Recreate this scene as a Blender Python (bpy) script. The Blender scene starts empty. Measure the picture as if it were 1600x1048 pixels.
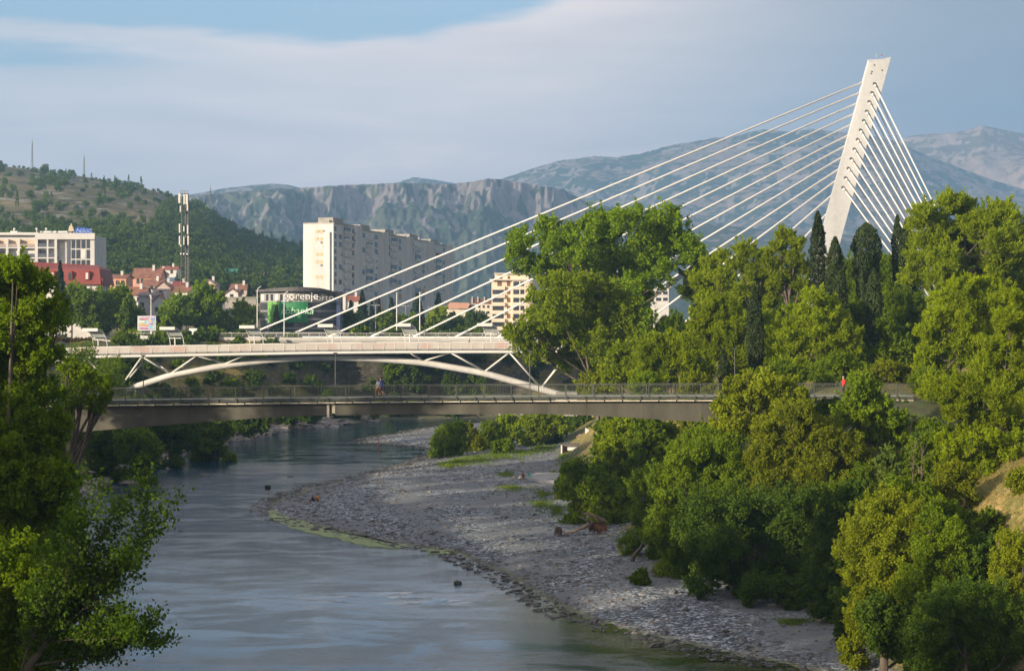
import bpy, math, random
import numpy as np
from mathutils import Vector, noise as mn
PI = math.pi
F, HY, CX, CH = 3000.0, 500.0, 800.0, 22.0
scn = bpy.context.scene
col = scn.collection
rnd = random.Random(7)
rg = np.random.default_rng(11)
# ------------------------------------------------------------ camera
cd = bpy.data.cameras.new('camera'); cam = bpy.data.objects.new('camera', cd); col.objects.link(cam)
cd.sensor_width = 36; cd.lens = 36 * F / 1600; cd.shift_y = -(524 - HY) / 1600
cd.clip_start = 1; cd.clip_end = 60000
cam.location = (0, 0, CH); cam.rotation_euler = (PI / 2, 0, 0)
scn.camera = cam
# ------------------------------------------------------------ sun and exposure
SUN_EL, SUN_AZ = math.radians(13.5), math.radians(-128)     # azimuth from +Y towards +X
sd = Vector((math.sin(SUN_AZ) * math.cos(SUN_EL), math.cos(SUN_AZ) * math.cos(SUN_EL), math.sin(SUN_EL)))
sl = bpy.data.lights.new('sun', 'SUN'); sl.energy = 5.0; sl.angle = math.radians(0.6); sl.color = (1.0, 0.84, 0.62)
so = bpy.data.objects.new('sun', sl); col.objects.link(so); so.rotation_euler = sd.to_track_quat('Z', 'Y').to_euler()
scn.view_settings.view_transform = 'Standard'; scn.view_settings.look = 'None'
scn.view_settings.exposure = 0.78; scn.view_settings.gamma = 1.0
scn.cycles.max_bounces = 8; scn.cycles.transparent_max_bounces = 12; scn.cycles.volume_bounces = 1
scn.cycles.diffuse_bounces = 3; scn.cycles.glossy_bounces = 3; scn.cycles.caustics_reflective = False; scn.cycles.caustics_refractive = False

# ------------------------------------------------------------ node helpers
class NT:
    def __init__(s, tree): s.t = tree; s.n = tree.nodes; s.l = tree.links
    def node(s, typ, **kw):
        n = s.n.new(typ)
        for k, v in kw.items(): setattr(n, k, v)
        return n
    def put(s, sock, v):
        if hasattr(v, 'is_linked') or hasattr(v, 'links'): s.l.new(v, sock)
        elif isinstance(v, (tuple, list)) and len(v) == 3 and sock.type == 'RGBA': sock.default_value = (*v, 1)
        else: sock.default_value = v
    def math(s, op, a, b=0.0, c=None, clamp=False):
        n = s.node('ShaderNodeMath', operation=op); n.use_clamp = clamp
        s.put(n.inputs[0], a); s.put(n.inputs[1], b)
        if c is not None: s.put(n.inputs[2], c)
        return n.outputs[0]
    def mix(s, f, a, b, typ='RGBA', blend='MIX'):
        n = s.node('ShaderNodeMix', data_type=typ)
        if typ == 'RGBA': n.blend_type = blend
        ia, ib, o = {'RGBA': (6, 7, 2), 'FLOAT': (2, 3, 0)}[typ]
        s.put(n.inputs[0], f); s.put(n.inputs[ia], a); s.put(n.inputs[ib], b)
        return n.outputs[o]
    def noise(s, vec, scale, detail=3, rough=.5, out=0, dist=0):
        n = s.node('ShaderNodeTexNoise'); s.put(n.inputs['Scale'], scale); n.inputs['Detail'].default_value = detail
        n.inputs['Roughness'].default_value = rough; n.inputs['Distortion'].default_value = dist
        if vec is not None: s.l.new(vec, n.inputs['Vector'])
        return n.outputs[out]
    def voro(s, vec, scale, feature='F1', out='Distance'):
        n = s.node('ShaderNodeTexVoronoi', feature=feature); n.inputs['Scale'].default_value = scale
        if vec is not None: s.l.new(vec, n.inputs['Vector'])
        return n.outputs[out]
    def ramp(s, f, stops, interp='LINEAR'):
        n = s.node('ShaderNodeValToRGB'); cr = n.color_ramp; cr.interpolation = interp
        while len(cr.elements) < len(stops): cr.elements.new(1)
        for e, (p, c) in zip(cr.elements, stops):
            e.position = p; e.color = (*c, 1) if isinstance(c, tuple) else (c, c, c, 1)
        s.put(n.inputs[0], f); return n.outputs[0]
    def smooth(s, v, a, b):
        n = s.node('ShaderNodeMapRange', interpolation_type='SMOOTHSTEP'); n.clamp = True
        s.put(n.inputs[0], v); n.inputs[1].default_value = a; n.inputs[2].default_value = b
        n.inputs[3].default_value = 0; n.inputs[4].default_value = 1
        return n.outputs[0]
    def pos(s): return s.node('ShaderNodeNewGeometry').outputs['Position']
    def scale(s, vec, v):
        n = s.node('ShaderNodeVectorMath', operation='MULTIPLY'); s.l.new(vec, n.inputs[0]); n.inputs[1].default_value = v
        return n.outputs[0]
    def bump(s, h, strength=.5, dist=.1, normal=None):
        n = s.node('ShaderNodeBump'); s.put(n.inputs['Height'], h); s.put(n.inputs['Strength'], strength); n.inputs['Distance'].default_value = dist
        if normal is not None: s.l.new(normal, n.inputs['Normal'])
        return n.outputs[0]
def newmat(name):
    m = bpy.data.materials.new(name); m.use_nodes = True; m.node_tree.nodes.clear()
    t = NT(m.node_tree); out = t.node('ShaderNodeOutputMaterial'); return m, t, out
def prin(t, out, color, rough=.7, metal=0.0, bump=None, spec=.5):
    p = t.node('ShaderNodeBsdfPrincipled'); t.put(p.inputs['Base Color'], color); t.put(p.inputs['Roughness'], rough)
    t.put(p.inputs['Metallic'], metal); t.put(p.inputs['Specular IOR Level'], spec)
    if bump is not None: t.l.new(bump, p.inputs['Normal'])
    t.l.new(p.outputs[0], out.inputs[0]); return p
_mc = {}
def M(name, c=(.5, .5, .5), rough=.7, var=.12, scale=1.5, bump=.15, metal=0.0, streak=False, spec=.4):
    """general weathered surface"""
    if name in _mc: return _mc[name]
    m, t, out = newmat(name); p = t.pos()
    v = t.scale(p, (1, 1, .15)) if streak else p
    n1 = t.noise(v, scale, 5, .6); n2 = t.noise(p, scale * 9, 3, .6)
    f = t.math('MULTIPLY_ADD', n1, .75, t.math('MULTIPLY', n2, .25))
    lo = tuple(x * (1 - 2.2 * var) for x in c); hi = tuple(min(x * (1 + 1.4 * var), 1) for x in c)
    cc = t.ramp(f, [(.3, lo), (.7, hi)])
    b = t.bump(n2, bump, .02) if bump else None
    prin(t, out, cc, rough, metal, b, spec)
    _mc[name] = m; return m
def leafmat(name, c1, c2, c3=None, trans=.42, sc=.35, rough=.6):
    m, t, out = newmat(name); p = t.pos()
    a = t.noise(p, sc, 3, .6); b = t.noise(p, sc * 14, 2, .7)
    f = t.math('ADD', t.math('MULTIPLY', a, .55), t.math('MULTIPLY', b, .45))
    stops = [(.33, c1), (.62, c2)]
    if c3: stops.append((.72, c3))
    cc = t.ramp(f, stops)
    oi = t.node('ShaderNodeObjectInfo')
    k = t.math('MULTIPLY_ADD', oi.outputs['Random'], .35, .82)
    vm = t.node('ShaderNodeVectorMath', operation='SCALE'); t.l.new(cc, vm.inputs[0]); t.l.new(k, vm.inputs['Scale'])
    cc = vm.outputs[0]
    d = t.node('ShaderNodeBsdfPrincipled'); t.l.new(cc, d.inputs['Base Color']); d.inputs['Roughness'].default_value = rough; d.inputs['Specular IOR Level'].default_value = .12
    tr = t.node('ShaderNodeBsdfTranslucent'); vm2 = t.node('ShaderNodeVectorMath', operation='MULTIPLY'); t.l.new(cc, vm2.inputs[0]); vm2.inputs[1].default_value = (1.35, 1.5, .3)
    t.l.new(vm2.outputs[0], tr.inputs[0])
    mx = t.node('ShaderNodeMixShader'); mx.inputs[0].default_value = trans
    t.l.new(d.outputs[0], mx.inputs[1]); t.l.new(tr.outputs[0], mx.inputs[2]); t.l.new(mx.outputs[0], out.inputs[0])
    return m

# ------------------------------------------------------------ world: physical sky behind a thin cloud veil
wd = bpy.data.worlds.new('World'); scn.world = wd; wd.use_nodes = True; wd.node_tree.nodes.clear()
t = NT(wd.node_tree); wout = t.node('ShaderNodeOutputWorld'); bg = t.node('ShaderNodeBackground')
sky = t.node('ShaderNodeTexSky', sky_type='NISHITA'); sky.sun_disc = False; sky.sun_elevation = SUN_EL; sky.sun_rotation = SUN_AZ
sky.altitude = 50; sky.air_density = 1.0; sky.dust_density = .6; sky.ozone_density = 1.5
tc = t.node('ShaderNodeTexCoord').outputs['Generated']
sp = t.node('ShaderNodeSeparateXYZ'); t.l.new(tc, sp.inputs[0]); dx, dy, dz = sp.outputs
u = dx; v = dz
st = t.node('ShaderNodeVectorMath', operation='MULTIPLY'); t.l.new(tc, st.inputs[0]); st.inputs[1].default_value = (1, 1, 8)
n1 = t.noise(st.outputs[0], 5.0, 6, .55, dist=.4); n2 = t.noise(st.outputs[0], 16.0, 5, .6, dist=.3); n3 = t.noise(tc, 2.2, 4, .55)
# edge of the veil against the open blue, rising to the right
edge = t.math('MULTIPLY_ADD', t.math('POWER', t.math('ADD', t.math('MAXIMUM', u, -.05), .05), 1.5), 1.2, .1400)
hv = t.math('ADD', v, t.math('MULTIPLY', t.math('SUBTRACT', n1, .5), .034))
hv = t.math('ADD', hv, t.math('MULTIPLY', t.math('SUBTRACT', n2, .5), .016))
blue1 = t.smooth(t.math('SUBTRACT', hv, edge), -.003, .010)
# second narrow opening low on the left
gu = t.math('MULTIPLY', t.math('SUBTRACT', u, -.245), 1 / .075); gv = t.math('MULTIPLY', t.math('SUBTRACT', hv, .131), 1 / .0095)
g = t.math('EXPONENT', t.math('MULTIPLY', t.math('ADD', t.math('MULTIPLY', gu, gu), t.math('MULTIPLY', gv, gv)), -1))
blue = t.math('MULTIPLY', t.math('MAXIMUM', blue1, g), t.smooth(v, .30, .19))
blue = t.math('MULTIPLY', blue, .88)
open_up = t.math('MULTIPLY', t.smooth(v, .22, .5), t.smooth(n3, .42, .6))
blue = t.math('MAXIMUM', blue, t.math('MULTIPLY', open_up, .45))
# cloud tone: brighter in the middle left, heavy grey to the right
lum = t.math('MULTIPLY', t.math('SUBTRACT', 1.0, t.math('MULTIPLY', t.smooth(u, -.06, .30), .58)), t.math('MULTIPLY_ADD', t.smooth(u, -.30, -.1), .16, .86))
tex = t.math('MULTIPLY_ADD', t.math('SUBTRACT', n1, .5), .75, 1.0)
tex2 = t.math('MULTIPLY_ADD', t.math('SUBTRACT', n2, .5), .22, tex)
ccol = t.mix(t.smooth(v, .02, .135), (1.06, .90, .84), (1.30, 1.02, .85))
ccol = t.mix(t.math('MULTIPLY', t.smooth(n1, .5, .68), .45), ccol, (1.42, 1.03, .78))
ccol = t.mix(t.smooth(u, .0, .26), ccol, (.66, .62, .62))
vs = t.node('ShaderNodeVectorMath', operation='SCALE'); t.l.new(ccol, vs.inputs[0]); t.l.new(t.math('MULTIPLY', t.math('MULTIPLY', lum, tex2), t.math('MULTIPLY_ADD', t.smooth(v, .24, .55), -.26, .84)), vs.inputs['Scale'])
sk = t.node('ShaderNodeVectorMath', operation='MULTIPLY'); t.l.new(sky.outputs[0], sk.inputs[0]); sk.inputs[1].default_value = (.085, .105, .12)
final = t.mix(blue, sk.outputs[0], sk.outputs[0])
final = t.mix(blue, vs.outputs[0], sk.outputs[0])
t.l.new(final, bg.inputs[0]); bg.inputs[1].default_value = 1.0; t.l.new(bg.outputs[0], wout.inputs[0])

# ------------------------------------------------------------ mesh helpers
def W(px, py, Y): return Vector(((px - CX) / F * Y, Y, CH - (py - HY) * Y / F))
def tag(o, label=None, cat=None, group=None, kind=None):
    if label: o['label'] = label
    if cat: o['category'] = cat
    if group: o['group'] = group
    if kind: o['kind'] = kind
    return o
def empty(name, loc, label, cat, group=None, rz=0):
    o = bpy.data.objects.new(name, None); col.objects.link(o); o.location = loc; o.rotation_euler = (0, 0, rz); o.empty_display_size = .2
    return tag(o, label, cat, group)
def link(name, me, parent=None, mats=()):
    o = bpy.data.objects.new(name, me); col.objects.link(o)
    for m in mats: me.materials.append(m)
    if parent is not None: o.parent = parent
    return o
def root_off(parent):
    v = Vector((0, 0, 0))
    while parent is not None: v += Vector(parent.location); parent = parent.parent
    return v
class MB:
    def __init__(s): s.v = []; s.f = []; s.mi = []
    def add(s, vs, fs, mi=0):
        b = len(s.v); s.v += [tuple(x) for x in vs]; s.f += [tuple(b + i for i in f) for f in fs]; s.mi += [mi] * len(fs)
    def box(s, c, sz, rz=0, mi=0):
        hx, hy, hz = (a / 2 for a in sz); cs, sn = math.cos(rz), math.sin(rz)
        vs = [(c[0] + x * cs - y * sn, c[1] + x * sn + y * cs, c[2] + z) for z in (-hz, hz) for x, y in ((-hx, -hy), (hx, -hy), (hx, hy), (-hx, hy))]
        s.add(vs, [(3, 2, 1, 0), (4, 5, 6, 7), (0, 1, 5, 4), (1, 2, 6, 5), (2, 3, 7, 6), (3, 0, 4, 7)], mi)
    def bb(s, x0, x1, y0, y1, z0, z1, mi=0): s.box(((x0 + x1) / 2, (y0 + y1) / 2, (z0 + z1) / 2), (abs(x1 - x0), abs(y1 - y0), abs(z1 - z0)), 0, mi)
    def bar(s, p, q, w, h, mi=0):
        p, q = Vector(p), Vector(q); d = (q - p).normalized(); up = Vector((0, 0, 1))
        if abs(d.z) > .98: up = Vector((0, 1, 0))
        a = d.cross(up).normalized() * w / 2; b = a.cross(d).normalized() * h / 2
        vs = [r + i * a + j * b for r in (p, q) for i, j in ((-1, -1), (1, -1), (1, 1), (-1, 1))]
        s.add(vs, [(0, 1, 2, 3), (7, 6, 5, 4), (0, 4, 5, 1), (1, 5, 6, 2), (2, 6, 7, 3), (3, 7, 4, 0)], mi)
    def tube(s, pts, rad, n=8, mi=0, cap=True, flat=1.0):
        pts = [Vector(p) for p in pts]
        if not isinstance(rad, (list, tuple)): rad = [rad] * len(pts)
        prev = None; rings = []
        for i, p in enumerate(pts):
            d = (pts[min(i + 1, len(pts) - 1)] - pts[max(i - 1, 0)]).normalized()
            if prev is None:
                up = Vector((0, 0, 1)) if abs(d.z) < .9 else Vector((1, 0, 0)); a = d.cross(up).normalized()
            else: a = (prev - d * prev.dot(d)).normalized()
            prev = a; b = d.cross(a)
            rings.append([p + rad[i] * (math.cos(2 * PI * k / n) * a + flat * math.sin(2 * PI * k / n) * b) for k in range(n)])
        vs = [q for r in rings for q in r]; fs = []
        for i in range(len(pts) - 1):
            for k in range(n): fs.append((i * n + k, i * n + (k + 1) % n, (i + 1) * n + (k + 1) % n, (i + 1) * n + k))
        if cap: fs += [tuple(range(n - 1, -1, -1)), tuple((len(pts) - 1) * n + k for k in range(n))]
        s.add(vs, fs, mi)
    def prism(s, poly, d, mi=0):
        """poly: list of 3d points (planar), extruded by vector d"""
        poly = [Vector(p) for p in poly]; d = Vector(d); n = len(poly)
        s.add(poly + [p + d for p in poly], [tuple(range(n)), tuple(range(2 * n - 1, n - 1, -1))] + [(k, n + k, n + (k + 1) % n, (k + 1) % n) for k in range(n)], mi)
    def ball(s, c, r, n=8, m=6, sq=(1, 1, 1), mi=0, jit=0):
        vs = [(c[0], c[1], c[2] - r * sq[2])]
        for i in range(1, m):
            th = PI * i / m
            for k in range(n):
                q = 1 + (rnd.uniform(-jit, jit) if jit else 0)
                vs.append((c[0] + q * r * sq[0] * math.sin(th) * math.cos(2 * PI * k / n), c[1] + q * r * sq[1] * math.sin(th) * math.sin(2 * PI * k / n), c[2] - q * r * sq[2] * math.cos(th)))
        vs.append((c[0], c[1], c[2] + r * sq[2])); fs = []
        for k in range(n):
            fs.append((0, 1 + (k + 1) % n, 1 + k)); L = len(vs) - 1; b = 1 + (m - 2) * n; fs.append((L, b + k, b + (k + 1) % n))
            for i in range(m - 2): a = 1 + i * n; fs.append((a + k, a + (k + 1) % n, a + n + (k + 1) % n, a + n + k))
        s.add(vs, fs, mi)
    def build(s, name, mats, parent=None, smooth=False, loc=None):
        me = bpy.data.meshes.new(name); off = Vector(loc) if loc is not None else Vector((0, 0, 0))
        if parent is not None: off = off + root_off(parent)
        me.from_pydata([tuple(Vector(p) - off) for p in s.v], [], s.f)
        if not isinstance(mats, (list, tuple)): mats = [mats]
        o = link(name, me, parent, mats)
        if loc is not None: o.location = loc
        if len(mats) > 1: me.polygons.foreach_set('material_index', s.mi)
        if smooth: me.polygons.foreach_set('use_smooth', [True] * len(me.polygons))
        me.update(); return o
def copy_tree(o, parent=None, loc=None):
    c = o.copy(); col.objects.link(c); c.parent = parent
    if loc is not None: c.location = loc
    for ch in list(o.children): copy_tree(ch, c)
    return c
def quads_mesh(name, V, nq):
    """V (4*nq,3) float array -> mesh of separate quads"""
    me = bpy.data.meshes.new(name); me.vertices.add(4 * nq); me.vertices.foreach_set('co', V.astype(np.float32).ravel())
    me.loops.add(4 * nq); me.loops.foreach_set('vertex_index', np.arange(4 * nq, dtype=np.int32))
    me.polygons.add(nq); me.polygons.foreach_set('loop_start', np.arange(0, 4 * nq, 4, dtype=np.int32))
    try: me.polygons.foreach_set('loop_total', np.full(nq, 4, dtype=np.int32))
    except Exception: pass
    me.update(calc_edges=True); return me
def grid_mesh(name, X, Y, Z, mats, smooth=True):
    n, m = X.shape; me = bpy.data.meshes.new(name); V = np.stack([X, Y, Z], -1).reshape(-1, 3)
    me.vertices.add(n * m); me.vertices.foreach_set('co', V.astype(np.float32).ravel())
    a = (np.arange(n - 1)[:, None] * m + np.arange(m - 1)[None]).ravel(); q = np.stack([a, a + 1, a + m + 1, a + m], -1).astype(np.int32)
    me.loops.add(q.size); me.loops.foreach_set('vertex_index', q.ravel()); me.polygons.add(len(q))
    me.polygons.foreach_set('loop_start', np.arange(0, q.size, 4, dtype=np.int32)); me.update(calc_edges=True)
    if smooth: me.polygons.foreach_set('use_smooth', np.ones(len(q), dtype=bool))
    return link(name, me, None, mats)

# vectorised value noise
_P = np.random.default_rng(3).random((256, 256))
def vn(x, y):
    xi = np.floor(x).astype(int); yi = np.floor(y).astype(int); fx = x - xi; fy = y - yi
    fx = fx * fx * (3 - 2 * fx); fy = fy * fy * (3 - 2 * fy)
    g = lambda a, b: _P[a & 255, b & 255]
    return (g(xi, yi) * (1 - fx) + g(xi + 1, yi) * fx) * (1 - fy) + (g(xi, yi + 1) * (1 - fx) + g(xi + 1, yi + 1) * fx) * fy
def fbm(x, y, o=5, gain=.5):
    s = 0; a = 1; tt = 0
    for i in range(o): s = s + a * (vn(x * 2 ** i + 17.3 * i, y * 2 ** i + 5.1 * i) - .5); tt += a; a *= gain
    return s / tt * 2
def ridged(x, y, o=5, gain=.5):
    s = 0; a = 1; tt = 0
    for i in range(o): s = s + a * (1 - np.abs(2 * vn(x * 2 ** i + 9.7 * i, y * 2 ** i + 31.1 * i) - 1)); tt += a; a *= gain
    return s / tt
# ------------------------------------------------------------ the land
LB = [(-6, -80), (-12, 0), (-20, 60), (-25, 90), (-30, 120), (-38, 165), (-47, 200), (-55, 240), (-58, 269), (-53, 330), (-45, 384), (-28, 423), (0, 437), (50, 452), (140, 470), (500, 510)]
RB = [(70, -80), (52, 0), (38, 60), (28, 95), (21, 118), (13, 128), (5.2, 142), (1.5, 155), (-2.3, 171), (-5.5, 181), (-12.7, 191), (-19, 201), (-25, 212), (-28.5, 222), (-29.5, 232), (-27, 249), (-22, 268), (-17, 288), (-12.5, 312), (-12, 326), (-19, 338), (-27.5, 347), (-27, 358), (-22, 372), (-17, 392), (-11, 408), (8, 420), (60, 432), (140, 446), (500, 480)]
GB = [(84, -80), (62, 0), (44, 60), (32, 95), (25, 120), (22.5, 143), (13.5, 168), (12, 190), (11, 215), (8.5, 250), (7.5, 290), (8.5, 330), (8.5, 365), (12, 395), (24, 412), (70, 424), (140, 438), (500, 470)]
def sdist(x, y, pl):
    """signed distance to a polyline: negative on its left side (walking along it)"""
    best = np.full(x.shape, 1e9); sg = np.zeros(x.shape)
    for (ax, ay), (bx, by) in zip(pl[:-1], pl[1:]):
        ex, ey = bx - ax, by - ay; L2 = ex * ex + ey * ey
        tt = np.clip(((x - ax) * ex + (y - ay) * ey) / L2, 0, 1); px = ax + tt * ex; py = ay + tt * ey
        d = np.hypot(x - px, y - py); cr = ex * (y - ay) - ey * (x - ax); m = d < best - 1e-6
        best = np.where(m, d, best); sg = np.where(m, -np.sign(cr), sg)
    return best * sg
def sst(a, b, x): t_ = np.clip((x - a) / (b - a), 0, 1); return t_ * t_ * (3 - 2 * t_)
def ground_h(x, y, zones=False):
    x = np.asarray(x, float); y = np.asarray(y, float)
    wob = fbm(x * .12, y * .12, 3) * 2.2
    dl = -sdist(x, y, LB) + wob * .6; dr = sdist(x, y, RB) + wob * .35; dg = sdist(x, y, GB) + wob * .5
    riv = (dl < 0) & (dr < 0)
    bed = -.04 - 1.7 * sst(0, 12, np.minimum(-dl, -dr * .6))
    n = fbm(x * .3, y * .3, 4)
    # left bank: boulders at the waterline, then a steep rise to the plateau
    far = sst(400, 430, y)
    wl = 20 - 3 * far + 30 * sst(265, 330, y) * (1 - sst(395, 440, y))
    left = .35 * sst(0, 1.5, dl) + 1.0 * sst(1, 4, dl) * (1 + n * .5) + (15.4) * sst(3, wl + 3, dl) + n * .9 * sst(2, 6, dl)
    left += far * 2.2 * (ridged(x * .09, y * .09, 4) - .5) * sst(3, 8, dl) * sst(24, 16, dl)
    # right: flat gravel bar, then a bank
    grav = .62 * sst(0, 9, dr) + .35 * sst(9, 30, dr) + .10 * fbm(x * .35, y * .2, 3) * sst(0, 4, dr)
    wr = 13.5 + 7 * sst(140, 175, y) + 8 * sst(280, 350, y)
    nr = 1 - sst(160, 178, y)
    bank = (15.2 - 1.5 * (1 - sst(186, 215, y)) - 2.9 * nr) * sst(-1.5, wr, dg) ** .9 + n * .8 * sst(1, 5, dg) + nr * .13 * np.clip(dg - 13, 0, 30)
    right = grav + np.where(dg > -1.5, bank, 0)
    z = np.where(riv, bed, np.where(dl >= 0, left, right))
    zz = sst(450, 700, y)
    z = z + np.where((dl > 22), (17 - 16.9) + .5 * zz, 0)
    if not zones: return z
    return z, dl, dr, dg, riv
xs = np.concatenate([np.linspace(-9000, -400, 24), np.linspace(-380, -100, 36), np.arange(-98, 72, .8), np.linspace(74, 380, 52), np.linspace(400, 9000, 24)])
ys = np.concatenate([np.linspace(-400, 30, 16), np.linspace(38, 84, 20), np.arange(86, 300, .85), np.arange(301, 500, 1.3), np.linspace(503, 900, 50), np.linspace(930, 13000, 40)])
GX, GY = np.meshgrid(xs, ys)
GZ, dl, dr, dg, riv = ground_h(GX, GY, True)
GZ = GZ + np.where((GX > 150) & (GY > 200), 0, 0)
mg, t, out = newmat('ground_mixed'); p = t.pos()
zone = t.node('ShaderNodeVertexColor', layer_name='zone').outputs[0]; zs = t.node('ShaderNodeSeparateColor'); t.l.new(zone, zs.inputs[0])
zg, zr, zw = zs.outputs
sq = t.scale(p, (1, 1, 1))
cellc = t.voro(sq, 5.5, out='Color'); cd_ = t.voro(sq, 5.5); cellc2 = t.voro(sq, 3.1, out='Color')
sc1 = t.node('ShaderNodeSeparateColor'); t.l.new(cellc, sc1.inputs[0]); sc2 = t.node('ShaderNodeSeparateColor'); t.l.new(cellc2, sc2.inputs[0])
big = t.noise(t.scale(p, (.6, .25, 1)), .22, 5, .6)
gv = t.math('ADD', t.math('MULTIPLY', sc1.outputs[0], .6), t.math('MULTIPLY', sc2.outputs[0], .4))
peb = t.ramp(gv, [(.12, (.020, .024, .030)), (.38, (.070, .086, .106)), (.60, (.170, .195, .228)), (.86, (.52, .57, .62))])
peb = t.mix(t.smooth(big, .42, .62), peb, (.155, .172, .19))
peb = t.mix(t.math('MULTIPLY', t.smooth(t.noise(p, .5, 5, .7), .56, .70), .5), peb, (.16, .17, .10))
wetc = t.mix(.7, peb, (.17, .17, .05))
soil = t.ramp(t.noise(p, .6, 6, .65), [(.3, (.032, .036, .018)), (.5, (.065, .07, .028)), (.62, (.06, .09, .025)), (.78, (.10, .085, .055))])
grass = t.ramp(t.noise(p, .9, 6, .7), [(.3, (.06, .085, .02)), (.5, (.17, .15, .045)), (.66, (.36, .24, .10))])
rock = t.ramp(t.noise(t.scale(p, (1, 1, 2.2)), .8, 7, .7), [(.3, (.035, .034, .028)), (.5, (.095, .085, .07)), (.72, (.22, .19, .165))])
c = t.mix(zg, t.mix(zr, soil, grass), peb); c = t.mix(zw, c, wetc)
nz = t.node('ShaderNodeSeparateXYZ'); t.l.new(t.node('ShaderNodeNewGeometry').outputs['True Normal'], nz.inputs[0])
steep = t.math('MULTIPLY', t.smooth(nz.outputs[2], .70, .50), t.math('SUBTRACT', 1, zg))
c = t.mix(t.math('MULTIPLY', steep, .9), c, rock)
hb = t.math('ADD', t.math('MULTIPLY', cd_, zg), t.math('MULTIPLY', t.noise(p, 2.5, 5, .7), t.math('SUBTRACT', 1.4, zg)))
prin(t, out, c, .85, 0, t.bump(hb, .7, .065), .25)
g = grid_mesh('ground', GX, GY, GZ, [mg]); tag(g, kind='structure')
ca = g.data.color_attributes.new('zone', 'FLOAT_COLOR', 'POINT')
isg = sst(-.5, 1.5, dr) * (dr > -30) * sst(1.5, -1.5, dg + fbm(GX * .3, GY * .3, 3) * 3) * (dl < 0)
isg = np.where(riv, 1.0, isg); isg = np.where(dl >= 0, .55 * sst(3.5, 1.0, dl), isg)
gr = sst(.1, .5, fbm(GX * .06 + 4, GY * .06, 3) + .25) ; gr = np.where((dg > 0) & (GY < 160), 1.0, gr)
wet = np.where(riv, 1.0, sst(1.6, .1, np.minimum(np.where(dl < 0, dr, 9), 9))); wet = np.where(dl >= 0, sst(2, .2, dl), wet)
CC = np.stack([isg, gr, wet, np.ones_like(isg)], -1).reshape(-1, 4).astype(np.float32)
ca.data.foreach_set('color', CC.ravel())
def gz(x, y): return float(ground_h(np.array([x]), np.array([y]))[0])

# ------------------------------------------------------------ water
mw, t, out = newmat('river_water'); p = t.pos(); s3 = t.node('ShaderNodeSeparateXYZ'); t.l.new(p, s3.inputs[0])
w1 = t.noise(t.scale(p, (.5, 1.0, 1)), 2.0, 5, .65, dist=.5); w2 = t.noise(t.scale(p, (.45, 1.0, 1)), 3.6, 4, .7); w3 = t.noise(t.scale(p, (.35, .6, 1)), .35, 4, .6, dist=1.0)
rough_zone = t.math('MULTIPLY', t.smooth(s3.outputs[1], 150, 225), t.smooth(s3.outputs[1], 300, 262))
calm = t.smooth(s3.outputs[1], 268, 300)
amp = t.math('MULTIPLY_ADD', rough_zone, 1.1, t.math('MULTIPLY_ADD', calm, -.62, .95))
amp = t.math('MULTIPLY', amp, t.math('MULTIPLY_ADD', t.smooth(s3.outputs[1], 135, 205), .62, .38)); amp = t.math('MULTIPLY', amp, t.math('MULTIPLY_ADD', t.smooth(w3, .38, .62), .85, .35))
h = t.math('ADD', t.math('MULTIPLY', w1, .42), t.math('MULTIPLY', w2, .42))
bmp = t.bump(h, t.math('MULTIPLY', amp, .55), .30)
fr = t.node('ShaderNodeFresnel'); fr.inputs[0].default_value = 1.33; t.l.new(bmp, fr.inputs['Normal'])
gl = t.node('ShaderNodeBsdfGlossy'); gl.inputs['Roughness'].default_value = .035; t.l.new(bmp, gl.inputs['Normal']); gl.inputs[0].default_value = (.95, .97, 1, 1)
tr = t.node('ShaderNodeBsdfTransparent'); tr.inputs[0].default_value = (.66, .74, .50, 1)
df = t.node('ShaderNodeBsdfDiffuse'); df.inputs[0].default_value = (.016, .050, .085, 1); t.l.new(bmp, df.inputs['Normal'])
foam = t.math('MULTIPLY', t.math('MULTIPLY', rough_zone, t.smooth(t.noise(t.scale(p, (.7, 1.2, 1)), 2.6, 6, .75), .60, .72)), .32)
shal = t.node('ShaderNodeVertexColor', layer_name='shallow').outputs[0]; ss = t.node('ShaderNodeSeparateColor'); t.l.new(shal, ss.inputs[0])
m1 = t.node('ShaderNodeMixShader'); t.l.new(ss.outputs[0], m1.inputs[0]); t.l.new(df.outputs[0], m1.inputs[1]); t.l.new(tr.outputs[0], m1.inputs[2])
m2 = t.node('ShaderNodeMixShader'); t.l.new(t.math('MINIMUM', t.math('MULTIPLY_ADD', fr.outputs[0], .95, .02), .93), m2.inputs[0]); t.l.new(m1.outputs[0], m2.inputs[1]); t.l.new(gl.outputs[0], m2.inputs[2])
fd = t.node('ShaderNodeBsdfDiffuse'); fd.inputs[0].default_value = (.7, .75, .8, 1); m3 = t.node('ShaderNodeMixShader')
t.l.new(foam, m3.inputs[0]); t.l.new(m2.outputs[0], m3.inputs[1]); t.l.new(fd.outputs[0], m3.inputs[2]); t.l.new(m3.outputs[0], out.inputs[0])
wx = np.concatenate([np.arange(-75, 60, 1.0), np.linspace(62, 420, 40)]); wy = np.concatenate([np.arange(-70, 90, 8), np.arange(90, 500, 1.0)])
WX, WY = np.meshgrid(wx, wy); wa = sst(150, 225, WY) * sst(300, 262, WY)
WZ = .05 * fbm(WX * .25, WY * .12, 3) * wa + 0 * WX
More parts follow.
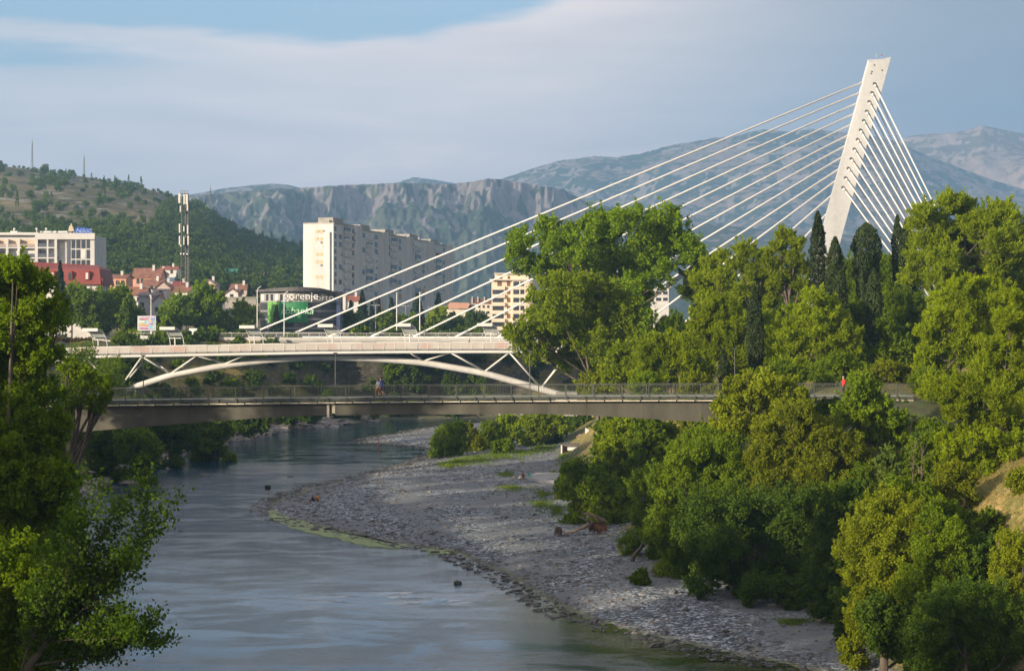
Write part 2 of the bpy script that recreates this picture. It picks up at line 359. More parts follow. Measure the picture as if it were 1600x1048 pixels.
# standing waves of a small riffle in the near pool
WZ = WZ + .10 * np.exp(-((WX + 9 - .1 * (WY - 150)) / 8) ** 2 - ((WY - 152) / 5) ** 2) * np.sin((WY + .25 * WX) * 1.9 + 2 * fbm(WX * .3, WY * .3, 2))
wo = grid_mesh('river', WX, WY, WZ, [mw]); tag(wo, kind='structure')
_, wdl, wdr, wdg, wriv = ground_h(WX, WY, True)
sh = sst(13, 1, -wdr) * (wdr < 1) * sst(165, 130, WY) * 1.0 + .5 * sst(5, 0, -wdr) + .25 * sst(4, 0, -wdl)
sa = wo.data.color_attributes.new('shallow', 'FLOAT_COLOR', 'POINT'); sh = np.clip(sh, 0, 1)
sa.data.foreach_set('color', np.stack([sh, sh, sh, np.ones_like(sh)], -1).astype(np.float32).ravel())

# algae mat along the edge of the gravel bar
def px_poly_sheet(name, poly, z, mat, n=1, rough=.35, thick=.03):
    pts = []
    for i, (a, b) in enumerate(poly):
        a2, b2 = poly[(i + 1) % len(poly)]
        for k in range(6):
            q = k / 6; Y = F * (CH - z) / (b + (b2 - b) * q - HY); X = (a + (a2 - a) * q - CX) / F * Y
            pts.append((X + rnd.uniform(-rough, rough), Y + rnd.uniform(-rough, rough) * 2, z))
    mb = MB(); c = np.mean(np.array(pts), 0); cc = (*c[:2], z + thick)
    mb.add([cc] + [(x, y, z_ + thick) for x, y, z_ in pts] + [(x, y, z_ - .1) for x, y, z_ in pts], [(0, 1 + k, 1 + (k + 1) % len(pts)) for k in range(len(pts))] + [(1 + k, 1 + len(pts) + k, 1 + len(pts) + (k + 1) % len(pts), 1 + (k + 1) % len(pts)) for k in range(len(pts))])
    o = mb.build(name, mat); return o
malg = M('algae', (.19, .27, .05), .55, .4, .8, .3)
o = px_poly_sheet('algae', [(424, 796), (455, 792), (492, 808), (520, 828), (570, 840), (640, 853), (622, 858), (560, 850), (500, 836), (450, 822), (425, 812)], .0, malg)
tag(o, 'strip of green algae mat floating along the edge of the gravel bar', 'algae', kind='stuff')
o = px_poly_sheet('algae', [(660, 857), (690, 856), (722, 862), (700, 866), (672, 864)], .0, malg, rough=.2)
tag(o, 'small green algae mat beside the shoreline stones', 'algae', kind='stuff')

# stones lying on the gravel bar and in the shallows
def stones(name, pts, rs, mats, label, cat):
    n = len(pts); base = []
    for z, r in ((-.6, .7), (0, 1.0), (.55, .65)):
        for k in range(6): base.append((r * math.cos(k * PI / 3 + z), r * math.sin(k * PI / 3 + z), z))
    base.append((0, 0, .8)); base = np.array(base); nb = len(base)
    fs = []
    for i in range(2):
        for k in range(6): fs.append((i * 6 + k, i * 6 + (k + 1) % 6, i * 6 + 6 + (k + 1) % 6, i * 6 + 6 + k))
    for k in range(6): fs.append((12 + k, 12 + (k + 1) % 6, 18))
    V = base[None] * (1 + rg.uniform(-.25, .25, (n, nb, 1))) * rs[:, None, None] * np.stack([rg.uniform(.8, 1.5, n), rg.uniform(.8, 1.2, n), rg.uniform(.45, .8, n)], -1)[:, None, :]
    a = rg.uniform(0, 6.28, n); ca, sa_ = np.cos(a)[:, None], np.sin(a)[:, None]
    X = V[..., 0] * ca - V[..., 1] * sa_; Y_ = V[..., 0] * sa_ + V[..., 1] * ca
    V = np.stack([X, Y_, V[..., 2]], -1) + pts[:, None, :]
    me = bpy.data.meshes.new(name); F_ = []
    allf = [tuple(b * nb + i for i in f) for b in range(n) for f in fs]
    me.from_pydata(V.reshape(-1, 3).tolist(), [], allf); o = link(name, me, None, mats); return tag(o, label, cat, kind='stuff')
mst = M('river_stone', (.17, .172, .18), .8, .42, 2.2, .4); mstw = M('wet_stone', (.07, .068, .062), .5, .35, 2.5, .4)
cand_x = rg.uniform(-32, 26, 60000); cand_y = rg.uniform(110, 400, 60000)
h_, cdl, cdr, cdg, cr_ = ground_h(cand_x, cand_y, True)
k = (~cr_) & (cdl < 0) & (cdg < 1) & (rg.random(60000) < (.45 * np.exp(-np.abs(cdr) / 6) + .12))
pts = np.stack([cand_x[k], cand_y[k], h_[k] + .01], -1)[:11000]
tagged = stones('gravel_stones', pts, rg.gamma(3, .045, len(pts)) + .03, [mst], 'loose grey stones strewn over the gravel bar', 'stones')
k = (np.abs(cdr + .9) < 1.1) & (cdl < 0)
kk = np.where(k)[0][:3800]; pts = np.stack([cand_x[kk], cand_y[kk], np.maximum(h_[kk], -.06)], -1)
stones('shoreline_stones', pts, rg.gamma(3, .05, len(pts)) + .05, [mstw], 'dark wet stones along the water edge of the gravel bar', 'stones')
bx = rg.uniform(-62, 60, 16000); by = rg.uniform(200, 470, 16000); h_, cdl, *_ = ground_h(bx, by, True)
k = np.where((cdl > -1.0) & (cdl < 3.2) & (vn(bx * .1, by * .1) > .40))[0][:700]
stones('bank_boulders', np.stack([bx[k], by[k], np.maximum(h_[k], -.1)], -1), rg.gamma(2.2, .32, len(k)) + .25, [M('bank_rock', (.27, .245, .225), .85, .3, .8, .5)], 'pale boulders along the foot of the far left bank', 'boulders')
def rock(px, py, wpx, hpx, label, mat, z0=0.0):
    Y = F * (CH - z0) / (py - HY); s = Y / F; c = W(px, py, Y)
    mb = MB(); r = wpx * s / 2
    mb.ball((c.x, c.y, z0), r, 9, 7, (1, .8, hpx * s / r), jit=.16)
    tag(mb.build('rock', mat, loc=(c.x, c.y, z0)), label, 'rock')
rock(715, 912, 13, 6, 'single dark rock standing in the shallow pool near the gravel edge', mstw)
rock(166, 760, 24, 6, 'low black rock in the rapids beside the left bank, the larger of the pair', mstw)
rock(180, 764, 14, 5, 'small black rock in the rapids just right of a larger one', mstw)
rock(320, 743, 16, 2.5, 'flat dark rock breaking the rippled water in mid river', mstw)
rock(454, 745, 12, 2, 'thin dark rock showing in the riffle above the gravel tip', mstw)
rock(133, 780, 26, 5, 'dark rock at the foot of the left bank trees', mstw)
rock(205, 756, 40, 9, 'brown boulder at the waterline below the left bank bushes', M('bank_rock'), 0)
# ------------------------------------------------------------ far mountains and the near hill
def mtn_mat(name, rock_c, veg_c, dry_c, cut, nscale):
    m, t, out = newmat(name); p = t.pos(); geo = t.node('ShaderNodeNewGeometry')
    s = t.node('ShaderNodeSeparateXYZ'); t.l.new(geo.outputs['Normal'], s.inputs[0])
    n1 = t.noise(p, nscale, 8, .65); n2 = t.noise(p, nscale * 8, 5, .7); n3 = t.noise(t.scale(p, (1, 1, 3)), nscale * 2.5, 6, .7)
    steep = t.math('SUBTRACT', t.math('ADD', cut, t.math('MULTIPLY', t.math('SUBTRACT', n3, .5), .9)), s.outputs[2])
    ra = t.node('ShaderNodeVertexColor', layer_name='rock').outputs[0]; rs_ = t.node('ShaderNodeSeparateColor'); t.l.new(ra, rs_.inputs[0])
    rf = t.smooth(t.math('ADD', t.math('MULTIPLY', t.smooth(steep, -.03, .12), .35), t.math('MULTIPLY', rs_.outputs[0], t.math('MULTIPLY_ADD', n2, 1.6, .1))), .30, .62)
    veg = t.mix(t.smooth(t.math('MULTIPLY_ADD', n2, .4, t.math('MULTIPLY', n1, .6)), .47, .56), veg_c, dry_c)
    rk = t.mix(t.smooth(n2, .40, .62), tuple(x * .72 for x in rock_c), rock_c)
    c = t.mix(rf, veg, rk)
    prin(t, out, c, .95, 0, t.bump(n2, .8, 1 / nscale * .02), .1); return m
def profile_at(sil, px): return np.interp(px, [a for a, b in sil], [b for a, b in sil])
def mountain(name, sil, Yf, Yc, cols, rows, prof, amp, nsc, mat, z0=10, back=.35, crest=2.0, seed=0, gully=0.0, band=False):
    pxs = np.linspace(sil[0][0], sil[-1][0], cols); ts = np.concatenate([np.linspace(0, 1, rows), 1 + np.linspace(.03, 1, 10) * back])
    PX, T = np.meshgrid(pxs, ts); Y = Yf + (Yc - Yf) * T; X = (PX - CX) / F * Y
    zc = CH + (HY - profile_at(sil, PX)) * Yc / F
    k = np.where(T <= 1, prof(np.clip(T, 0, 1), PX), 1 - (np.maximum(T - 1, 0) / back) ** 1.2 * .9)
    env = np.clip(np.minimum(T * 5, 1), 0, 1) * np.where(T < 1, np.clip((1 - T) * 3, crest / max(amp, .01), 1), crest / max(amp, .01))
    nn = ridged(X / nsc + seed, Y / nsc * .8, 6, .52) - .55
    gl_ = (ridged(X / (nsc * .45) + seed * 2, Y / (nsc * 2.5), 4) - .5) * gully
    Z = z0 + (zc - z0) * k + (amp * nn * 1.6 + gl_) * env
    Z = np.minimum(Z, CH + (HY - profile_at(sil, PX) + 1.2 * (vn(PX / 6, PX * 0 + seed) - .5) + .8 * (vn(PX / 2.1, PX * 0 + seed) - .5)) * Y / F)
    o = grid_mesh(name, X, Y, Z, [mat]); tag(o, kind='structure')
    ca = o.data.color_attributes.new('rock', 'FLOAT_COLOR', 'POINT')
    if band:
        lo_, hi_ = .705 + .05 * (vn(PX / 30, PX * 0 + 1) - .5), .90 + .06 * (vn(PX / 25, PX * 0 + 5) - .5)
        r_ = sst(-.03, .03, T - lo_) * sst(.04, -.02, T - hi_) * sst(.30, .50, vn(PX / 19, T * 22) * .5 + vn(PX / 6, T * 60) * .5) * (.25 + .75 * sst(440, 500, PX)) * sst(960, 880, PX)
        r_ = np.maximum(r_, .7 * sst(.62, .75, vn(PX / 13 + 9, T * 40)) * (T > .5))
    else: r_ = sst(.50, .68, vn(PX / 17 + seed, T * 30) * .55 + vn(PX / 5, T * 90) * .45) * sst(.15, .5, T)
    ca.data.foreach_set('color', np.stack([r_, r_, r_, r_ * 0 + 1], -1).reshape(-1, 4).astype(np.float32).ravel()); return o
rk = (.36, .32, .30)
silD = [(1300, 262), (1380, 232), (1420, 213), (1450, 209), (1480, 208), (1510, 203), (1535, 196), (1560, 201), (1600, 208), (1660, 220), (1760, 245)]
silC = [(560, 330), (640, 300), (720, 292), (780, 281), (830, 264), (870, 252), (930, 244), (960, 246), (1000, 241), (1040, 229), (1080, 222), (1115, 216), (1150, 212), (1190, 202), (1230, 205), (1270, 200), (1310, 206), (1350, 208), (1400, 222), (1450, 243), (1500, 262), (1560, 284), (1640, 306), (1760, 330)]
silB = [(560, 300), (600, 288), (625, 284), (645, 277), (668, 279), (700, 284), (760, 296), (820, 320)]
silA0 = [(260, 310), (320, 300), (350, 294), (400, 288), (425, 286), (450, 288), (470, 293), (540, 296), (640, 300), (700, 310)]
silA = [(180, 330), (260, 312), (330, 303), (400, 297), (470, 294), (540, 289), (600, 287), (660, 286), (700, 288), (740, 284), (765, 279), (790, 281), (840, 290), (880, 296), (920, 318), (1000, 330), (1080, 345), (1200, 360), (1400, 372), (1800, 380)]
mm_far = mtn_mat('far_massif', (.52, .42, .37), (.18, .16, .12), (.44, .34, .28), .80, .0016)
mm_c = mtn_mat('mountain_slopes', (.36, .32, .30), (.045, .075, .045), (.32, .25, .21), .74, .0030)
mm_a = mtn_mat('cliff_mountain', (.31, .275, .265), (.055, .085, .055), (.12, .13, .09), .56, .0035)
mountain('far_mountain', silD, 6500, 9300, 200, 70, lambda t_, p_: t_ ** 1.2, 260, 1500, mm_far, crest=26, seed=5, gully=160)
mountain('middle_mountain', silC, 5200, 8200, 420, 130, lambda t_, p_: .12 * t_ + .88 * t_ ** 1.35, 170, 1100, mm_c, crest=14, seed=1, gully=90)
mountain('rear_peak', silB, 6000, 8600, 120, 40, lambda t_, p_: t_, 60, 900, mm_c, crest=12, seed=8)
mountain('left_plateau', silA0, 5200, 6600, 160, 40, lambda t_, p_: t_, 30, 900, mm_c, crest=5, seed=4)
def cliffprof(t_, px):
    lo = .70 - .07 * np.sin(px / 61.0) ; lo = np.where(px < 460, .80, lo)          # slopes below the rock band
    c0, c1 = .74, .85
    return np.where(t_ < c0, lo * (t_ / c0) ** 1.35, np.where(t_ < c1, lo + (.955 - lo) * (t_ - c0) / (c1 - c0), .955 + .045 * (t_ - c1) / (1 - c1)))
def cprof(t_, px):
    j = .07 * (vn(px / 47.0, px * 0 + 3) - .5) + .05 * (vn(px / 14.0, t_ * 14 + 9) - .5) + .03 * (vn(px / 5.0, t_ * 40 + 2) - .5)
    t2 = np.clip(t_ + j * np.clip(t_ * 3, 0, 1) * np.clip((1 - t_) * 8, 0, 1), 0, 1)
    cl = cliffprof(t2, px); sm = .15 * t_ + .85 * t_ ** 1.25; w = sst(860, 960, px)
    return cl * (1 - w) + sm * w
mountain('cliff_mountain', silA, 2400, 4700, 760, 260, cprof, 24, 300, mm_a, crest=2.0, seed=2, gully=14, band=True)

# near hill on the left with its dry grass, rocks and pine wood
silH = [(-260, 262), (-60, 255), (0, 260), (30, 262), (60, 266), (100, 271), (130, 276), (160, 281), (190, 287), (215, 292), (240, 299), (270, 308), (300, 320), (320, 330), (345, 343), (370, 360), (400, 371), (425, 381), (450, 388), (480, 398), (510, 412), (560, 436), (640, 462), (760, 486), (900, 497)]
HYf, HYc = 640.0, 1700.0
def hill_z(px, T):
    zc = CH + (HY - profile_at(silH, px)) * HYc / F; Y = HYf + (HYc - HYf) * T; X = (px - CX) / F * Y
    k = np.where(T <= 1, .10 * T + .90 * T ** .92, 1 - (np.maximum(T - 1, 0) / .4) ** 1.2 * .6)
    env = np.clip(np.minimum(T * 6, 1), 0, 1) * np.clip(np.abs(1 - T) * 6, .22, 1)
    Z = 16 + (zc - 16) * k + env * (9 * (ridged(X / 190, Y / 170, 5) - .55) + 2.2 * fbm(X / 22, Y / 16, 3)) * np.clip((zc - 16) / 60, 0, 1)
    return X, Y, Z
mh, t, out = newmat('hillside'); p = t.pos(); s3 = t.node('ShaderNodeSeparateXYZ'); t.l.new(p, s3.inputs[0])
n1 = t.noise(p, .012, 6, .6); n2 = t.noise(p, .09, 6, .7); st_ = t.noise(t.scale(p, (.3, .3, 3)), .14, 6, .7)
c = t.ramp(t.math('MULTIPLY_ADD', n2, .5, t.math('MULTIPLY', n1, .5)), [(.36, (.05, .065, .03)), (.5, (.15, .135, .065)), (.6, (.28, .22, .11))])
c = t.mix(t.smooth(st_, .53, .64), c, (.30, .285, .27))
c = t.mix(t.smooth(n2, .56, .70), c, (.045, .06, .025))
prin(t, out, c, .95, 0, t.bump(n2, .8, 1.5), .1)
pp = np.linspace(-260, 900, 420); tt_ = np.concatenate([np.linspace(0, 1, 150), 1 + np.linspace(.02, .4, 12)])
PX, TT = np.meshgrid(pp, tt_); X, Y, Z = hill_z(PX, TT); o = grid_mesh('hill', X, Y, Z, [mh]); tag(o, kind='structure')
def on_hill(px, T):
    a, b, c_ = hill_z(np.array([float(px)]), np.array([float(T)])); return Vector((a[0], b[0], c_[0]))

# ------------------------------------------------------------ foliage
LM = {
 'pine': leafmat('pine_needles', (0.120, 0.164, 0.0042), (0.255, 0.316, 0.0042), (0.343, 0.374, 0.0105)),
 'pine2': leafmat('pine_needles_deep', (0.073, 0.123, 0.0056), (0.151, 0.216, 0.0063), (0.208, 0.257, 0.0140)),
 'poplar': leafmat('poplar_leaves', (0.099, 0.164, 0.0063), (0.192, 0.275, 0.0070), (0.291, 0.316, 0.0140)),
 'poplar2': leafmat('poplar_leaves_light', (0.140, 0.199, 0.0063), (0.255, 0.322, 0.0070), (0.354, 0.363, 0.0140)),
 'cypress': leafmat('cypress_sprays', (0.026, 0.042, 0.016), (0.055, 0.078, 0.023), None, .2),
 'olive': leafmat('olive_bush', (0.120, 0.146, 0.0063), (0.229, 0.263, 0.0084), (0.322, 0.328, 0.0175)),
 'bush': leafmat('bush_leaves', (0.083, 0.135, 0.0056), (0.166, 0.234, 0.0070), (0.260, 0.292, 0.0140)),
 'dark': leafmat('dark_leaves', (0.040, 0.073, 0.0070), (0.083, 0.138, 0.0091), None, .3),  # darker leaf green; on the lower and far banks it paints in shade
 'near': leafmat('near_leaves', (0.088, 0.146, 0.0042), (0.172, 0.240, 0.0056), (0.281, 0.292, 0.0105), .5, .5),
 'far': leafmat('distant_trees', (0.045, 0.088, 0.019), (0.119, 0.175, 0.025), (0.250, 0.288, 0.037), .35, .09),
 'cedar': leafmat('cedar_needles', (0.017, 0.036, 0.022), (0.038, 0.066, 0.034), None, .2),
 'brown': leafmat('dry_conifer', (0.070, 0.050, 0.020), (0.130, 0.090, 0.035), None, .2),
 'near2': leafmat('near_leaves_shade_tone', (.038, .075, .005), (.075, .13, .007), None, .4, .5),  # near leaf colour darkened to stand in for shade on the overhanging tree
 'grass': leafmat('grass_blades', (0.072, 0.120, 0.024), (0.168, 0.228, 0.036), (0.264, 0.264, 0.060)),
}
bark = M('bark', (.13, .105, .085), .9, .3, 6, .6, streak=True); bark_pale = M('pale_bark', (.22, .20, .18), .85, .3, 5, .5)
def leaf_quads(P, N, L, Wd, up=0.0, narrow=False):
    """P centres, N outward directions -> quads"""
    n = len(P); R = rg.normal(size=(n, 3)); nn = N * .42 + R * .9; nn /= np.linalg.norm(nn, axis=1)[:, None] + 1e-9
    if narrow:
        a = N * .9 + rg.normal(size=(n, 3)) * .55; a[:, 2] += up
    else:
        a = rg.normal(size=(n, 3)); a[:, 2] += up
        a -= nn * (a * nn).sum(1)[:, None]
    a /= np.linalg.norm(a, axis=1)[:, None] + 1e-9
    b = np.cross(nn, a); b /= np.linalg.norm(b, axis=1)[:, None] + 1e-9
    s = rg.uniform(.65, 1.3, (n, 1)); a = a * L * s / 2; b = b * Wd * s / 2
    return np.stack([P - a, P + b * 1.0 + a * .1, P + a, P - b + a * .1], 1).reshape(-1, 3)
def puff_pts(c, r, n, flat=1.0, shell=.5, ysc=1.0):
    d = rg.normal(size=(n, 3)); d /= np.linalg.norm(d, axis=1)[:, None]
    rad = r * (shell + (1 - shell) * rg.random((n, 1)) ** .6)
    return np.array(c)[None] + d * rad * np.array([1, ysc, flat]), d
KIND = {  # leaf length px, width px, flatness, density, subpuffs, sub radius, spread, up
 'pine': dict(L=6.8, W=1.7, flat=.78, k=3.9, ns=11, sr=.40, sp=.74, up=.5, narrow=True),
 'broad': dict(L=5.0, W=3.3, flat=.95, k=2.6, ns=12, sr=.38, sp=.76, up=0, narrow=False),
 'poplar': dict(L=4.4, W=3.0, flat=1.2, k=2.9, ns=13, sr=.35, sp=.80, up=0, narrow=False),
 'bush': dict(L=3.9, W=2.4, flat=.95, k=3.7, ns=13, sr=.36, sp=.80, up=.1, narrow=False),
 'cypress': dict(L=5.5, W=2.2, flat=1.6, k=2.6, ns=6, sr=.5, sp=.55, up=1.4, narrow=False),
}
def crown(puffs, Y, kind, dens=1.0, depth=1.0, leafsc=1.0, seedpts=None):
    """puffs [(px,py,r)] at distance Y -> (quads, centres)"""
    K = KIND[kind]; s = Y / F; out_ = []; cents = []
    xs_ = [p[0] for p in puffs]; cw = (max(xs_) - min(xs_)) * s / 2 + 1e-3; mx_ = (max(xs_) + min(xs_)) / 2
    for px, py, r in puffs:
        rr = r * s; off = abs(px - mx_) * s / cw if cw > .5 else 0
        for lay in range(2 if depth > .4 and len(puffs) > 3 else 1):
            dy = rnd.uniform(-.5, .5) * cw * math.sqrt(max(0, 1 - .8 * off * off)) * depth
            if lay == 1: dy = rnd.uniform(.3, .9) * cw * math.sqrt(max(0, 1 - .8 * off * off)) * depth
            c = W(px + (rnd.uniform(-.2, .2) * r if lay else 0), py, Y) + Vector((0, dy, 0)); cents.append((c, rr))
            n = int(K['k'] * dens * r * r * (.55 if lay else 1) * .8) + 10
            P, D = puff_pts(c, rr * .62, n // 4, K['flat'], .3); out_.append(leaf_quads(P, D, K['L'] * s * leafsc, K['W'] * s * leafsc, K['up'], K['narrow']))
            for j in range(K['ns']):
                d = rg.normal(size=3); d /= np.linalg.norm(d)
                if d[2] < -.2 and rnd.random() < .6: d[2] *= -1
                c2 = np.array(c) + d * rr * K['sp'] * np.array([1, 1, K['flat']]); r2 = rr * K['sr'] * rnd.uniform(.5, 1.3)
                P, D = puff_pts(c2, r2, int(n * .75 / K['ns'] * 1.1), K['flat'] if kind == 'pine' else 1, .2)
                out_.append(leaf_quads(P, D, K['L'] * s * leafsc, K['W'] * s * leafsc, K['up'], K['narrow']))
            for j in range(7 if kind != 'cypress' else 0):          # loose shoots breaking the outline
                d = rg.normal(size=3); d[2] = abs(d[2]) * .9 + .1; d /= np.linalg.norm(d); m_ = int(10 + n * .02)
                tt_ = rg.random((m_, 1)); st0 = np.array(c) + d * rr * .85 * np.array([1, 1, K['flat']]); dr_ = d * .6 + np.array([0, 0, .5]) + rg.normal(size=3) * .2
                P = st0 + dr_ * tt_ * rr * rnd.uniform(.3, .65) + rg.normal(size=(m_, 3)) * rr * .07; out_.append(leaf_quads(P, rg.normal(size=(m_, 3)) * .5 + d, K['L'] * s * leafsc, K['W'] * s * leafsc, K['up'], K['narrow']))
    return np.concatenate(out_), cents
def limbs(mb, base, cents, r0, lean=None, nl=9, fork=.35):
    top = max(cents, key=lambda c: c[0].z)[0]; base = Vector(base); mean = sum((c[0] for c in cents), Vector()) / len(cents)
    low = min(c[0].z for c in cents)
    f = base + (mean - base) * fork; f.z = max(f.z, base.z + (low - base.z) * .5)
    apex = mean + Vector((0, 0, (top.z - mean.z) * .5))
    pts = [base - Vector((0, 0, .4)), base + (f - base) * .5 + Vector((rnd.uniform(-.2, .2), rnd.uniform(-.2, .2), 0)), f, (f + apex) / 2 + Vector((rnd.uniform(-.3, .3), 0, 0)), apex]
    mb.tube(pts, [r0 * 1.25, r0, r0 * .8, r0 * .5, r0 * .15], 8)
    cs = cents[:]; rnd.shuffle(cs)
    for c, rr in cs[:nl]:
        k = rnd.uniform(0, .75); a = f + (apex - f) * k
        m = a * .45 + c * .55 + Vector((rnd.uniform(-.1, .1) * rr, rnd.uniform(-.1, .1) * rr, -rr * .3)); r1 = r0 * (.5 - .3 * k)
        mb.tube([a, m, c + Vector((0, 0, rr * .3))], [r1, r1 * .6, r1 * .18], 6, cap=False)
        for _ in range(3):
            e = c + Vector((rnd.uniform(-1, 1), rnd.uniform(-1, 1), rnd.uniform(-.2, .9))) * rr * .8
            mb.tube([m, (m + e) / 2, e], [r1 * .4, r1 * .25, r1 * .08], 4, cap=False)
ntree = 0
def tree(name, label, cat, kind, leaf, Y, bpx, puffs, group=None, dens=1.0, depth=1.0, r0=None, leafsc=1.0, trunk=True, bz=None, fork=.35, bm=None):
    global ntree; ntree += 1
    s = Y / F; bx = (bpx - CX) * s; z = gz(bx, Y) if bz is None else bz
    if kind == 'bush' and 100 < Y < 345:          # foliage reaches the ground
        add = []
        for (a, b, r) in puffs:
            if any(abs(a2 - a) < .8 * r and b2 > b + .3 * r for a2, b2, r2 in puffs): continue
            gy = HY + (CH - gz((a - CX) * s, Y)) * F / Y
            q_ = 0
            while b + r * .8 < gy and len(add) < 70: q_ += 1; b += r * rnd.uniform(.8, 1.15); add.append((a + rnd.uniform(-.75, .55) * r, b, r * rnd.uniform(.65, 1.0)))
        puffs = list(puffs) + add
    q, cents = crown(puffs, Y, kind, dens, depth, leafsc)
    e = empty(name, (bx, Y, z), label, cat, group)
    q = q - np.array([bx, Y, z])[None]
    link('crown' if cat != 'bush' else 'foliage', quads_mesh('crown', q, len(q) // 4), e, [LM[leaf]])
    h = max(c[0].z for c in cents) - z
    mb = MB(); limbs(mb, (bx, Y, z), cents, r0 or max(.05, h * .022), fork=fork, nl=min(12, len(cents)))
    mb.build('trunk' if cat != 'bush' else 'stem', bm or bark, e, smooth=True)
    return e
def cypress(label, Y, px, ytop, ybot, hw, leaf='cypress', blunt=False, group='cypresses among the pines', cat='cypress', name='cypress_tree'):
    s = Y / F; bx = (px - CX) * s; z = gz(bx, Y); top = CH - (ytop - HY) * s; bot = max(z + .5, CH - (ybot - HY) * s); H = top - bot; Wd = hw * s
    e = empty(name, (bx, Y, z), label, cat, group); qs = []
    n = int(2.4 * (ybot - ytop) * hw)
    tt2 = rg.random(n * 1); prof = (np.minimum(1, (1 - tt2) * (2.6 if not blunt else 5)) ** .65) * np.minimum(1, .55 + tt2 * 2)
    an = rg.uniform(0, 2 * PI, n); lump = 1 + .28 * (vn(tt2 * H / (Wd * .7) + px, an * 1.6 + px) - .5) * 2
    rr = Wd * prof * lump * (.55 + .45 * rg.random(n) ** .5)
    P = np.stack([rr * np.cos(an), rr * np.sin(an), tt2 * H + bot - z], -1); D = np.stack([np.cos(an), np.sin(an), np.full(n, .6)], -1)
    q = leaf_quads(P, D, 6.0 * s, 2.2 * s, 1.6)
    link('crown', quads_mesh('crown', q, n), e, [LM[leaf]])
    mb = MB(); mb.tube([(bx, Y, z - .3), (bx, Y, (z + top) / 2), (bx, Y, top - H * .1)], [Wd * .16, Wd * .1, .02], 7); mb.build('trunk', bark, e, smooth=True)
    return e
def blob(cx, cy, rx, ry, n, r, jr=.25):
    """fill an ellipse (pixels) with n puffs"""
    o = []; ph = rnd.uniform(0, 6)
    for i in range(n):
        a = i * 2.39996 + ph; d = math.sqrt((i + .3) / n) * .85
        o.append((cx + rx * d * math.cos(a), cy + ry * d * math.sin(a), r * rnd.uniform(1 - jr, 1 + jr)))
    return o
# ------------------------------------------------------------ right bank trees, back to front
T = tree
T('poplar_tree', 'tall dark green poplar with a wide spreading crown in front of the cables', 'poplar', 'poplar', 'poplar', 290, 985,
  [(815, 378, 20), (808, 402, 22), (858, 365, 24), (872, 395, 28), (893, 362, 17), (905, 392, 25), (932, 358, 27), (950, 385, 34), (962, 350, 22), (992, 338, 17), (1012, 362, 30), (1040, 350, 26), (1058, 372, 28), (1032, 392, 34), (1075, 395, 26), (1092, 412, 18), (1000, 410, 32), (968, 425, 34), (1030, 425, 26), (925, 425, 32), (985, 455, 26), (1010, 470, 22), (880, 430, 28), (840, 420, 22), (960, 470, 26), (1000, 505, 24), (1020, 540, 24)], r0=.5, dens=.95, fork=.3)
T('poplar_tree', 'light green poplar leaning left over the arch bridge deck, standing before the taller dark one', 'poplar', 'poplar', 'poplar2', 262, 938,
  [(862, 452, 24), (842, 480, 26), (895, 448, 22), (925, 452, 22), (955, 462, 24), (975, 485, 26), (905, 480, 32), (870, 500, 32), (940, 500, 34), (905, 525, 32), (860, 535, 30), (968, 525, 30), (990, 545, 26), (935, 550, 34), (890, 562, 26), (830, 515, 22), (812, 535, 19), (795, 520, 12), (835, 552, 18), (965, 572, 30), (930, 585, 24), (985, 500, 20)], r0=.34, dens=.95, fork=.12)
# filler wood behind the visible crowns
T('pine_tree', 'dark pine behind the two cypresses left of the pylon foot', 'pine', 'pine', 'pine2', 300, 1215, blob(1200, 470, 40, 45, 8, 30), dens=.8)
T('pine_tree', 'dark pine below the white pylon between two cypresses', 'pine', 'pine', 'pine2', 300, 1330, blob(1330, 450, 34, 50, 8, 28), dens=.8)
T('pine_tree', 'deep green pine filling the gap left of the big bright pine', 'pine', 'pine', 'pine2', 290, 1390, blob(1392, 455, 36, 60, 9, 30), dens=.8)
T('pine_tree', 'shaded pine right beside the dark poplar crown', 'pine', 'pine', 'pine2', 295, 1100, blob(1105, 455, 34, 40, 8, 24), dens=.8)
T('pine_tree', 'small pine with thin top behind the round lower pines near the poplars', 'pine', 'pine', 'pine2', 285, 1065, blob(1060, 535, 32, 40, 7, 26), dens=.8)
T('pine_tree', 'bright pine clump right of the poplar with its top just above the cables', 'pine', 'pine', 'pine', 270, 1135, [(1110, 415, 17), (1128, 402, 14), (1095, 440, 20), (1128, 440, 24), (1150, 465, 24), (1108, 468, 24), (1140, 490, 22)])
T('pine_tree', 'flat topped pine between the cables and the left cypress', 'pine', 'pine', 'pine', 265, 1190, [(1165, 393, 20), (1190, 402, 18), (1152, 415, 16), (1180, 428, 24), (1205, 445, 20), (1165, 455, 20), (1195, 475, 22)])
T('pine_tree', 'yellow green open crowned pine just left of the tallest cypress', 'pine', 'pine', 'pine', 262, 1240, [(1228, 370, 17), (1245, 382, 15), (1215, 388, 15), (1202, 412, 17), (1236, 408, 20), (1256, 420, 18), (1222, 436, 20), (1252, 450, 18), (1210, 452, 14)], dens=.85)
cypress('tallest narrow cypress standing just left of the white pylon foot', 258, 1278, 331, 470, 12.5)
cypress('cypress right in front of the white pylon foot', 255, 1305, 371, 480, 14.5)
cypress('broad round topped cypress below the backstay cables', 262, 1354, 349, 470, 20, blunt=True)
cypress('slim cypress at the left edge of the big bright pine', 264, 1402, 337, 450, 8.5)
cypress('fuller cypress touching the big bright pine, right of the slim one', 258, 1417, 342, 500, 15)
cypress('cypress standing lower in front of the broad round topped one', 225, 1365, 421, 560, 15)
cypress('small cypress in front and right of the pylon foot', 235, 1313, 424, 500, 11.5)
cypress('cypress rising from the bright pines left of the middle of the wood', 222, 1180, 448, 600, 14)
cypress('slim cypress low behind the footbridge railing left of the lamp post', 205, 1131, 545, 612, 9)
